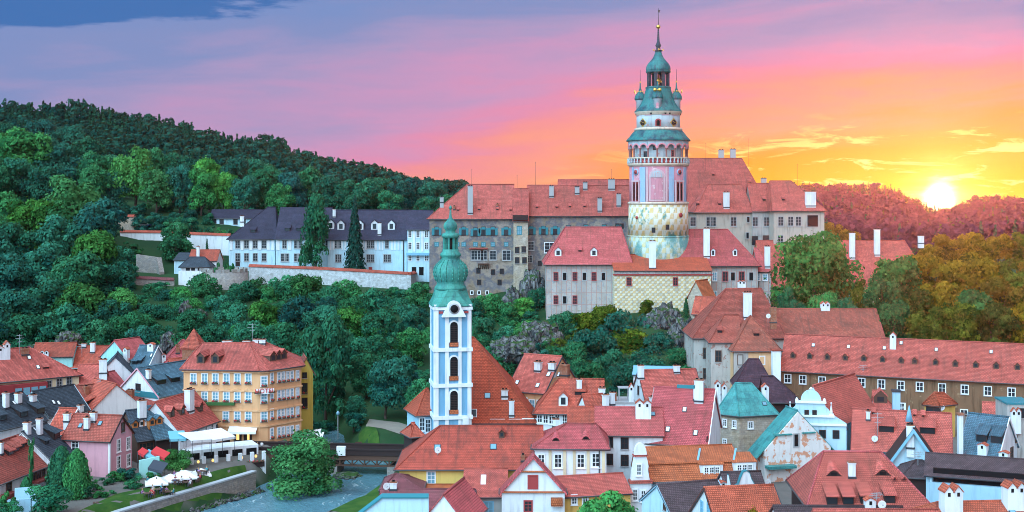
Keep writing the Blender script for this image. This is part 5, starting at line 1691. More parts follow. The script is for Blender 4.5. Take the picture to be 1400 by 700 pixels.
    h.chim([(415, 503, 7, 5, 'w')], plane='rr')
    # --- pink house and its neighbours
    h = H('pink_house', 'pink and lilac house with gable and white-framed windows, behind the pair of thujas', 'house', (86, 599), (150, 602), ze=10, W=7.0, rise=3.2, wall='plaster_pink', rm='tile_brick', verge='dark_wood')
    h.win([(103, 609)], (1.2, 1.7), 'white')
    h.win([(162, 609), (175, 606), (162, 632), (175.5, 629)], (1.0, 1.9), 'white', 'r')
    h.win([(168, 584)], (.9, 1.4), 'brown', 'r')
    h.slab('quoin', 148.5, 650, 150.4, 603, .12, 'white_paint')
    h.chim([(92, 575, 11, 8, 'w'), (119, 586, 16, 7, 'w'), (128, 575, 12, 8, 'w')])
    h.sky([(137, 579), (110, 582)], (.7, .9))
    h = H('red_tile_house', 'narrow red-roofed house joined to the left side of the pink house', 'house', (64, 592), 86, d=206, ang=-12, W=8, rise=3.3, wall='plaster_white', rm='tile_red', verge='white_paint')
    h = H('row_house', 'low white row house with red roof, timber balcony and four small dormers, bottom left', 'house', (-4, 659), (70, 631), ze=7.5, W=9, rise=4.2, wall='plaster_white', rm='tile_brick', o=.6)
    h.dorm([(15, 622), (23, 617), (30, 612), (37, 607)], (1.5, .8), 's')
    h.chim([(37, 601, 24, 9, 'w'), (1, 620, 16, 5, 'w')])
    h.win([(12, 668), (45, 651), (52, 648), (60, 644)], (1.1, 1.6), 'brown')
    h.slab('timber_balcony', 42, 661, 70, 647, 1.3, 'red_wood')
    h.slab('timber_balcony', -4, 684, 14, 671, 1.3, 'red_wood')
    h = H('slate_row_house', 'row house with dark blue slate roof and open shed dormer, left of the pink house', 'house', (70, 631), 101, d=194.5, ang=84, W=9.5, rise=4.4, wall='plaster_white', rm='slate_dark', verge='white_paint')
    h.dorm([(78, 600, (2.2, 1.2)), (64, 607, (1.4, .7))], sty='s')
    h.chim([(54, 594, 22, 8, 'w')])
    h.sky([(48, 588)], (.5, 1.1), pane='white_paint')
    for i, (x0, x1, y, dd) in enumerate(((20, 50, 668, 182), (10, 42, 684, 178))):
        wall('courtyard_wall', ['pale blue-white courtyard wall below the timber balcony', 'lower pale blue courtyard wall, bottom left corner'][i], [(x0, y, dd), (x1, y - 2, dd)], .4, 3.0, 'plaster_sky')
    # --- big red-roofed house with veranda
    h = H('veranda_house', 'cream house with large red roof and dark red glazed veranda, upper left of the town', 'house', (-14, 522), (108, 511), ze=13, W=13, rise=5.2, roof='hip', hr=8, wall='plaster_cream', rm='tile_salmon', o=.6)
    h.win([(67, 527), (81, 524), (94.5, 521.5)], (1.0, 1.9), 'stone')
    h.slab('veranda', -10, 548, 62, 521, 1.4, 'plaster_red')
    q0, _ = h.hit(17, 535, 'f'); q1, _ = h.hit(61, 531, 'f')
    b = MB()
    for i in range(4):
        x0 = q0.x + (q1.x - q0.x) * (i + .08) / 4; x1 = q0.x + (q1.x - q0.x) * (i + .9) / 4
        b.box(x0, x1, -1.45, -1.38, q0.z - .8, q0.z + .7)
    b.build('veranda_glazing', M['glass_sky_tint'], h.e)
    h.chim([(34, 484, 8, 9, 'b'), (0, 489, 16, 9, 'h'), (9, 489, 22, 8, 'h')], plane='rf')
    h.sky([(40, 489), (52, 502)], (.7, 1.0), pane='white_paint'); h.dorm([(63, 504)], (1.2, .5), 's')
    h.ant([(27, 484)], h_=4)
    # --- dark roofs under it
    h = H('slate_house', 'wide dark slate roof with three hooded dormers and two white stacks, below the red veranda', 'house', (-12, 590), (62, 573), ze=9.5, W=11, rise=4.4, wall='plaster_white', rm='slate_dark')
    h.dorm([(33, 570), (56, 565), (4, 575)], (1.9, 1.1), 's')
    h.chim([(8, 557, 20, 7, 'w'), (25, 551, 14, 8, 'w'), (45, 549, 10, 8, 'w')])
    h.sky([(19, 551), (42, 550)], (.5, 1.0), pane='white_paint')
    h = H('slate_house', 'plain blue-black slate roof with white right verge and two skylights, below the cream wall', 'house', (66, 569), (120, 559), ze=9.6, W=8.5, rise=4.0, wall='plaster_white', rm='slate_dark', verge='plaster_blue')
    h.sky([(73, 550), (80, 551)], (.6, 1.0), pane='white_paint')
    h.chim([(110, 563, 10, 7, 'w'), (90, 566, 9, 6, 'w')], 'h')
    # --- small houses behind, towards the slope
    h = H('mint_house', 'long low mint-green house with red roof, under the rocky slope', 'house', (44, 488), (99, 487), ze=13.5, W=8, rise=2.4, wall='plaster_mint', rm='tile_red')
    h.chim([(58, 487, 8, 5, 'h'), (64, 487, 8, 5, 'h')])
    h = H('red_roof_house', 'square red roof over brown brick wall with one stack, right of the mint house', 'house', (98, 502), (141, 502), ze=11, W=10, rise=4.0, wall='brick', rm='tile_red', gut='grey_metal')
    h.chim([(127, 481, 13, 6, 'w'), (115, 474, 5, 6, 'w')])
    h.ant([(112, 488)], h_=3)
    h = H('mint_gable_house', 'little mint house with peaked pink-red roof and white chimney', 'house', (138, 487), 176, d=278, ang=-30, W=7, rise=3.6, roof='gablef', wall='plaster_mint', rm='tile_pink')
    h.chim([(173, 487, 12, 7, 'h')], plane='rr')
    h = H('grey_gable_house', 'white gabled house with dark slate roof and white stack, between brick house and blue-roofed house', 'house', (129, 518), (186, 516), ze=10.4, W=9, rise=4.4, roof='gablef', wall='plaster_white', rm='slate_dark')
    h.chim([(141, 509, 18, 10, 'w')], plane='rl')
    h = H('blue_roof_house', 'blue-white gabled house with slate-blue roof, two slit dormers and mini-house chimney, farthest back', 'house', (174, 511), 197, d=271, ang=-14, W=11, rise=5.4, wall='plaster_blue', rm='slate_blue', verge='white_paint')
    h.dorm([(184, 498), (190, 497)], (1.3, .9), 's')
    h.chim([(207, 477, 8, 9, 'h')])
    h.sky([(207, 486)], (.5, 1.0), pane='white_paint')
    h = H('white_gable_house', 'white gable with one small four-pane window and slate-blue roof behind, centre of left cluster', 'house', (161, 535), 217, d=250, ang=-32, W=13, rise=5.0, roof='gablef', wall='plaster_white', rm='slate_blue', verge='plaster_pink')
    h.win([(189, 530)], (1.2, 1.4), 'dark')
    h.dorm([(221, 525), (240, 522)], (2.4, 1.0), 's', 'rr')
    h.chim([(203, 518, 13, 6, 'w')], plane='rr')
    h.slab('teal_lintel', 182, 541, 217, 537.5, .15, 'teal_paint')
    h = H('garden_annexe', 'low white annexe with pale red lean-to roof and two stacks below white gable', 'house', (158, 556), 208, d=243, ang=-10, W=5, rise=1.3, roof='shed', wall='plaster_white', rm='tile_salmon')
    h.chim([(159, 552, 15, 10, 'b'), (178, 550, 17, 9, 'b')])
    h = H('pink_roof_house', 'small house with smooth pink roof and white verge, left of the white gable', 'house', (141, 534), (172, 527), ze=9, W=6, rise=2.8, wall='plaster_white', rm='tile_pink', verge='white_paint')
    h = H('brown_roof_house', 'weathered brown-red roof with white stack, left below the small pink roof', 'house', (119, 561), (160, 556), ze=8.6, W=9, rise=4.0, wall='plaster_white', rm='tile_old')
    h.ant([(137, 535)], h_=2.4)
    h = H('orange_roof_house', 'small bright red roof with shed dormer and leaning white stack, under the cream house corner', 'house', (96, 553), (124, 562), ze=9, W=10, rise=4.4, wall='plaster_white', rm='tile_red')
    h.dorm([(116, 554)], (2.2, .9), 's'); h.chim([(118, 541, 13, 7, 'b'), (101, 534, 8, 7, 'b')])
    h = H('red_roof_house', 'long red roof running back behind the smaller roofs, below mint house', 'house', (104, 528), (140, 527), ze=10.5, W=9, rise=3.6, wall='brick', rm='tile_salmon')
    h = H('dark_slate_house', 'narrow dark slate roof with paired dormers over timber front, right of the pink house', 'house', (188, 602), 214, d=211, ang=38, W=10, rise=4.2, wall='brown_wood', rm='slate_dark')
    h.dorm([(185, 585), (194, 583)], (1.0, .9), 'go'); h.win([(195, 612), (205, 610)], (1.2, 1.4), 'brown')
    h = H('slate_blue_house', 'narrow blue slate roof with two orange-fronted dormers over a dark timber front', 'house', (213, 600), 245, d=212, ang=39, W=10.5, rise=4.6, wall='dark_wood', rm='slate_blue')
    h.dorm([(208, 582), (218, 580)], (1.1, 1.0), 'go'); h.chim([(194, 571, 24, 10, 'w')])
    h = H('dormer_house', 'white house with red roof, three dark dormers and tall chimney, left of the hotel', 'house', (246, 592), (297, 574), ze=8.5, W=9.5, rise=5.0, wall='plaster_white', rm='tile_salmon', hr=None)
    h.dorm([(236, 570), (250, 567), (275, 563)], (1.4, 1.2), 'gd'); h.chim([(259, 561, 29, 12, 'w')])
    h.win([(270.5, 592), (281, 589), (289, 586.5)], (1.0, 1.5), 'white', boxes=True)
    h.slab('glazed_front', 248, 604, 266, 594, .25, 'dark_wood')
    h.slab('downpipe', 295.5, 612, 297, 580, .2, 'dark_metal')
    h = H('spire_chapel', 'small chapel with sharp red pyramid spire, behind the orange hotel', 'chapel', (249, 478), 273, d=268, ang=-6, W=3.7, rise=.3, roof='flat', wall='brick', rm='tile_red', gut=None)
    b = MB(); c = (h.L / 2, h.W / 2); zt = P(262, 450, 268).z - (h.ze - h.he)
    pts = [(-.4, -.4, h.he + .3), (h.L + .4, -.4, h.he + .3), (h.L + .4, h.W + .4, h.he + .3), (-.4, h.W + .4, h.he + .3), (c[0], c[1], zt)]
    b.add(pts, [(0, 1, 4), (1, 2, 4), (2, 3, 4), (3, 0, 4), (3, 2, 1, 0)]); b.build('spire', M['tile_red'], h.e)
    h.slab('louvre', 263, 487, 270, 481, .1, 'dark_wood')
    h = H('chapel_hall', 'white-walled house with sloping red roof, left beside the spire chapel', 'house', (224, 498), (252, 497), ze=12, W=9, rise=4.6, roof='hip', hl=4, wall='plaster_white', rm='tile_pink')
    h.chim([(243, 482, 11, 5, 'b'), (224, 492, 8, 5, 'h')])
    h = H('red_gable_wing', 'plain red roof with white stack between the blue roof and the hotel', 'house', (236, 516), (252, 515), ze=10, W=8, rise=3.4, wall='plaster_white', rm='tile_red')
    h.chim([(241, 511, 15, 8, 'b')])
    # --- restaurant terrace by the hotel
    e = thing('terrace_house', 'white arcaded riverside terrace with dark openings, under the cream awnings', 'terrace', P(262, 668, 210))
    e.rotation_euler = (0, 0, R(27))
    b = MB(); Lt = 12.5
    b.box(0, Lt, 0, 8, -2, 2.6)
    for i in range(7): b.box(Lt * i / 6 - .3, Lt * i / 6 + .3, -.25, .3, -2, 5.2)
    b.build('terrace_wall', M['plaster_white'], e)
    b = MB()
    for i in range(6):
        x0 = Lt * i / 6 + .5; x1 = Lt * (i + 1) / 6 - .5
        b.box(x0, x1, -.12, .05, -.6, 1.9)
    b.build('dark_opening', M['hole'], e)
    b = MB(); b.box(-.5, Lt, 3.6, 8, 2.605, 5.7); b.build('dining_room', M['plaster_white'], e)
    b = MB()
    for i in range(5): b.box(Lt * i / 5 + .35, Lt * (i + 1) / 5 - .35, 3.5, 3.62, 2.7, 5.2)
    b.build('dark_opening', M['hole'], e)
    for i in range(5):
        MB().lathe([(.02, 4.05), (.2, 4.15), (.24, 4.4), (.05, 4.6)], 8, (Lt * (i + .5) / 5, .6)).build('lit_lamp', M['lit_window'], e)
    b = MB()
    b.box(0, Lt, -.4, -.3, 2.6, 3.5); b.build('balustrade', M['dark_wood'], e)
    for i in range(5): put(flowerbox(2.2), 'flower_box', e, (1.3 + i * 2.5, -.45, 3.45))
    def awning(label, px0, py0, px1, py1, d0, d1, dz, mat, drop):
        a, b_ = P(px0, py0, d0), P(px1, py1, d1)
        v = (b_ - a); n_ = Vector((-v.y, v.x, 0)).normalized()
        m_ = MB()
        o = a
        q = [Vector(), v, v + n_ * drop + Vector((0, 0, dz)), n_ * drop + Vector((0, 0, dz))]
        e_ = thing('awning', label, 'awning', o)
        m_.shell(q, (0, 0, .07)); m_.shell([q[0], q[1], q[1] + Vector((0, 0, -.35)), q[0] + Vector((0, 0, -.35))], n_ * .05)
        m_.build('canopy', M[mat], e_)
        p_ = MB()
        for t in (0.03, .5, .97): p_.tube(q[0] + v * t, q[0] + v * t + Vector((0, 0, -2.6)), .05)
        p_.build('posts', M['dark_metal'], e_)
    awning('long cream awning over the riverside terrace, left one', 262, 603, 290, 601, 205, 209, 1.0, 'canvas_white', 3.2)
    awning('long cream awning over the riverside terrace, beside the hotel', 286, 603, 322, 597, 209, 214, 1.1, 'canvas_white', 3.6)
    awning('pale blue awning on the flowered terrace', 232, 601, 255, 600, 205, 206, .8, 'canvas_blue', 3)
    awning('red awning stretched above the small yard beside the pink house', 206, 618, 225, 627, 202, 201, .6, 'canvas_red', 1.5)
    awning('small red strip of awning at the pink house corner', 188, 618, 197, 623, 201.5, 201, .5, 'canvas_red', 1.2)
    awning('teal awning between the two red awnings', 196, 621, 208, 628, 201.5, 201, .5, 'canvas_blue', 1.5)
    awning('dark awning under the white balcony', 202, 640, 222, 645, 197.5, 197, .9, 'canvas_dark', 2)
    wall('yard_wall', 'pale mint balcony wall beside the pink house', [(190, 630, 200), (218, 624, 201)], .5, 4, 'plaster_mint')
    awning('white striped market awning behind the willow', 418, 600, 436, 597, 236, 236, .9, 'canvas_white', 3)
    awning('white market awning next to the park lane', 428, 603, 440, 601, 233, 233, .8, 'canvas_white', 3)
town_left()

# ================================================================ the near quarter in the middle
def town_mid():
    H = House
    h = H('yellow_house', 'long yellow house under broad red roof with two skylights, before the church tower', 'house', (546, 638), 742, d=180, ang=0, W=12, rise=4.6, roof='hip', hl=5.6, wall='plaster_yellow', rm='tile_mottled', o=.7, band='plaster_cream')
    h.win([(589.5, 653)], (1.1, 1.7), 'pale')
    h.sky([(598, 612), (674.5, 611)], (1.0, 1.1)); h.dish([(598, 622)], rz=.3)
    h.dorm([(686, 599)], (.8, .9), 'gd'); h.chim([(715, 629, 8, 4, 'b')])
    h = H('tiled_porch', 'small plum-red hipped tile roof against the yellow house wall', 'house', (523, 670), 575, d=175, ang=0, W=7, rise=1.3, roof='hip', hl=1.5, hr=3.6, wall='plaster_white', rm='tile_maroon')
    h = H('orange_porch', 'low orange tile strip roof under the yellow wall', 'house', (570, 677), 632, d=176, ang=0, W=3, rise=.6, roof='shed', wall='plaster_white', rm='tile_orange')
    h = H('maroon_roof_house', 'plum-coloured clay tile roof, bottom edge left of the grey-walled lean-to', 'house', (516, 706), 646, d=164, ang=0, W=10, rise=2.2, wall='plaster_white', rm='tile_maroon', verge='dark_metal')
    h.chim([(538, 668, 10, 9, 'w')], 'h', 'ry'); h.dish([(527, 672)], 'ry', .5)
    wall('parapet_wall', 'pale blue-white house parapet with teal coping at the bottom edge, left of the pink tiles', [(484, 708, 157), (522, 679, 157), (586, 679, 157)], .6, 9, 'plaster_blue', 'teal_paint', .05)
    h = H('pink_tile_house', 'small pink tiled gable roof at the bottom edge, right of the pale parapet', 'house', (578, 712), 636, d=158, ang=-14, W=9, rise=3.4, roof='gablef', wall='plaster_white', rm='tile_pink')
    h = H('lean_to_house', 'salmon lean-to roof with tall white roof hatch over a grey-blue wall', 'house', (634, 680), 692, d=172, ang=0, W=7, rise=2.2, roof='shed', wall='plaster_slate', rm='tile_salmon', verge=None)
    h.wall_o.data.materials[0] = M['plaster_grey']
    h.sky([(661, 656)], (.75, 2.5), frame='white_paint', pane='white_paint')
    h.win([(668, 697)], (1.2, 2.2), 'blue')
    h = H('white_gable_house', 'white front gable with red closed shutter, pink verges and small brown window, bottom centre', 'house', (686, 673), 772, d=169, ang=0, W=2.6, rise=4.7, roof='gablef', wall='plaster_white', rm='tile_pink', verge='tile_pink', o=.3)
    h.win([(728.5, 659)], (1.2, 1.7), 'shut'); h.win([(722, 692)], (1.0, 1.4), 'red')
    h.slab('tile_moulding', 686, 673.5, 772, 671.5, .3, 'tile_orange'); h.slab('tile_moulding', 713, 645.5, 747, 643.5, .3, 'tile_orange')
    h.slab('door_canopy', 753, 690, 769, 680, 1.0, 'tile_orange')
    h = H('red_ridge_house', 'low salmon roof with orange wall, right of the white gable', 'house', (760, 680), (862, 674), ze=8, W=8, rise=1.7, wall='plaster_ochre', rm='tile_salmon')
    h.win([(785, 683), (800, 684)], (.7, 1.2), 'white')
    h = H('octagon_house', 'pale blue house with cream pilasters under a pink hipped roof with two eyebrow dormers', 'house', (731, 612), 829, d=180.5, ang=-3, W=9, rise=2.5, roof='hip', hl=4.6, hr=1.4, wall='plaster_white', rm='tile_pink', o=.5, band='plaster_white')
    h.win([(763, 630), (794, 630), (814.5, 629)], (1.0, 1.9), 'white'); h.win([(740, 630)], (.9, 1.8), 'white')
    for x in (752, 772, 785, 804, 825): h.slab('pilaster', x - 2, 652, x + 2, 613, .14, 'plaster_cream')
    h.slab('downpipe', 818.5, 652, 820, 612, .2, 'dark_metal')
    h.dorm([(760, 603), (801, 601)], (1.3, .5), 'e')
    h = H('white_house', 'pale blue-white house with four windows, wide pink roof and broad three-flue chimney', 'house', (815, 594), 906, d=189, ang=-4, W=9.5, rise=3.2, wall='plaster_white', rm='tile_pink', verge=None)
    h.win([(833, 604), (854, 606), (833, 628), (854, 629.5)], (.95, 1.5), 'dark')
    h.chim([(879.5, 569, 22, 21, 'h')]); h.sky([(892, 566)], (.9, .9))
    h = H('pink_roof_house', 'steep pink tile roof with three skylights and slanted white chimney, behind the red mansard', 'house', (883, 604), 966, d=189, ang=-17, W=16, rise=7.0, wall='plaster_white', rm='tile_pink', verge='white_paint')
    h.sky([(936, 560), (913, 587), (951, 592)], (.7, 1.0), pane='white_paint')
    h.chim([(956, 547, 28, 12, 'w'), (952, 545, 20, 7, 'w')]); h.slab('roof_cap', 926, 530, 950, 527, .4, 'teal_paint')
    h.win([(967, 604)], (.9, 1.4), 'dark', 'r')
    h = H('red_gable_house', 'white-gabled house with plain red roof and two stacks, left of peeling stone house', 'house', (884, 552), 962, d=228, ang=9, W=11, rise=5.2, wall='plaster_white', rm='tile_salmon', verge='dark_metal')
    h.win([(873, 533)], (.8, 1.6), 'dark', 'l')
    h.chim([(876, 516, 17, 8, 'w'), (925, 508, 9, 8, 'w')]); h.chim([(912, 545, 9, 3, 'b'), (891, 556, 14, 6, 'w')])
    h = H('blue_metal_house', 'low building with pale blue sheet roof, behind the red-gabled house', 'house', (866, 513), 918, d=250, ang=-8, W=6, rise=.8, roof='shed', wall='plaster_white', rm='blue_paint')
    h = H('stucco_house', 'orange stucco house with three tall windows, smooth red roof and three stacks, below the rocks', 'house', (694, 533), 744, d=236, ang=-27, W=15, rise=5.8, wall='plaster_peach', rm='tile_salmon', verge='dark_metal', band='plaster_white')
    h.win([(717, 552), (727.5, 555), (738, 556)], (1.1, 2.3), 'pale')
    h.wall_o.data.materials[0] = M['plaster_peach']
    h.sky([(707, 523), (735, 527), (750, 512), (765, 512)], (.8, 1.1), pane='white_paint')
    h.chim([(736, 506, 12, 9, 'w'), (755, 505, 10, 9, 'w'), (772, 512, 14, 12, 'b')])
    h = H('two_dormer_house', 'red-roofed house with two white gabled dormers and white chimneys, right of the orange stucco house', 'house', (734, 562), 824, d=220, ang=-5, W=11, rise=4.8, roof='hip', hl=3.6, wall='plaster_white', rm='tile_red', o=.7)
    h.dorm([(770, 555), (804, 557)], (1.6, 1.6), 'g'); h.chim([(792, 534, 16, 7, 'w'), (823, 550, 20, 9, 'w')])
    h.win([(738, 570), (746, 571), (754, 572), (762, 573), (772, 574)], (.8, 1.9), 'white')
    h.dorm([(793, 540)], (2.0, .8), 's')
    h = H('small_red_house', 'little white house with mini-house chimney, in front of the two white dormers', 'house', (777, 578), 812, d=206, ang=-4, W=6, rise=2.0, wall='plaster_white', rm='tile_red')
    h.chim([(785, 578, 10, 15, 'h'), (806, 580, 14, 6, 'w'), (760, 582, 10, 9, 'w')], plane='ry')
    h = H('red_ridge_wing', 'narrow red roof ridge rising to a cluster of stacks, left of the broad pink roof', 'house', (808, 576), 834, d=208, ang=14, W=9, rise=3.6, wall='plaster_white', rm='tile_red')
    h.chim([(828, 556, 17, 8, 'w'), (837, 552, 16, 6, 'w')])
    h = H('roof_terrace', 'flat white roof terrace with pots and pergola, left of the white gable', 'terrace', (836, 552), 868, d=222, ang=0, W=6, rise=.3, roof='flat', wall='plaster_white', rm='stone_grey')
    b = MB()
    for x in (1.5, 3.1):
        for y in (1, 2.6): b.box(x - .06, x + .06, y - .06, y + .06, h.he + .3, h.he + 2.6)
    b.box(1.3, 3.3, .8, 2.8, h.he + 2.6, h.he + 2.75); b.build('pergola', M['stone_grey'], h.e)
    h.chim([(863, 549, 24, 6, 'h'), (841, 548, 12, 3, 'b')], plane='rf')
town_mid()

# ================================================================ the right-hand quarter
def town_right():
    H = House
    # peeling stone house below the castle
    h = H('stone_house', 'old peeling stone house with big dark-red hipped roof and white stack, below the castle', 'house', (949, 460), 1072, d=268, ang=0, W=15, rise=9.6, roof='hip', hl=8.2, hr=3.4, wall='plaster_peeling', rm='tile_brick', o=.5)
    h.win([(965, 483), (965, 511)], (1.1, 2.2), 'brown'); h.chim([(1022, 433, 33, 11, 'w')]); h.chim([(1014, 388, 4, 10, 'h')], plane='rt')
    h = H('stone_bay', 'peeling grey projecting bay with brown windows and hipped red roof, front of the stone house', 'house', (972, 467), 1013, d=258, ang=-3, W=11, rise=4.8, roof='hip', hl=3.4, wall='plaster_peeling', rm='tile_brick', o=.5)
    h.win([(982, 487)], (1.1, 2.2), 'brown'); h.dorm([(984, 455)], (1.0, .7), 's')
    h = H('peach_house', 'peach-walled house with mossy brown-red roof and skylight, between stone house and barracks', 'house', (1003, 478), 1066, d=254, ang=0, W=12, rise=6.2, roof='hip', hl=4.6, hr=4.8, wall='plaster_peach', rm='tile_old', o=.5)
    h.slab('peeling_wall', 1003, 530, 1023, 479, .08, 'plaster_peeling')
    h.win([(1012, 492)], (1.0, 2.0), 'brown'); h.win([(1042, 492.5)], (1.0, 1.6), 'blank'); h.dorm([(1034, 459)], (1.2, .7), 's')
    h.dish([(1050, 437)], 'ry'); h.chim([(1057, 440, 20, 8, 'b')], plane='ry')
    h = H('garden_lodge', 'steep little red gable roof on grey wall under the diamond-painted block', 'house', (941, 405), 962, d=300, ang=-35, W=6, rise=3.6, roof='gablef', wall='stone_tan', rm='tile_orange')
    h = H('garden_lodge', 'small stone lodge with red roof and arched door, left behind the big stone house', 'house', (947, 428), 985, d=286, ang=-24, W=6, rise=3.4, wall='stone_tan', rm='tile_red')
    h.win([(953, 430), (968, 436)], (.7, 1.3), 'red'); h.slab('arched_door', 953, 458, 961, 449, .1, 'hole')
    # long mossy roof behind the barracks
    h = H('mossy_roof_house', 'long mossy brown-red roof with mini-house chimney, directly behind the barracks', 'house', (1058, 462), 1208, d=272, ang=0, W=13, rise=5.6, wall='plaster_peach', rm='tile_old', verge='tile_pink')
    h.chim([(1128, 426, 13, 12, 'h')], plane='ry')
    h = H('barracks', 'very long brown barracks building with salmon roof and row of tiny dark dormers', 'barracks', (1068, 503.5), (1400, 521), ze=14.0, W=12, rise=6.2, wall='plaster_brown', rm='tile_barracks', o=.7, more=26.0)
    # extend past the frame
    wx = [(1077, 517.5), (1097.5, 519), (1124, 521), (1150, 522), (1178, 523), (1205, 525), (1231.5, 527), (1257.5, 528.5), (1288, 530.5), (1319, 532.5), (1350.5, 534.5), (1383, 536.5), (1177, 556), (1233, 557), (1318, 566), (1233, 557)]
    h.win([p for p in wx[:15]], (1.25, 1.65), 'four')
    h.win([(1233, 557)], (.9, 1.6), 'white')
    h.dorm([(1084, 490), (1107, 491), (1131, 492), (1155.5, 493), (1181, 494), (1206.5, 495.5), (1232, 497), (1250.5, 498), (1279, 499.5), (1306, 501.5), (1334, 503), (1362, 504.5), (1391, 506)], (1.0, .95), 'gd')
    h.sky([(1112, 472), (1160, 474), (1209, 476), (1280, 478), (1355, 481), (1232, 469)], (.7, .9), pane='white_paint')
    h.chim([(1221, 474, 19, 8, 'h')])
    h.chim([(1062, 486, 10, 10, 'w')], plane='rf')
    h.ant([(1180, 514)], 'f', 2.2)
    h = H('chimney_tower', 'tall white chimney tower with red cap at the left end of the barracks', 'chimney', (1056.5, 480), 1067.5, d=247, ang=0, W=1.6, rise=.3, roof='flat', wall='plaster_white', rm='tile_red', gut=None)
    # dark shingle house
    h = H('shingle_house', 'dark purple shingled pyramid roof over brown timber walls, below the peach house', 'house', (1008, 524), 1054, d=246, ang=-5, W=7, rise=4.2, roof='hip', hl=2.6, hr=2.0, wall='brown_wood', rm='shingle_purple', o=.7)
    h = H('shingle_wing', 'low dark purple shingled lean-to roof beside the tall white chimney tower', 'house', (1046, 546), 1091, d=232, ang=-4, W=8, rise=3.6, roof='hip', hr=4, wall='dark_wood', rm='shingle_purple', o=.8)
    # green copper roof tower house
    h = PolyHouse('copper_roof_house', 'stone house with steep green copper pyramid roof, centre right of the town', 'house', [(981, 565.5), (1011, 569), (1062, 566.5)], [(1046, 216), (1000, 217)], 13, [(1005, 525.5, 210.5), (1027, 525.5, 211)], 'stone_tan', 'copper_bright', o=.45)
    h.win([(991, 578), (1004, 580), (991, 605)], (.6, 1.1), 'white', 'w0'); h.win([(1026, 581)], (.8, 1.0), 'white', 'w1')
    h.sky([(1045, 552)], (.8, .8), 'r1', pane='glass_sky_tint');
    h.chim([(1046, 545, 20, 9, 'h')], plane='ry')
    h = H('chimney_block', 'twin tall grey-white chimneys with red hats beside the copper roof', 'chimney', (976, 540), 992, d=214, ang=0, W=1.6, rise=.3, roof='flat', wall='plaster_white', rm='stone_grey', gut=None)
    h.chim([(981, 541, 20, 7, 'h'), (990, 541, 16, 6, 'h')], plane='rf')
    # decayed gable with copper roof
    h = H('decayed_gable_house', 'crumbling orange and white plaster gable with teal copper roof slope, right of the copper pyramid', 'house', (1046, 616), 1136, d=194, ang=14, W=4.5, rise=5.8, roof='gablef', wall='plaster_decayed', rm='copper_bright', o=1.4, og=-.25)
    h.win([(1088.5, 602)], (.8, 2.0), 'hole', sill=False)
    h.slab('copper_ledge', 1058, 595.5, 1082, 592.5, .35, 'copper_bright'); h.slab('copper_ledge', 1096, 592.5, 1114, 590, .35, 'copper_bright')
    h.slab('copper_apron', 1046, 640, 1084, 634, 1.4, 'copper_bright')
    # renaissance gable
    h = H('renaissance_house', 'salmon-roofed house running back behind the blue Renaissance gable', 'house', (1082, 572), 1142, d=205, ang=-38, W=17, rise=5.6, roof='gablef', wall='plaster_blue', rm='tile_salmon', og=.1)
    h.dorm([(1155, 590), (1178, 582)], (2.0, 1.0), 'e', 'rr')
    d = 199.0; k = d / F
    e = thing('renaissance_gable', 'pale blue curved Renaissance gable front with obelisks and small dark windows', 'gable', P(1109, 612, d), R(-8))
    zz = lambda py: (612 - py) * k; xx = lambda px: (px - 1103) * k
    b = MB()
    b.ext([(xx(1074), -4), (xx(1150), -4), (xx(1150), zz(578)), (xx(1134), zz(568)), (xx(1074), zz(568))], 0, .6)
    sc_ = [(xx(1077), zz(567.6)), (xx(1130), zz(567.6)), (xx(1127), zz(560)), (xx(1122.5), zz(556)), (xx(1121), zz(549.6)), (xx(1083.5), zz(549.6)), (xx(1082), zz(556)), (xx(1078), zz(560))]
    b.ext(sc_, .05, .55)
    b.ext([(xx(1103) + 13.6 * k * math.cos(a), zz(548.6) + 15.5 * k * math.sin(a)) for a in [math.pi * i / 14 for i in range(15)]], .05, .55)
    b.build('gable_wall', M['plaster_blue'], e)
    b = MB()
    for (x0, x1, y) in ((1073, 1134, 568.5), (1082, 1123, 549.8), (1094, 1150, 580)):
        b.box(xx(x0), xx(x1), -.28, .7, zz(y) - .16, zz(y) + .14)
    b.build('cornice', M['white_paint'], e)
    for px in (1075, 1130):
        b = MB()
        b.box(xx(px) - .35, xx(px) + .35, -.05, .65, zz(568), zz(565)); b.lathe([(.3, zz(565)), (.22, zz(562)), (.05, zz(552)), (.16, zz(551)), (.02, zz(549.5))], 8, (xx(px), .3))
        b.build('obelisk', M['white_paint'], e)
    for px in (1084, 1121): MB().lathe([(.2, zz(549)), (.28, zz(547)), (.05, zz(544))], 8, (xx(px), .3)).build('ball_finial', M['white_paint'], e)
    MB().lathe([(.2, zz(533)), (.3, zz(531.5)), (.05, zz(529.5))], 8, (xx(1103), .3)).build('ball_finial', M['white_paint'], e)
    for px, py in ((1097, 565), (1107.5, 565)):
        g, f, sl = window_meshes(.45, .8, 'dark')
        o = put(g, 'window', e, (xx(px), .03, zz(py)), 0); put(f, 'window_frame', o)
    for px in (1118, 1136):
        g, f, sl = window_meshes(.8, 1.1, 'dark')
        o = put(g, 'window', e, (xx(px), -.03, zz(593)), 0); put(f, 'window_frame', o)
    # salmon roof in front of the barracks
    h = H('salmon_roof_house', 'salmon roof with two shed dormers and aerial, behind the pointed blue-edged gable', 'house', (1165, 613), (1300, 621), ze=9.6, W=11, rise=5.2, wall='plaster_sky', rm='tile_salmon', verge='tile_pink')
    h.dorm([(1212, 591), (1268, 593)], (2.4, 1.2), 's'); h.ant([(1200, 600)], h_=4.2); h.dish([(1196, 606)])
    h.chim([(1187, 573, 12, 5, 'w')]); h.dorm([(1194, 566), (1250, 569), (1262, 570)], (.5, .5), 's')
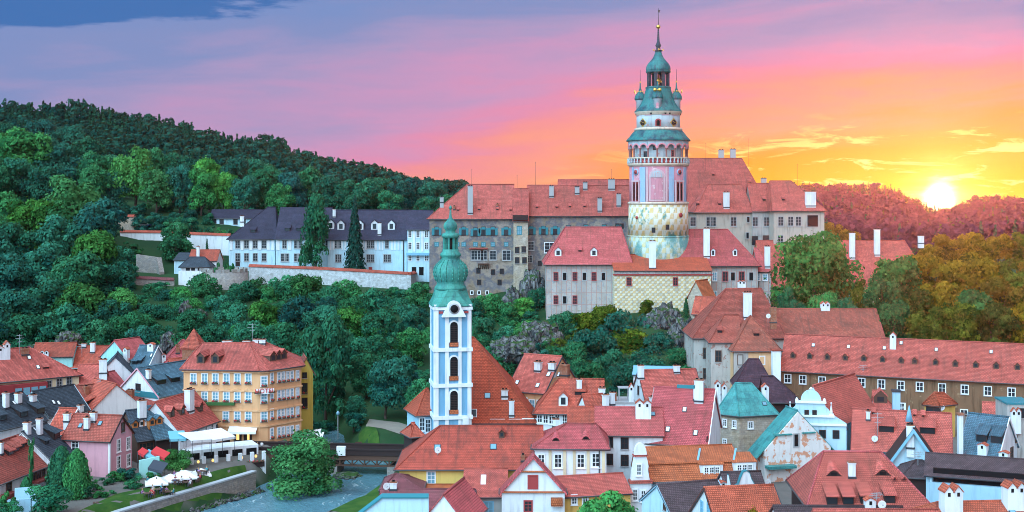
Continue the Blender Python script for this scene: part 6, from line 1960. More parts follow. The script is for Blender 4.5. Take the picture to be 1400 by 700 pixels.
    h = H('pointed_gable_house', 'white pointed gable with dark soffit, pale blue verges and white chimney, right of salmon roof', 'house', (1214, 634), 1284, d=187, ang=-15, W=6, rise=5.4, roof='gablef', wall='plaster_blue', rm='dark_wood', verge='blue_paint', o=.9, og=.8, vh=.7)
    h.chim([(1244.5, 611, 30, 10, 'w')], plane='f')
    b = MB().lathe([(.75, 0), (.05, 2.4)], 4, ph=R(45)); q, _ = h.hit(1243, 576, 'ry'); b.build('gable_finial', M['blue_paint'], h.e, q)
    h = PolyHouse('pavilion', 'little ochre pavilion with salmon hipped roof and dark window, against the barracks wall', 'pavilion', [(1264, 553), (1284, 555), (1306, 552.5)], [(1303, 228), (1272, 229)], 11.6, [(1277, 538, 223), (1291, 538.5, 224)], 'plaster_ochre', 'tile_fresh', o=.4)
    h.win([(1276, 559, (2.4, 1.6))], sty='dark', plane='w0'); h.dish([(1287, 563)], 'w1')
    h = H('small_red_house', 'small salmon roof with dark dormer, wedged between renaissance roof and blue chimney', 'house', (1196, 561), 1222, d=216, ang=-12, W=6, rise=2.8, roof='hip', hr=2.5, wall='plaster_white', rm='tile_salmon')
    h.dorm([(1204, 551)], (2.2, 1.2), 'gd')
    h = H('blue_chimney', 'free-standing pale blue chimney with dark cap in front of the barracks', 'chimney', (1221, 536), 1231, d=212, ang=-8, W=1.2, rise=.3, roof='flat', wall='plaster_sky', rm='dark_metal', gut=None)
    # blue slate house
    h = H('blue_slate_house', 'blue slate roof with two shed dormers and white gable end, far right', 'house', (1311, 617), 1364, d=190, ang=-38, W=10, rise=5.0, wall='plaster_white', rm='slate_blue', verge='white_paint')
    h.dorm([(1342, 604), (1362, 606)], (1.7, 1.3), 's')
    h.win([(1389, 600.5, (.9, .8)), (1383, 621, (1.2, 2.0))], sty='brown', plane='r'); h.chim([(1344, 618, 12, 12, 'h'), (1373, 626, 9, 12, 'h')], plane='f')
    h = H('white_stack', 'tall thin white chimney stack at the left edge of the blue slate roof', 'chimney', (1311, 568), 1317, d=188, ang=0, W=.8, rise=.3, roof='flat', wall='plaster_white', rm='brick', gut=None)
    h = H('small_red_house', 'tiny red roof poking up behind the blue slate ridge', 'house', (1345, 574), 1370, d=214, ang=-20, W=6, rise=2.4, wall='plaster_white', rm='tile_salmon')
    h = H('stair_house', 'grey-white flat-topped stair house with pale chimneys, at the right edge', 'house', (1377, 553), 1412, d=204, ang=-4, W=6, rise=.3, roof='flat', wall='plaster_grey', rm='teal_paint')
    h.chim([(1388, 580, 22, 13, 'h')], plane='f'); h.win([(1397, 565)], (.8, 1.4), 'dark')
    # brown roof with open loft
    h = H('brown_roof_house', 'wide dark brown roof over an open black loft and pale parapet, right edge', 'house', (1266, 647), 1432, d=176, ang=-20, W=10, rise=1.7, wall='plaster_blue', rm='slate_brown', o=1.0, gut='dark_metal')
    h.slab('open_loft', 1276, 676, 1425, 650, .25, 'hole'); h.slab('loft_post', 1271.5, 665, 1274, 649, .6, 'plaster_blue')
    h.slab('parapet', 1270, 690, 1425, 669, .9, 'plaster_sky')
    h.dish([(1322, 676)], 'f', .2); h.dish([(1374, 684)], 'f', .6); h.ant([(1346, 682)], 'f', 1.6)
    h = H('brown_roof_wing', 'small dark brown hipped roof wedged behind the big pink roof', 'house', (1235, 652), 1284, d=180, ang=-14, W=7, rise=1.6, roof='hip', hl=2, hr=2, wall='dark_wood', rm='slate_brown')
    h.ant([(1255, 636)], h_=2.0)
    # big pink hipped roof
    h = H('big_pink_roof_house', 'big pink hipped roof with two eyebrow dormers, white vent and strip dormers, bottom right', 'house', (1108, 690), 1270, d=153, ang=-3, W=13.5, rise=5.0, roof='hip', hl=2.9, hr=4.2, wall='dark_wood', rm='tile_salmon', o=.6, ridge='tile_pink')
    h.dorm([(1140, 651), (1207, 650)], (2.1, .75), 'e')
    h.dorm([(1138, 690), (1160, 690), (1184, 689), (1217, 688)], (1.4, 1.15), 's')
    h.chim([(1164.5, 651, 20, 9, 't')]); h.dorm([(1223, 659), (1236, 659)], (.3, .5), 'gr')
    # red mansard
    h = H('mansard_house', 'house with orange-red mansard roof and two white dormers, behind the white scrolled gable', 'house', (890, 659), 1014, d=177, ang=9, W=10, rise=3.7, roof='mansard', mans=(1.0, 2.3), wall='plaster_sky', rm='tile_orange', o=.5)
    for px, py in ((973, 643), (1018, 639.5)):
        q, t = h.hit(px, py + 9, 'rf')
        b = MB().box(-1.7, 1.7, 0, 2.6, -.2, 1.75); o = b.build('dormer', M['plaster_white'], h.e, q)
        MB().shell([(-1.9, -.15, 1.76), (1.9, -.15, 1.76), (1.9, 3.2, 2.5), (-1.9, 3.2, 2.5)], (0, 0, .1)).build('dormer_roof', M['tile_orange'], o)
        for i in (-1, 0, 1):
            g, f, sl = window_meshes(.62, 1.1, 'white'); w_ = put(g, 'dormer_window', o, (i * .8, -.02, .85)); put(f, 'window_frame', w_)
        MB().box(-1.8, 1.8, -.2, .02, -.1, .14).build('dormer_sill', M['blue_paint'], o)
    q, _ = h.hit(955, 617, 'ru'); q2, _ = h.hit(957, 629, 'ru')
    for x0 in (955, 1004):
        a, _ = h.hit(x0 + 2, 614, 'ru'); c, _ = h.hit(x0 - 1, 630, 'ru')
        MB().shell([a + Vector((-.15, 0, .02)), a + Vector((.15, 0, .02)), c + Vector((.15, 0, .02)), c + Vector((-.15, 0, .02))], (0, 0, .12)).build('flashing', M['blue_paint'], h.e)
    d = 175.5; k = d / F
    e = thing('scrolled_gable', 'tall white scrolled baroque gable front with rounded top, left end of the mansard roof', 'gable', P(876, 700, d), R(6))
    zz = lambda py: (700 - py) * k; xx = lambda px: (px - 876) * k
    b = MB(); b.box(xx(861), xx(891), 0, .9, -6, zz(659))
    b.ext([(xx(863), zz(658.8)), (xx(889), zz(658.8)), (xx(887.5), zz(650)), (xx(886), zz(644)), (xx(887), zz(638)), (xx(885.5), zz(630)), (xx(884), zz(624)), (xx(868), zz(624)), (xx(866.5), zz(632)), (xx(864), zz(645))], .05, .85)
    b.ext([(xx(876) + 8.6 * k * math.cos(a), zz(623) + 17 * k * math.sin(a)) for a in [math.pi * i / 12 for i in range(13)]], .05, .85)
    b.build('gable_wall', M['plaster_white'], e)
    MB().box(xx(860), xx(892), -.35, 1.1, zz(660.5), zz(656.5)).build('tile_moulding', M['tile_salmon'], e); MB().box(xx(866), xx(886), -.18, 1.0, zz(624), zz(622)).build('tile_moulding', M['tile_salmon'], e)
    for px, py in ((873.5, 642), (868, 676), (879.5, 678)):
        g, f, sl = window_meshes(.6, 1.5, 'white'); o = put(g, 'window', e, (xx(px), .03 if py < 650 else -.02, zz(py)), 0); put(f, 'window_frame', o); put(sl, 'sill', o)
    h = H('brown_tile_house', 'dark brown tiled roof with white gable side and pale blue verge, before mansard', 'house', (922, 712), 1004, d=157, ang=16, W=11, rise=3.2, wall='plaster_blue', rm='slate_brown', verge='plaster_sky')
    h.win([(909, 690)], (.6, 1.2), 'brown', 'l'); h.chim([(987, 666, 8, 12, 'h')], plane='ry')
    h = H('brown_tile_wing', 'dark brown tiled roof with a white dish, right of the wavy white parapet', 'house', (1000, 690), 1052, d=164, ang=6, W=9, rise=3.1, wall='plaster_white', rm='slate_brown')
    h.dish([(1048, 667)], 'ry', .3)
    k = 162 / F
    e = thing('wavy_parapet', 'white wavy parapet gable between two brown tiled roofs', 'gable', P(998, 690, 162), R(10))
    zz = lambda py: (690 - py) * k; xx = lambda px: (px - 998) * k
    pr = [(996, 650), (999, 664), (1004, 667), (1010, 664), (1013, 655), (1017, 646.5), (1022, 645), (1026, 648), (1029, 657), (1034, 665), (1042, 668)]
    b = MB()
    for (x0, y0), (x1, y1) in zip(pr[:-1], pr[1:]):
        b.shell([(xx(x0), 0, zz(700)), (xx(x1), 0, zz(700)), (xx(x1), 0, zz(y1)), (xx(x0), 0, zz(y0))], (0, .5, 0))
    b.build('parapet_wall', M['plaster_white'], e)
    b = MB()
    for (x0, y0), (x1, y1) in zip(pr[:-1], pr[1:]):
        b.shell([(xx(x0), -.1, zz(y0) + .01), (xx(x1), -.1, zz(y1) + .01), (xx(x1), .6, zz(y1) + .01), (xx(x0), .6, zz(y0) + .01)], (0, 0, .12))
    b.build('coping', M['teal_paint'], e)
    h = H('orange_roof_house', 'orange-red roof with white gable and blue windows at the bottom edge, below brown roofs', 'house', (986, 736), 1080, d=146, ang=9, W=12, rise=4.4, wall='plaster_white', rm='tile_fresh', verge='dark_metal')
    h.win([(960, 694), (969, 697)], (.8, 1.5), 'blue', 'l')
    h = H('grey_ridge_house', 'grey-brown tiled ridge along the bottom edge under the big pink roof', 'house', (1072, 748), 1252, d=141, ang=-2, W=12, rise=3.0, wall='plaster_white', rm='slate_brown')
    h.chim([(1189, 698, 18, 14, 'h')], plane='ry'); h.dish([(1205, 698)], 'ry'); h.ant([(1198, 692)], 'ry', 1.6)
    h = H('red_edge_house', 'salmon tiled roof along the bottom edge, left of the double hatted chimneys', 'house', (1128, 752), 1300, d=136, ang=-1, W=10, rise=3.0, wall='plaster_white', rm='tile_salmon')
    h = H('orange_tile_house', 'ribbed orange tile roof with skylight in the bottom right corner, behind double hatted chimneys', 'house', (1278, 748), 1440, d=138, ang=5, W=13, rise=3.1, roof='hip', hl=3.2, wall='plaster_white', rm='tile_fresh')
    h.chim([(1300, 700, 36, 26, 'h'), (1386, 692, 33, 26, 'h')], d_=1.6); h.sky([(1384, 700), (1394, 688)], (.8, 1.2))
town_right()
# houses just past the edges of the view
h = House('edge_house', 'white house with brick-red roof and stack, just past the right edge of the view', 'house', (1425, 640), 1520, d=186, ang=-24, W=11, rise=5.0, wall='plaster_white', rm='tile_salmon')
h.chim([(1460, 615, 16, 9, 'w')])
h = House('edge_house', 'cream house with old brown-red roof, past the right edge below the grove', 'house', (1440, 585), 1540, d=212, ang=-24, W=11, rise=5.0, wall='plaster_cream', rm='tile_old')
h = House('edge_house', 'pale blue house with dark slate roof, just past the left edge of the view', 'house', (-120, 560), -30, d=226, ang=20, W=10, rise=4.6, wall='plaster_blue', rm='slate_dark')
h = House('edge_house', 'white house with salmon roof, past the left edge behind the veranda house', 'house', (-130, 515), -30, d=250, ang=20, W=10, rise=4.6, wall='plaster_white', rm='tile_salmon')
# ---------------------------------------------------------------- foliage meshes
def quads_mesh(name, c, n, u, s_, tone, mat, asp=1.0):
    """c centres, n normals, u spin, s_ sizes -> a mesh of separate leaf-clump faces"""
    k = len(c)
    n = n / np.linalg.norm(n, axis=1)[:, None]
    t = np.cross(n, np.array([0.3, 0.5, 0.81])); t /= np.linalg.norm(t, axis=1)[:, None] + 1e-9
    b = np.cross(n, t)
    ca, sa = np.cos(u)[:, None], np.sin(u)[:, None]
    t2 = t * ca + b * sa; b2 = -t * sa + b * ca
    S = s_[:, None]
    v = np.stack([c - t2 * S, c - b2 * S * .62 * asp, c + t2 * S, c + b2 * S * .62 * asp], 1).reshape(-1, 3)
    me = bpy.data.meshes.new(name)
    me.vertices.add(4 * k); me.vertices.foreach_set('co', v.astype(np.float32).ravel())
    me.loops.add(4 * k); me.loops.foreach_set('vertex_index', np.arange(4 * k, dtype=np.int32))
    me.polygons.add(k); me.polygons.foreach_set('loop_start', np.arange(0, 4 * k, 4, dtype=np.int32))
    me.update(calc_edges=True)
    a = me.attributes.new('tone', 'FLOAT', 'FACE'); a.data.foreach_set('value', tone.astype(np.float32))
    for mt in (mat if isinstance(mat, list) else [mat]): me.materials.append(mt)
    return me
def crown_arrays(seed, nl, nq, size, kind='round', flat=1.0):
    """unit crown: radius about 1 across, height 0..2"""
    r = np.random.default_rng(seed)
    cs, rs = [], []
    for i in range(nl):
        a = r.uniform(0, 2 * math.pi); h = r.uniform(.28, 1.72)
        env = math.sqrt(max(.02, 1 - ((h - .92) / 1.0) ** 2)) if kind == 'round' else (1.85 - h) * .62 if kind == 'cone' else .9
        q = env * math.sqrt(r.uniform(.1, 1)) * .74
        cs.append((q * math.cos(a), q * math.sin(a), h)); rs.append((r.uniform(.15, .42) if i % 3 else r.uniform(.14, .24)) * (.98 if kind == 'cone' else 1.0))
    if kind == 'round': cs[0] = (0, 0, .92); rs[0] = .56
    cs = np.array(cs); rs = np.array(rs)
    li = r.choice(nl, nq, p=rs ** 2 / (rs ** 2).sum())
    d = r.normal(size=(nq, 3)); d /= np.linalg.norm(d, axis=1)[:, None]
    d[:, 2] = np.where(d[:, 2] < -.45, -d[:, 2], d[:, 2])
    rad = rs[li] * (r.uniform(.5, 1.06, nq) ** .5) * np.where(r.random(nq) < .10, r.uniform(1.05, 1.4, nq), 1.0)
    c = cs[li] + d * rad[:, None] * np.array([1, 1, .82 * flat])
    nr = d + r.normal(size=(nq, 3)) * .36
    tone = np.clip(r.normal(.42, .26, nl)[li] + r.normal(0, .18, nq), 0, 1)
    s_ = size * r.uniform(.6, 1.25, nq)
    return c, nr, r.uniform(0, 6.28, nq), s_, tone, cs
def trunk_mesh(cs, seed, top=1.0, r0=.075):
    b = MB(); r = random.Random(seed)
    p = Vector((0, 0, -.55)); rad = r0
    for i in range(4):
        q = Vector((r.uniform(-.04, .04), r.uniform(-.04, .04), -.55 + (top + .55) * (i + 1) / 4))
        b.tube(p, q, rad, rad * .76, 7); p, rad = q, rad * .76
    for c in cs[:7]:
        z0 = min(top * .8, max(.0, c[2] - .55))
        m_ = Vector((c[0] * .45, c[1] * .45, (z0 + c[2]) / 2 + .05))
        b.tube((0, 0, z0), m_, r0 * .42, r0 * .28, 5); b.tube(m_, c, r0 * .28, r0 * .1, 5)
    return b.mesh('trunk', M['bark'], fix=False)
TREES = {}
def make(kind, seed, nl, nq, size, mat, shape='round', top=1.1, flat=1.0):
    c, n, u, s_, tone, cs = crown_arrays(seed, nl, nq, size, shape, flat)
    TREES.setdefault(kind, []).append((quads_mesh('crown', c, n, u, s_, tone, M[mat]), trunk_mesh(cs, seed, top)))
for k, (mat) in (('leaf', 'leaf'), ('dark', 'leaf_dark'), ('teal', 'leaf_teal'), ('light', 'leaf_light'), ('gold', 'leaf_sunglow'), ('olive', 'leaf_olive'), ('green', 'leaf_green')):
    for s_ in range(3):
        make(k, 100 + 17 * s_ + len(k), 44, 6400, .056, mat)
make('big', 777, 90, 13000, .042, 'leaf_green')
for s_ in range(2): make('cone', 300 + s_, 46, 5600, .05, 'leaf_dark', 'cone', 1.4)
for s_ in range(2): make('bush', 400 + s_, 24, 4200, .06, 'leaf_teal', 'dome', .6)
for s_ in range(2): make('shrub', 420 + s_, 16, 1300, .10, 'leaf', 'dome', .5)
for s_ in range(2): make('willow', 440 + s_, 30, 9000, .042, 'leaf_light', 'round', .7)
def spruce(seed, nq=5200):
    r = np.random.default_rng(seed)
    t = r.uniform(0, 1, nq) ** .62                       # 0 foot .. 1 tip, more low down
    t = 1 - t
    tier = np.floor(t * 15) / 15
    f = (t - tier) * 15
    R_ = (1 - tier) * .98 * (1.0 - .35 * f) + .03
    a = r.uniform(0, 2 * math.pi, nq)
    lob = .82 + .18 * np.cos(a * 7 + tier * 40)
    q = R_ * lob * r.uniform(.35, 1.0, nq) ** .5
    z = tier * 2.0 + f * .10 - q * .22 + .1
    c = np.stack([q * np.cos(a), q * np.sin(a), z], 1)
    n = np.stack([np.cos(a) * .5, np.sin(a) * .5, np.full(nq, .8)], 1) + r.normal(size=(nq, 3)) * .35
    return quads_mesh('crown', c, n, a, .07 * r.uniform(.6, 1.3, nq), np.clip(r.normal(.4, .2, nq), 0, 1), M['needle'], .8)
for s_ in range(2):
    TREES.setdefault('spruce', []).append((spruce(500 + s_), trunk_mesh(np.zeros((0, 3)), 1, 1.6, .05)))
def thuja(seed, nq=5600):
    r = np.random.default_rng(seed)
    t = r.uniform(0, 1, nq)
    a = r.uniform(0, 2 * math.pi, nq)
    env = np.where(t < .3, .78 + .22 * np.sin(t / .3 * math.pi / 2), np.cos((t - .3) / .7 * math.pi / 2) ** .5)
    q = env * (.86 + .1 * np.sin(a * 5 + t * 9) + r.normal(0, .10, nq))
    c = np.stack([q * np.cos(a), q * np.sin(a), t * 2.0], 1)
    n = np.stack([np.cos(a), np.sin(a), np.full(nq, .35)], 1) + r.normal(size=(nq, 3)) * .45
    return quads_mesh('crown', c, n, r.uniform(0, 6.28, nq), .085 * r.uniform(.5, 1.4, nq), np.clip(r.normal(.5, .28, nq), 0, 1), M['leaf'], .9)
for s_ in range(2):
    TREES.setdefault('thuja', []).append((thuja(520 + s_), trunk_mesh(np.zeros((0, 3)), 2, 1.2, .08)))

_tn = [0]
SPECIES = {'big': 'broadleaf_tree', 'leaf': 'broadleaf_tree', 'green': 'broadleaf_tree', 'dark': 'broadleaf_tree', 'teal': 'broadleaf_tree', 'light': 'broadleaf_tree', 'gold': 'broadleaf_tree', 'olive': 'broadleaf_tree',
           'cone': 'conical_tree', 'bush': 'bush', 'shrub': 'shrub', 'willow': 'willow_bush', 'spruce': 'spruce_tree', 'thuja': 'thuja_tree'}
def tree(kind, px, ytop, d, wpx, label, group=None, foot=None, clear=.16):
    """a tree whose top shows at (px, ytop) at distance d, wpx wide; it stands on the ground there"""
    _tn[0] += 1
    r = random.Random(_tn[0] * 31)
    me, tr = TREES[kind][_tn[0] % len(TREES[kind])]
    top = P(px, ytop, d)
    g = gz(top.x, top.y) if foot is None else foot
    w_ = wpx / 2 * d / F
    H_ = max(1.2, top.z - g, w_ * (1.5 if kind in ('bush', 'shrub', 'willow') else 2.5)); g = top.z - H_
    low = kind in ('bush', 'shrub', 'willow', 'thuja', 'spruce')
    cl = .03 if low else clear
    e = thing(SPECIES[kind], label, 'bush' if kind in ('bush', 'shrub', 'willow') else 'tree', (top.x, top.y, g), r.uniform(0, 6.28), group)
    hs = H_ * (1 - cl) / (1.95 if kind in ('spruce', 'thuja') else 1.97)
    put(tr, 'trunk', e, (0, 0, H_ * cl), 0, (w_, w_, hs))
    put(me, 'crown', e, (0, 0, H_ * cl - (.05 if low else .12) * hs), 0, (w_, w_, hs))
    return e

# ---------------------------------------------------------------- named trees
tree('cone', 432, 254, 384, 64, 'broad conical dark tree standing in front of the manor wings', clear=.05)
tree('spruce', 485, 272, 384, 44, 'slender dark spruce in front of the long manor range')
tree('light', 185, 190, 436, 66, 'tallest pale green lime tree behind the garden wall')
tree('leaf', 240, 298, 392, 56, 'rounded green tree in front of the white garden wall, above the gatehouse')
tree('spruce', 283, 327, 388, 14, 'little dark conifer between the gatehouse and the manor')
tree('teal', 528, 489, 252, 66, 'large round dark green tree in the park beyond the bridge', clear=.12)
tree('teal', 574, 512, 246, 52, 'rounded tree leaning against the church tower, right side of the park', clear=.06)
tree('dark', 446, 428, 266, 84, 'tall dark tree with high crown behind the yellow house and river', clear=.10)
tree('dark', 484, 545, 250, 34, 'small dark tree on the park lawn beyond the bridge')
tree('willow', 412, 590, 208, 128, 'big bright green willow bush growing in the river', foot=-.2)
tree('thuja', 84, 611, 188, 38, 'left one of the pair of dark thujas in front of the pink house', clear=.02)
tree('thuja', 105, 615, 187, 36, 'right one of the pair of dark thujas in front of the pink house', clear=.02)
tree('bush', 60, 661, 176, 84, 'big dark rounded bush at the bottom left corner of the garden')
tree('bush', 8, 684, 172, 50, 'low dark bush at the extreme bottom left, below the courtyard wall')
tree('willow', 242, 613, 208, 58, 'bright green tree over the parasols, in front of the white terrace')
tree('leaf', 824, 661, 148, 124, 'leafy green tree top rising at the bottom edge in the middle', clear=.2)
tree('gold', 1030, 694, 138, 50, 'thin yellowing shoots at the bottom edge over the orange-red roof', clear=.2)
tree('big', 1114, 304, 298, 128, 'large free-standing tree with full green crown, right of the great palace', clear=.06)
tree('dark', 858, 413, 300, 110, 'dense dark tree thicket below the lower castle, in front of the crag', clear=.03)
tree('shrub', 42, 590, 184, 12, 'small round topiary in the courtyard of the row house', foot=6)
tree('thuja', 36, 652, 184, 18, 'little cone-shaped conifer on the row house terrace')
tree('spruce', 938, 408, 300, 26, 'dark upright conifer beside the steep little red-gabled lodge')
def many(label, cat_group, rows, clear=.16):
    for k, px, y, d, w_ in rows:
        tree(k, px, y, d, w_, label, cat_group, clear=clear)
many('tall lime tree in the row behind the garden wall and manor', 'row of lime trees behind the manor', [
    ('leaf', 132, 205, 440, 62), ('teal', 152, 232, 432, 48), ('light', 214, 224, 430, 56), ('teal', 246, 222, 434, 48), ('leaf', 276, 226, 432, 50), ('light', 306, 228, 436, 44),
    ('teal', 335, 238, 434, 50), ('dark', 322, 212, 452, 56), ('light', 286, 208, 456, 60), ('dark', 366, 224, 448, 60), ('teal', 398, 232, 444, 54), ('leaf', 384, 246, 436, 42), ('leaf', 420, 226, 452, 52), ('dark', 452, 238, 446, 56)], .07)
many('broadleaf tree in the dark belt behind the long manor range', 'trees behind the manor range', [
    ('dark', 474, 240, 440, 52), ('teal', 500, 243, 436, 50), ('leaf', 522, 240, 446, 52), ('dark', 546, 242, 440, 48), ('dark', 568, 241, 450, 52), ('teal', 592, 246, 446, 48), ('dark', 612, 262, 440, 40), ('dark', 486, 262, 428, 44), ('teal', 533, 258, 430, 44), ('dark', 580, 266, 430, 40)])
many('tall broadleaf tree on the upper left wooded hillside', 'trees on the upper left hillside', [
    ('leaf', 36, 172, 470, 84), ('dark', 90, 168, 520, 70), ('teal', 76, 182, 476, 76), ('dark', 118, 186, 490, 60), ('leaf', 8, 178, 480, 70), ('teal', 154, 206, 470, 60), ('dark', 58, 160, 540, 60), ('dark', 8, 164, 520, 50), ('leaf', 208, 196, 470, 54),
    ('dark', 236, 206, 476, 56), ('teal', 352, 214, 480, 52), ('dark', 436, 236, 480, 46), ('dark', 262, 212, 480, 52), ('teal', 22, 212, 440, 70), ('dark', 60, 222, 436, 60), ('leaf', 128, 222, 424, 50)])
many('big spreading tree on the steep wooded slope left of the garden wall', 'trees on the steep left slope', [
    ('light', 98, 226, 392, 104), ('green', 44, 262, 386, 88), ('teal', 134, 268, 380, 84), ('leaf', 10, 258, 396, 74), ('teal', 84, 284, 366, 96), ('green', 130, 312, 352, 92), ('dark', 26, 300, 366, 84), ('teal', 58, 322, 344, 96), ('leaf', 104, 340, 332, 96), ('dark', 152, 356, 338, 74), ('teal', 160, 330, 356, 62), ('light', 168, 392, 318, 60),
    ('teal', 12, 344, 336, 88), ('dark', 60, 372, 318, 96), ('green', 116, 384, 314, 90), ('teal', 24, 392, 312, 84), ('dark', 152, 402, 312, 76), ('teal', 86, 412, 300, 92), ('dark', 36, 424, 296, 84), ('leaf', 130, 430, 296, 76), ('dark', 176, 424, 306, 66), ('dark', 6, 432, 294, 70), ('teal', 190, 440, 296, 56)])
many('dense tree on the slope between the terrace wall and the town', 'trees below the terrace wall', [
    ('dark', 196, 398, 344, 56), ('teal', 210, 412, 330, 56), ('leaf', 206, 384, 352, 40), ('dark', 228, 414, 328, 50), ('teal', 246, 404, 336, 44), ('dark', 196, 424, 312, 60),
    ('leaf', 278, 372, 352, 56), ('dark', 232, 392, 344, 52), ('teal', 300, 398, 338, 60), ('dark', 330, 382, 350, 54), ('green', 352, 372, 356, 62), ('teal', 388, 370, 352, 62), ('green', 420, 372, 348, 62), ('dark', 446, 388, 340, 60), ('leaf', 474, 376, 346, 60), ('teal', 506, 392, 338, 64), ('dark', 540, 404, 334, 60), ('leaf', 574, 382, 344, 44),
    ('dark', 262, 420, 318, 56), ('teal', 318, 412, 322, 62), ('green', 362, 404, 324, 66), ('dark', 404, 402, 322, 66), ('teal', 440, 414, 314, 62), ('green', 480, 412, 316, 66), ('dark', 520, 420, 312, 66), ('teal', 560, 414, 316, 54),
    ('dark', 220, 438, 306, 56), ('dark', 288, 440, 300, 60), ('teal', 340, 436, 300, 66), ('dark', 386, 434, 300, 66), ('dark', 430, 446, 292, 60), ('teal', 478, 448, 290, 66), ('dark', 520, 452, 288, 60), ('leaf', 562, 446, 292, 56), ('dark', 250, 452, 290, 56), ('dark', 310, 458, 286, 60), ('teal', 364, 462, 282, 60), ('dark', 408, 470, 278, 50), ('dark', 500, 478, 272, 60), ('teal', 548, 484, 268, 50)])
many('bushy tree on the rocky slope under the palace wings', 'trees on the rocky slope under the palace', [
    ('dark', 646, 406, 322, 40), ('leaf', 670, 396, 326, 52), ('teal', 610, 412, 320, 40), ('leaf', 694, 412, 320, 40), ('light', 716, 402, 324, 34), ('dark', 736, 392, 330, 36), ('leaf', 660, 430, 304, 56), ('teal', 692, 440, 298, 54), ('light', 716, 444, 296, 46), ('dark', 650, 450, 292, 50), ('leaf', 680, 466, 284, 50), ('leaf', 770, 424, 304, 50), ('olive', 780, 446, 294, 60)])
many('dense dark tree in the thicket in front of the lower castle', 'trees in the thicket under the lower castle', [
    ('olive', 800, 420, 304, 66), ('olive', 826, 414, 306, 56), ('dark', 812, 446, 290, 84), ('olive', 858, 440, 292, 84), ('dark', 900, 452, 288, 66), ('dark', 780, 464, 284, 60), ('dark', 832, 470, 280, 84), ('dark', 884, 478, 276, 76), ('dark', 926, 474, 280, 46), ('dark', 936, 496, 272, 40), ('dark', 800, 488, 272, 60), ('dark', 850, 496, 268, 60), ('olive', 884, 406, 310, 30)])
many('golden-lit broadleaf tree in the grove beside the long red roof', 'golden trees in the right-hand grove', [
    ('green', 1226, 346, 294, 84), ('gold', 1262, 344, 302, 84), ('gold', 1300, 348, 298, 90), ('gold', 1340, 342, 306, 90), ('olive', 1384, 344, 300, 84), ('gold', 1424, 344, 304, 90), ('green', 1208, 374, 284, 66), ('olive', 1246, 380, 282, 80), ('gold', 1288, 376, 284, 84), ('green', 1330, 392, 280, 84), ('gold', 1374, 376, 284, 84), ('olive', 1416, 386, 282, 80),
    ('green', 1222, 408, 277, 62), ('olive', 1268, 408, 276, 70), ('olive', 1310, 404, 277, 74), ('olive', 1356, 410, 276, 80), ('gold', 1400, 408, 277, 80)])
many('dark bushy tree at the foot of the large green-crowned tree', 'bushy trees around the large free-standing tree', [
    ('dark', 1076, 386, 296, 40), ('olive', 1150, 378, 296, 50), ('leaf', 1160, 404, 284, 44), ('dark', 1090, 404, 288, 46), ('leaf', 1128, 396, 288, 56), ('olive', 1174, 372, 294, 40)])
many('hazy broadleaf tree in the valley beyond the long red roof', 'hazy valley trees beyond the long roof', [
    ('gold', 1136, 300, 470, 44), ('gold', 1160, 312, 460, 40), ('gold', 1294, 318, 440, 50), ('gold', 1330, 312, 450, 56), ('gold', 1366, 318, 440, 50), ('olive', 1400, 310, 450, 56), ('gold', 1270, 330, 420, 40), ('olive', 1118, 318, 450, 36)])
many('low rounded shrub in the riverside garden beside the pink house', 'shrubs in the riverside garden', [
    ('shrub', 146, 648, 196, 26), ('shrub', 164, 640, 198, 34), ('shrub', 184, 648, 194, 38), ('bush', 176, 636, 199, 40), ('shrub', 128, 654, 192, 24), ('shrub', 134, 668, 187, 30), ('shrub', 212, 640, 200, 26), ('shrub', 282, 640, 208, 20), ('shrub', 302, 632, 211, 24), ('shrub', 320, 628, 213, 18), ('shrub', 150, 668, 189, 26), ('shrub', 118, 662, 186, 22), ('shrub', 10, 668, 176, 26)])
many('clipped dark hedge bush on the castle garden terrace', 'hedge bushes on the garden terrace', [
    ('bush', 192, 294, 414, 34), ('bush', 212, 293, 414, 34), ('bush', 236, 294, 413, 34), ('bush', 262, 296, 412, 34), ('shrub', 284, 306, 410, 22), ('shrub', 302, 308, 409, 22), ('shrub', 318, 310, 408, 22), ('shrub', 296, 355, 362, 18), ('shrub', 314, 355, 364, 20), ('shrub', 175, 328, 396, 30), ('shrub', 186, 338, 392, 24)])

def undergrowth(label, group, n, x0, x1, d0, d1, kinds, seed, hh=(2.5, 5.0), ww=(5, 8.5)):
    r = random.Random(seed)
    for i in range(n):
        d = r.uniform(d0, d1); px = r.uniform(x0, x1)
        x = (px - CX) / F * d; h_ = r.uniform(*hh)
        py = CY + (EYE - gz(x, d) - h_) * F / d
        tree(r.choice(kinds), px, py, d, r.uniform(*ww) * F / d, label, group)
undergrowth('leafy bush in the undergrowth of the slope below the terrace wall', 'undergrowth below the terrace wall', 46, 205, 590, 292, 356, ['bush', 'dark', 'leaf'], 3)
undergrowth('leafy bush on the steep bank under the left hillside trees', 'undergrowth of the left bank', 24, -10, 200, 288, 400, ['bush', 'dark', 'teal'], 4)
undergrowth('leafy bush between the crags below the palace', 'undergrowth below the palace', 8, 640, 750, 284, 325, ['bush', 'leaf', 'light'], 5)
undergrowth('dark bush beneath the row of lime trees', 'undergrowth beneath the lime trees', 16, 150, 300, 418, 440, ['bush', 'dark'], 6)
undergrowth('dark bush under the right-hand grove', 'undergrowth of the right-hand grove', 16, 1190, 1420, 272, 292, ['olive', 'dark'], 8)
undergrowth('tall broadleaf tree on the left hillside past the edge of the view', 'trees past the left edge', 34, -170, -10, 285, 480, ['leaf', 'dark', 'teal'], 10, (14, 20), (13, 18))
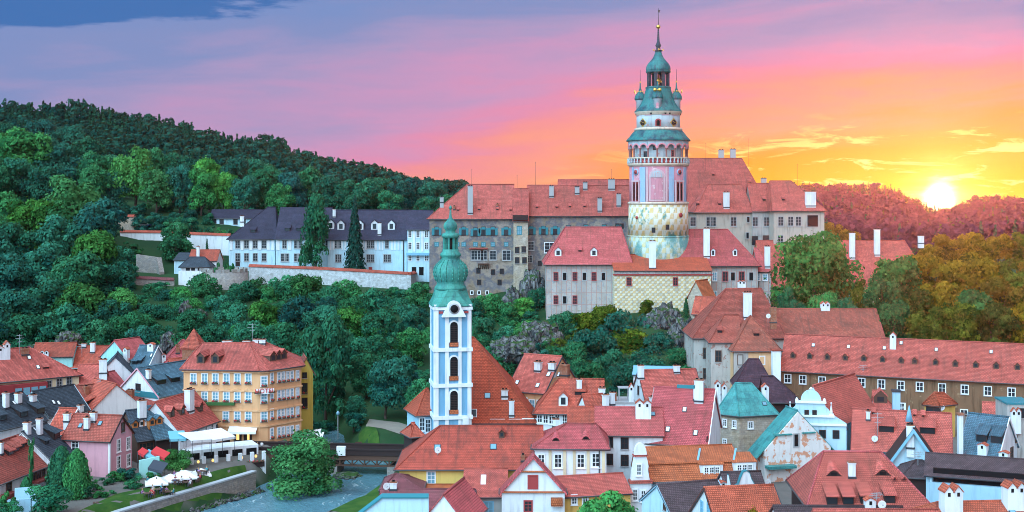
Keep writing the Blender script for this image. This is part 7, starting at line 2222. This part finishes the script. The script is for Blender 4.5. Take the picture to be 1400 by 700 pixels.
undergrowth('golden-lit tree of the grove past the right edge of the view', 'trees past the right edge', 22, 1440, 1580, 265, 340, ['olive', 'gold'], 11, (14, 20), (13, 18))
undergrowth('low bush at the edge of the riverside park', 'undergrowth of the riverside park', 14, 430, 585, 246, 286, ['bush', 'dark', 'teal'], 9)

# ---------------------------------------------------------------- far woods that read as one mass
def forest(name, label, spots, protos, mat_list):
    vs, ns, us, ss, ts, ms = [], [], [], [], [], []
    for (x, y, z, h_, w_, k) in spots:
        c, n, u, s_, t = protos[k]
        a = rng.uniform(0, 6.28); ca, sa = math.cos(a), math.sin(a)
        c2 = np.stack([(c[:, 0] * ca - c[:, 1] * sa) * w_ + x, (c[:, 0] * sa + c[:, 1] * ca) * w_ + y, c[:, 2] * h_ / 2 + z], 1)
        n2 = np.stack([n[:, 0] * ca - n[:, 1] * sa, n[:, 0] * sa + n[:, 1] * ca, n[:, 2]], 1)
        vs.append(c2); ns.append(n2); us.append(u); ss.append(s_ * w_); ts.append(np.clip(t + rng.normal(0, .14), 0, 1)); ms.append(np.full(len(c), k % len(mat_list)))
    me = quads_mesh(name, np.concatenate(vs), np.concatenate(ns), np.concatenate(us), np.concatenate(ss), np.concatenate(ts), [M[m_] for m_ in mat_list])
    me.polygons.foreach_set('material_index', np.concatenate(ms).astype(np.int32))
    return tag(put(me, name), label, kind='stuff')
def proto_round(seed, nq, size):
    c, n, u, s_, t, _ = crown_arrays(seed, 14, nq, size)
    return c, n, u, s_, t
def proto_con(seed, nq, size):
    r = np.random.default_rng(seed)
    t = r.uniform(0, 1, nq) ** 1.3; a = r.uniform(0, 6.28, nq)
    q = (1 - t) * .9 * r.uniform(.5, 1.05, nq) * (.8 + .2 * np.cos(np.floor(t * 7) * 2 + a * 5)) + .03
    c = np.stack([q * np.cos(a), q * np.sin(a), t * 2.0], 1)
    n = np.stack([np.cos(a), np.sin(a), np.full(nq, .7)], 1) + r.normal(size=(nq, 3)) * .4
    return c, n, a, size * r.uniform(.6, 1.3, nq), np.clip(r.normal(.4, .2, nq), 0, 1)
leafmat('leaf_hill', (.008, .055, .044), (.026, .125, .085))
PR = [proto_round(1, 230, .19), proto_con(2, 150, .22), proto_round(3, 230, .19), proto_con(4, 150, .22)]
sp = []
for _ in range(2500):
    d = rng.uniform(505, 900); px = rng.uniform(-260, 640)
    if px > 470 and d < 560: continue
    x = (px - CX) / F * d; z = gz(x, d)
    con = rng.random() < (.15 + .45 * (d > 690))
    h_ = rng.uniform(9, 17) * (.95 if con else 1.0); w_ = h_ * (.24 if con else .40)
    sp.append((x, d, z - 1, h_, w_, int(rng.choice([1, 3] if con else [0, 2]))))
forest('hill_forest', 'dark mixed forest covering the hill on the left', sp, PR, ['leaf_hill', 'needle', 'leaf_hill', 'needle'])
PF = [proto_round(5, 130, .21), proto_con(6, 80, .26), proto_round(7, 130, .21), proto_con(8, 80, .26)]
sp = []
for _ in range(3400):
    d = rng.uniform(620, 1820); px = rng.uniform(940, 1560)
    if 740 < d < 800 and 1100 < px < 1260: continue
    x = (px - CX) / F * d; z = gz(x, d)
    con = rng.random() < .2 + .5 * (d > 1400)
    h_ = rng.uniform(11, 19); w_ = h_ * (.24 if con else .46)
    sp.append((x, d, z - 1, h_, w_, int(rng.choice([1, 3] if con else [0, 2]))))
forest('valley_forest', 'hazy forest covering the hills under the setting sun', sp, PF, ['leaf_duskglow', 'needle', 'leaf_duskglow', 'leaf_olive'])
# ---------------------------------------------------------------- parasols, tables and guests on the river terrace
def parasol(label, px, ytop, d, r_):
    top = P(px, ytop, d); g = gz(top.x, top.y)
    e = thing('parasol', label, 'parasol', (top.x, top.y, g), .3, 'white parasols on the river terrace')
    h_ = top.z - g
    b = MB()
    s_ = r_
    pts = [(-s_, -s_, h_ - .95), (s_, -s_, h_ - .95), (s_, s_, h_ - .95), (-s_, s_, h_ - .95), (0, 0, h_)]
    b.add(pts, [(0, 1, 4), (1, 2, 4), (2, 3, 4), (3, 0, 4)])
    for i in range(4):
        p, q = Vector(pts[i]), Vector(pts[(i + 1) % 4])
        b.poly([p, q, q + Vector((0, 0, -.22)), p + Vector((0, 0, -.22))])
    b.build('canopy', M['canvas_white'], e, fix=False)
    p_ = MB(); p_.tube((0, 0, 0), (0, 0, h_ - .05), .045); p_.box(-.4, .4, -.4, .4, 0, .1)
    for i in range(4):
        a = Vector(pts[i]); p_.tube((0, 0, h_ - .5), a * .9 + Vector((0, 0, h_ * .1 - .1)), .025)
    p_.build('pole', M['brown_wood'], e)
parasol('white square parasol at the left end of the river terrace', 214, 651, 195, 1.75)
parasol('white square parasol second from the pink house', 233, 647.5, 197.5, 1.7)
parasol('largest white square parasol in the middle of the river terrace', 253, 642.5, 199.5, 2.0)
parasol('smallest white square parasol at the right end, nearest the hotel', 275, 640, 203.5, 1.6)
parasol('folded-looking pale parasol by the shrubs at the bottom left garden', 131, 686, 184, .5)

def skin_body(name, joints, edges, mats):
    """one continuous figure grown from a skeleton of joints with radii"""
    me = bpy.data.meshes.new(name)
    me.from_pydata([j[0] for j in joints], edges, [])
    o = bpy.data.objects.new(name, me); COL.objects.link(o)
    md = o.modifiers.new('skin', 'SKIN')
    for i, j in enumerate(joints):
        me.skin_vertices[0].data[i].radius = (j[1], j[1] * j[2] if len(j) > 2 else j[1])
    me.skin_vertices[0].data[0].use_root = True
    sb = o.modifiers.new('sub', 'SUBSURF'); sb.levels = 1; sb.render_levels = 1
    dg = bpy.context.evaluated_depsgraph_get()
    res = bpy.data.meshes.new_from_object(o.evaluated_get(dg))
    bpy.data.objects.remove(o); bpy.data.meshes.remove(me)
    for m_ in mats: res.materials.append(m_)
    return res
def figure(sit, shirt, trousers, hair):
    def mk():
        if sit:
            J = [((0, 0, .50), .15), ((0, .02, .72), .14), ((0, .02, .95), .16), ((0, .0, 1.09), .06), ((0, -.02, 1.16), .075), ((0, -.03, 1.30), .085),
                 ((.19, 0, 1.0), .065), ((.25, -.10, .78), .05), ((.16, -.34, .76), .04), ((.13, -.42, .77), .035),
                 ((-.19, 0, 1.0), .065), ((-.25, -.10, .78), .05), ((-.16, -.34, .76), .04), ((-.13, -.42, .77), .035),
                 ((.10, -.06, .48), .09), ((.11, -.44, .48), .075), ((.11, -.46, .10), .05), ((.11, -.58, .04), .04),
                 ((-.10, -.06, .48), .09), ((-.11, -.44, .48), .075), ((-.11, -.46, .10), .05), ((-.11, -.58, .04), .04)]
            hz = 1.24
        else:
            J = [((0, 0, .95), .14), ((0, 0, 1.15), .13), ((0, 0, 1.38), .16), ((0, -.0, 1.51), .06), ((0, -.02, 1.58), .075), ((0, -.02, 1.71), .085),
                 ((.20, 0, 1.42), .06), ((.25, .02, 1.14), .05), ((.24, -.08, .90), .04), ((.23, -.11, .82), .035),
                 ((-.20, 0, 1.42), .06), ((-.25, .02, 1.14), .05), ((-.24, -.08, .90), .04), ((-.23, -.11, .82), .035),
                 ((.09, 0, .86), .10), ((.10, -.04, .48), .07), ((.11, .06, .09), .05), ((.11, -.10, .04), .04),
                 ((-.09, 0, .86), .10), ((-.10, .0, .48), .07), ((-.11, .02, .09), .05), ((-.11, -.12, .04), .04)]
            hz = 1.65
        E = [(0, 1), (1, 2), (2, 3), (3, 4), (4, 5), (2, 6), (6, 7), (7, 8), (8, 9), (2, 10), (10, 11), (11, 12), (12, 13), (0, 14), (14, 15), (15, 16), (16, 17), (0, 18), (18, 19), (19, 20), (20, 21)]
        me = skin_body('person', J, E, [M['skin'], shirt, trousers])
        for p in me.polygons:
            c = p.center
            if sit: top = c.z > .60 and c.z < 1.06 and c.y > -.22 ; leg = c.z <= .60
            else: top = 1.0 < c.z < 1.5; leg = c.z <= 1.0 and abs(c.x) < .2
            p.material_index = 1 if top else 2 if leg else 0
        hb = MB(); hb.lathe([(.02, hz + .16), (.08, hz + .14), (.105, hz + .07), (.10, hz), (.085, hz - .05)], 10, (0, .02))
        return me, hb.mesh('hair', hair)
    return cached(('fig', sit, shirt.name, trousers.name, hair.name), mk)
plain('skin', (.55, .33, .24), .6)
plain('hair_dark', (.05, .03, .02), .7); plain('hair_fair', (.35, .22, .10), .7)
SH = [plain('cloth_%s' % n, c, .9) for n, c in (('red', (.45, .07, .07)), ('white', (.70, .70, .72)), ('navy', (.04, .06, .14)), ('violet', (.30, .16, .34)), ('teal', (.05, .24, .28)))]
TR = [plain('trousers_navy', (.04, .05, .10), .9), plain('trousers_grey', (.14, .14, .15), .9)]
WORD = ['red', 'white', 'navy', 'violet', 'teal']
def person(x, y, z, rz, sit, i, where, group):
    j = i % 5
    me, hr = figure(sit, SH[j], TR[i % 2], M['hair_dark' if i % 3 else 'hair_fair'])
    o = put(me, 'person', None, (x, y, z), rz)
    put(hr, 'hair', o)
    tag(o, 'person in a %s top and %s trousers %s' % (WORD[j], ('navy', 'grey')[i % 2], where), 'person', group)
def table_set(px, py, d, seed):
    r = random.Random(seed)
    p = P(px, py, d); g = gz(p.x, p.y)
    e = thing('cafe_table', 'small dark cafe table with guests under the white parasols', 'table', (p.x, p.y, g), r.uniform(0, 3), 'cafe tables on the river terrace')
    MB().box(-.6, .6, -.45, .45, .70, .75).build('tabletop', M['brown_wood'], e)
    for x in (-.5, .5):
        for y in (-.36, .36): MB().box(x - .03, x + .03, y - .03, y + .03, 0, .698).build('leg', M['dark_metal'], e)
    for k in range(3):
        a = e.rotation_euler.z + (0, math.pi, math.pi / 2)[k] + r.uniform(-.2, .2)
        dd = .95
        x, y = p.x + math.sin(a) * dd, p.y - math.cos(a) * dd
        def mk():
            b = MB(); b.box(-.22, .22, -.22, .22, .42, .46)
            return b.mesh('seat', M['brown_wood'])
        c = thing('cafe_chair', 'dark wooden cafe chair with a guest at a terrace table', 'chair', (x, y, g), a + math.pi, 'cafe chairs on the river terrace')
        put(cached('seat', mk), 'seat', c)
        put(cached('cback', lambda: MB().box(-.22, .22, .19, .23, .5, .9).mesh('backrest', M['brown_wood'])), 'backrest', c)
        lm = cached('cleg', lambda: MB().box(-.02, .02, -.02, .02, 0, .42).mesh('leg', M['brown_wood']))
        for sx in (-.19, .19):
            for sy in (-.19, .19): put(lm, 'leg', c, (sx, sy, 0))
        person(x, y, g, a + math.pi, True, r.randrange(10), 'seated at a terrace table under the parasols', 'guests on the river terrace')
for i, (px, py, d) in enumerate([(202, 672, 190), (216, 668, 192), (229, 668, 193), (240, 662, 196), (254, 660, 197), (266, 656, 199), (277, 652, 202), (208, 664, 195), (246, 655, 200)]):
    table_set(px, py, d, 40 + i)
def on_bridge(px, d, i):
    p = P(px, 600, d)
    person(p.x, p.y, 3.4, 2.0 + i, False, i, 'standing on the footbridge beside the hotel', 'people on the footbridge')
for i, (px, d) in enumerate(((352, 223.2), (358, 224), (347, 224.6), (340, 223.4))): on_bridge(px, d, i)

# ---------------------------------------------------------------- lamps, posts, parked cars
p = P(462, 575, 234)
e = thing('lamp_post', 'slender blue-grey lamp post at the far end of the footbridge', 'lamp post', (p.x, p.y, 3.5))
MB().tube((0, 0, 0), (0, 0, 4.6), .09, .06).build('post', M['grey_metal'], e)
MB().lathe([(.06, 4.6), (.3, 4.75), (.34, 5.1), (.1, 5.4)], 10).build('lantern', M['glass_sky_tint'], e)
b = thing('park_bench', 'dark park bench on the lawn beyond the bridge', 'bench', P(492, 586, 240), .2)
b.location.z = gz(b.location.x, b.location.y)
MB().box(-.9, .9, -.2, .2, .42, .47).build('seat', M['brown_wood'], b); MB().box(-.9, .9, .2, .24, .5, .9).build('backrest', M['brown_wood'], b)
for x in (-.8, .8): MB().box(x - .04, x + .04, -.18, .2, 0, .42).build('leg', M['dark_metal'], b)
def car(label, px, d, col, rz):
    p = P(px, 290, d); g = gz(p.x, p.y)
    e = thing('parked_car', label, 'car', (p.x, p.y, g), rz)
    pr = [(-2.1, .35), (-2.1, .8), (-1.9, .92), (-1.5, .98), (-.9, 1.42), (.7, 1.45), (1.35, .98), (2.0, .86), (2.12, .6), (2.1, .35)]
    MB().ext(pr, -.85, .85).build('body', col, e)
    MB().ext([(-1.35, 1.0), (-.86, 1.36), (.64, 1.39), (1.2, 1.0)], -.87, .87).build('side_window', M['glass'], e)
    for x in (-1.3, 1.3):
        for y in (-.8, .8):
            w_ = MB().tube((x, y - .1, .32), (x, y + .1, .32), .32, n=14).build('wheel', M['hole'], e)
cb = plain('car_blue', (.05, .12, .25), .3, .5); cs = plain('car_silver', (.45, .48, .50), .3, .5)
for i, (px, c, t_) in enumerate(((170, cb, 'dark blue car parked under the lime trees, next to the tan pier'), (196, cs, 'silver car parked under the lime trees, second from the tan pier'), (210, cb, 'dark blue car parked between silver cars under the lime trees'), (239, cs, 'silver car parked under the lime trees, farthest from the tan pier'))):
    car(t_, px, 418, c, .1)
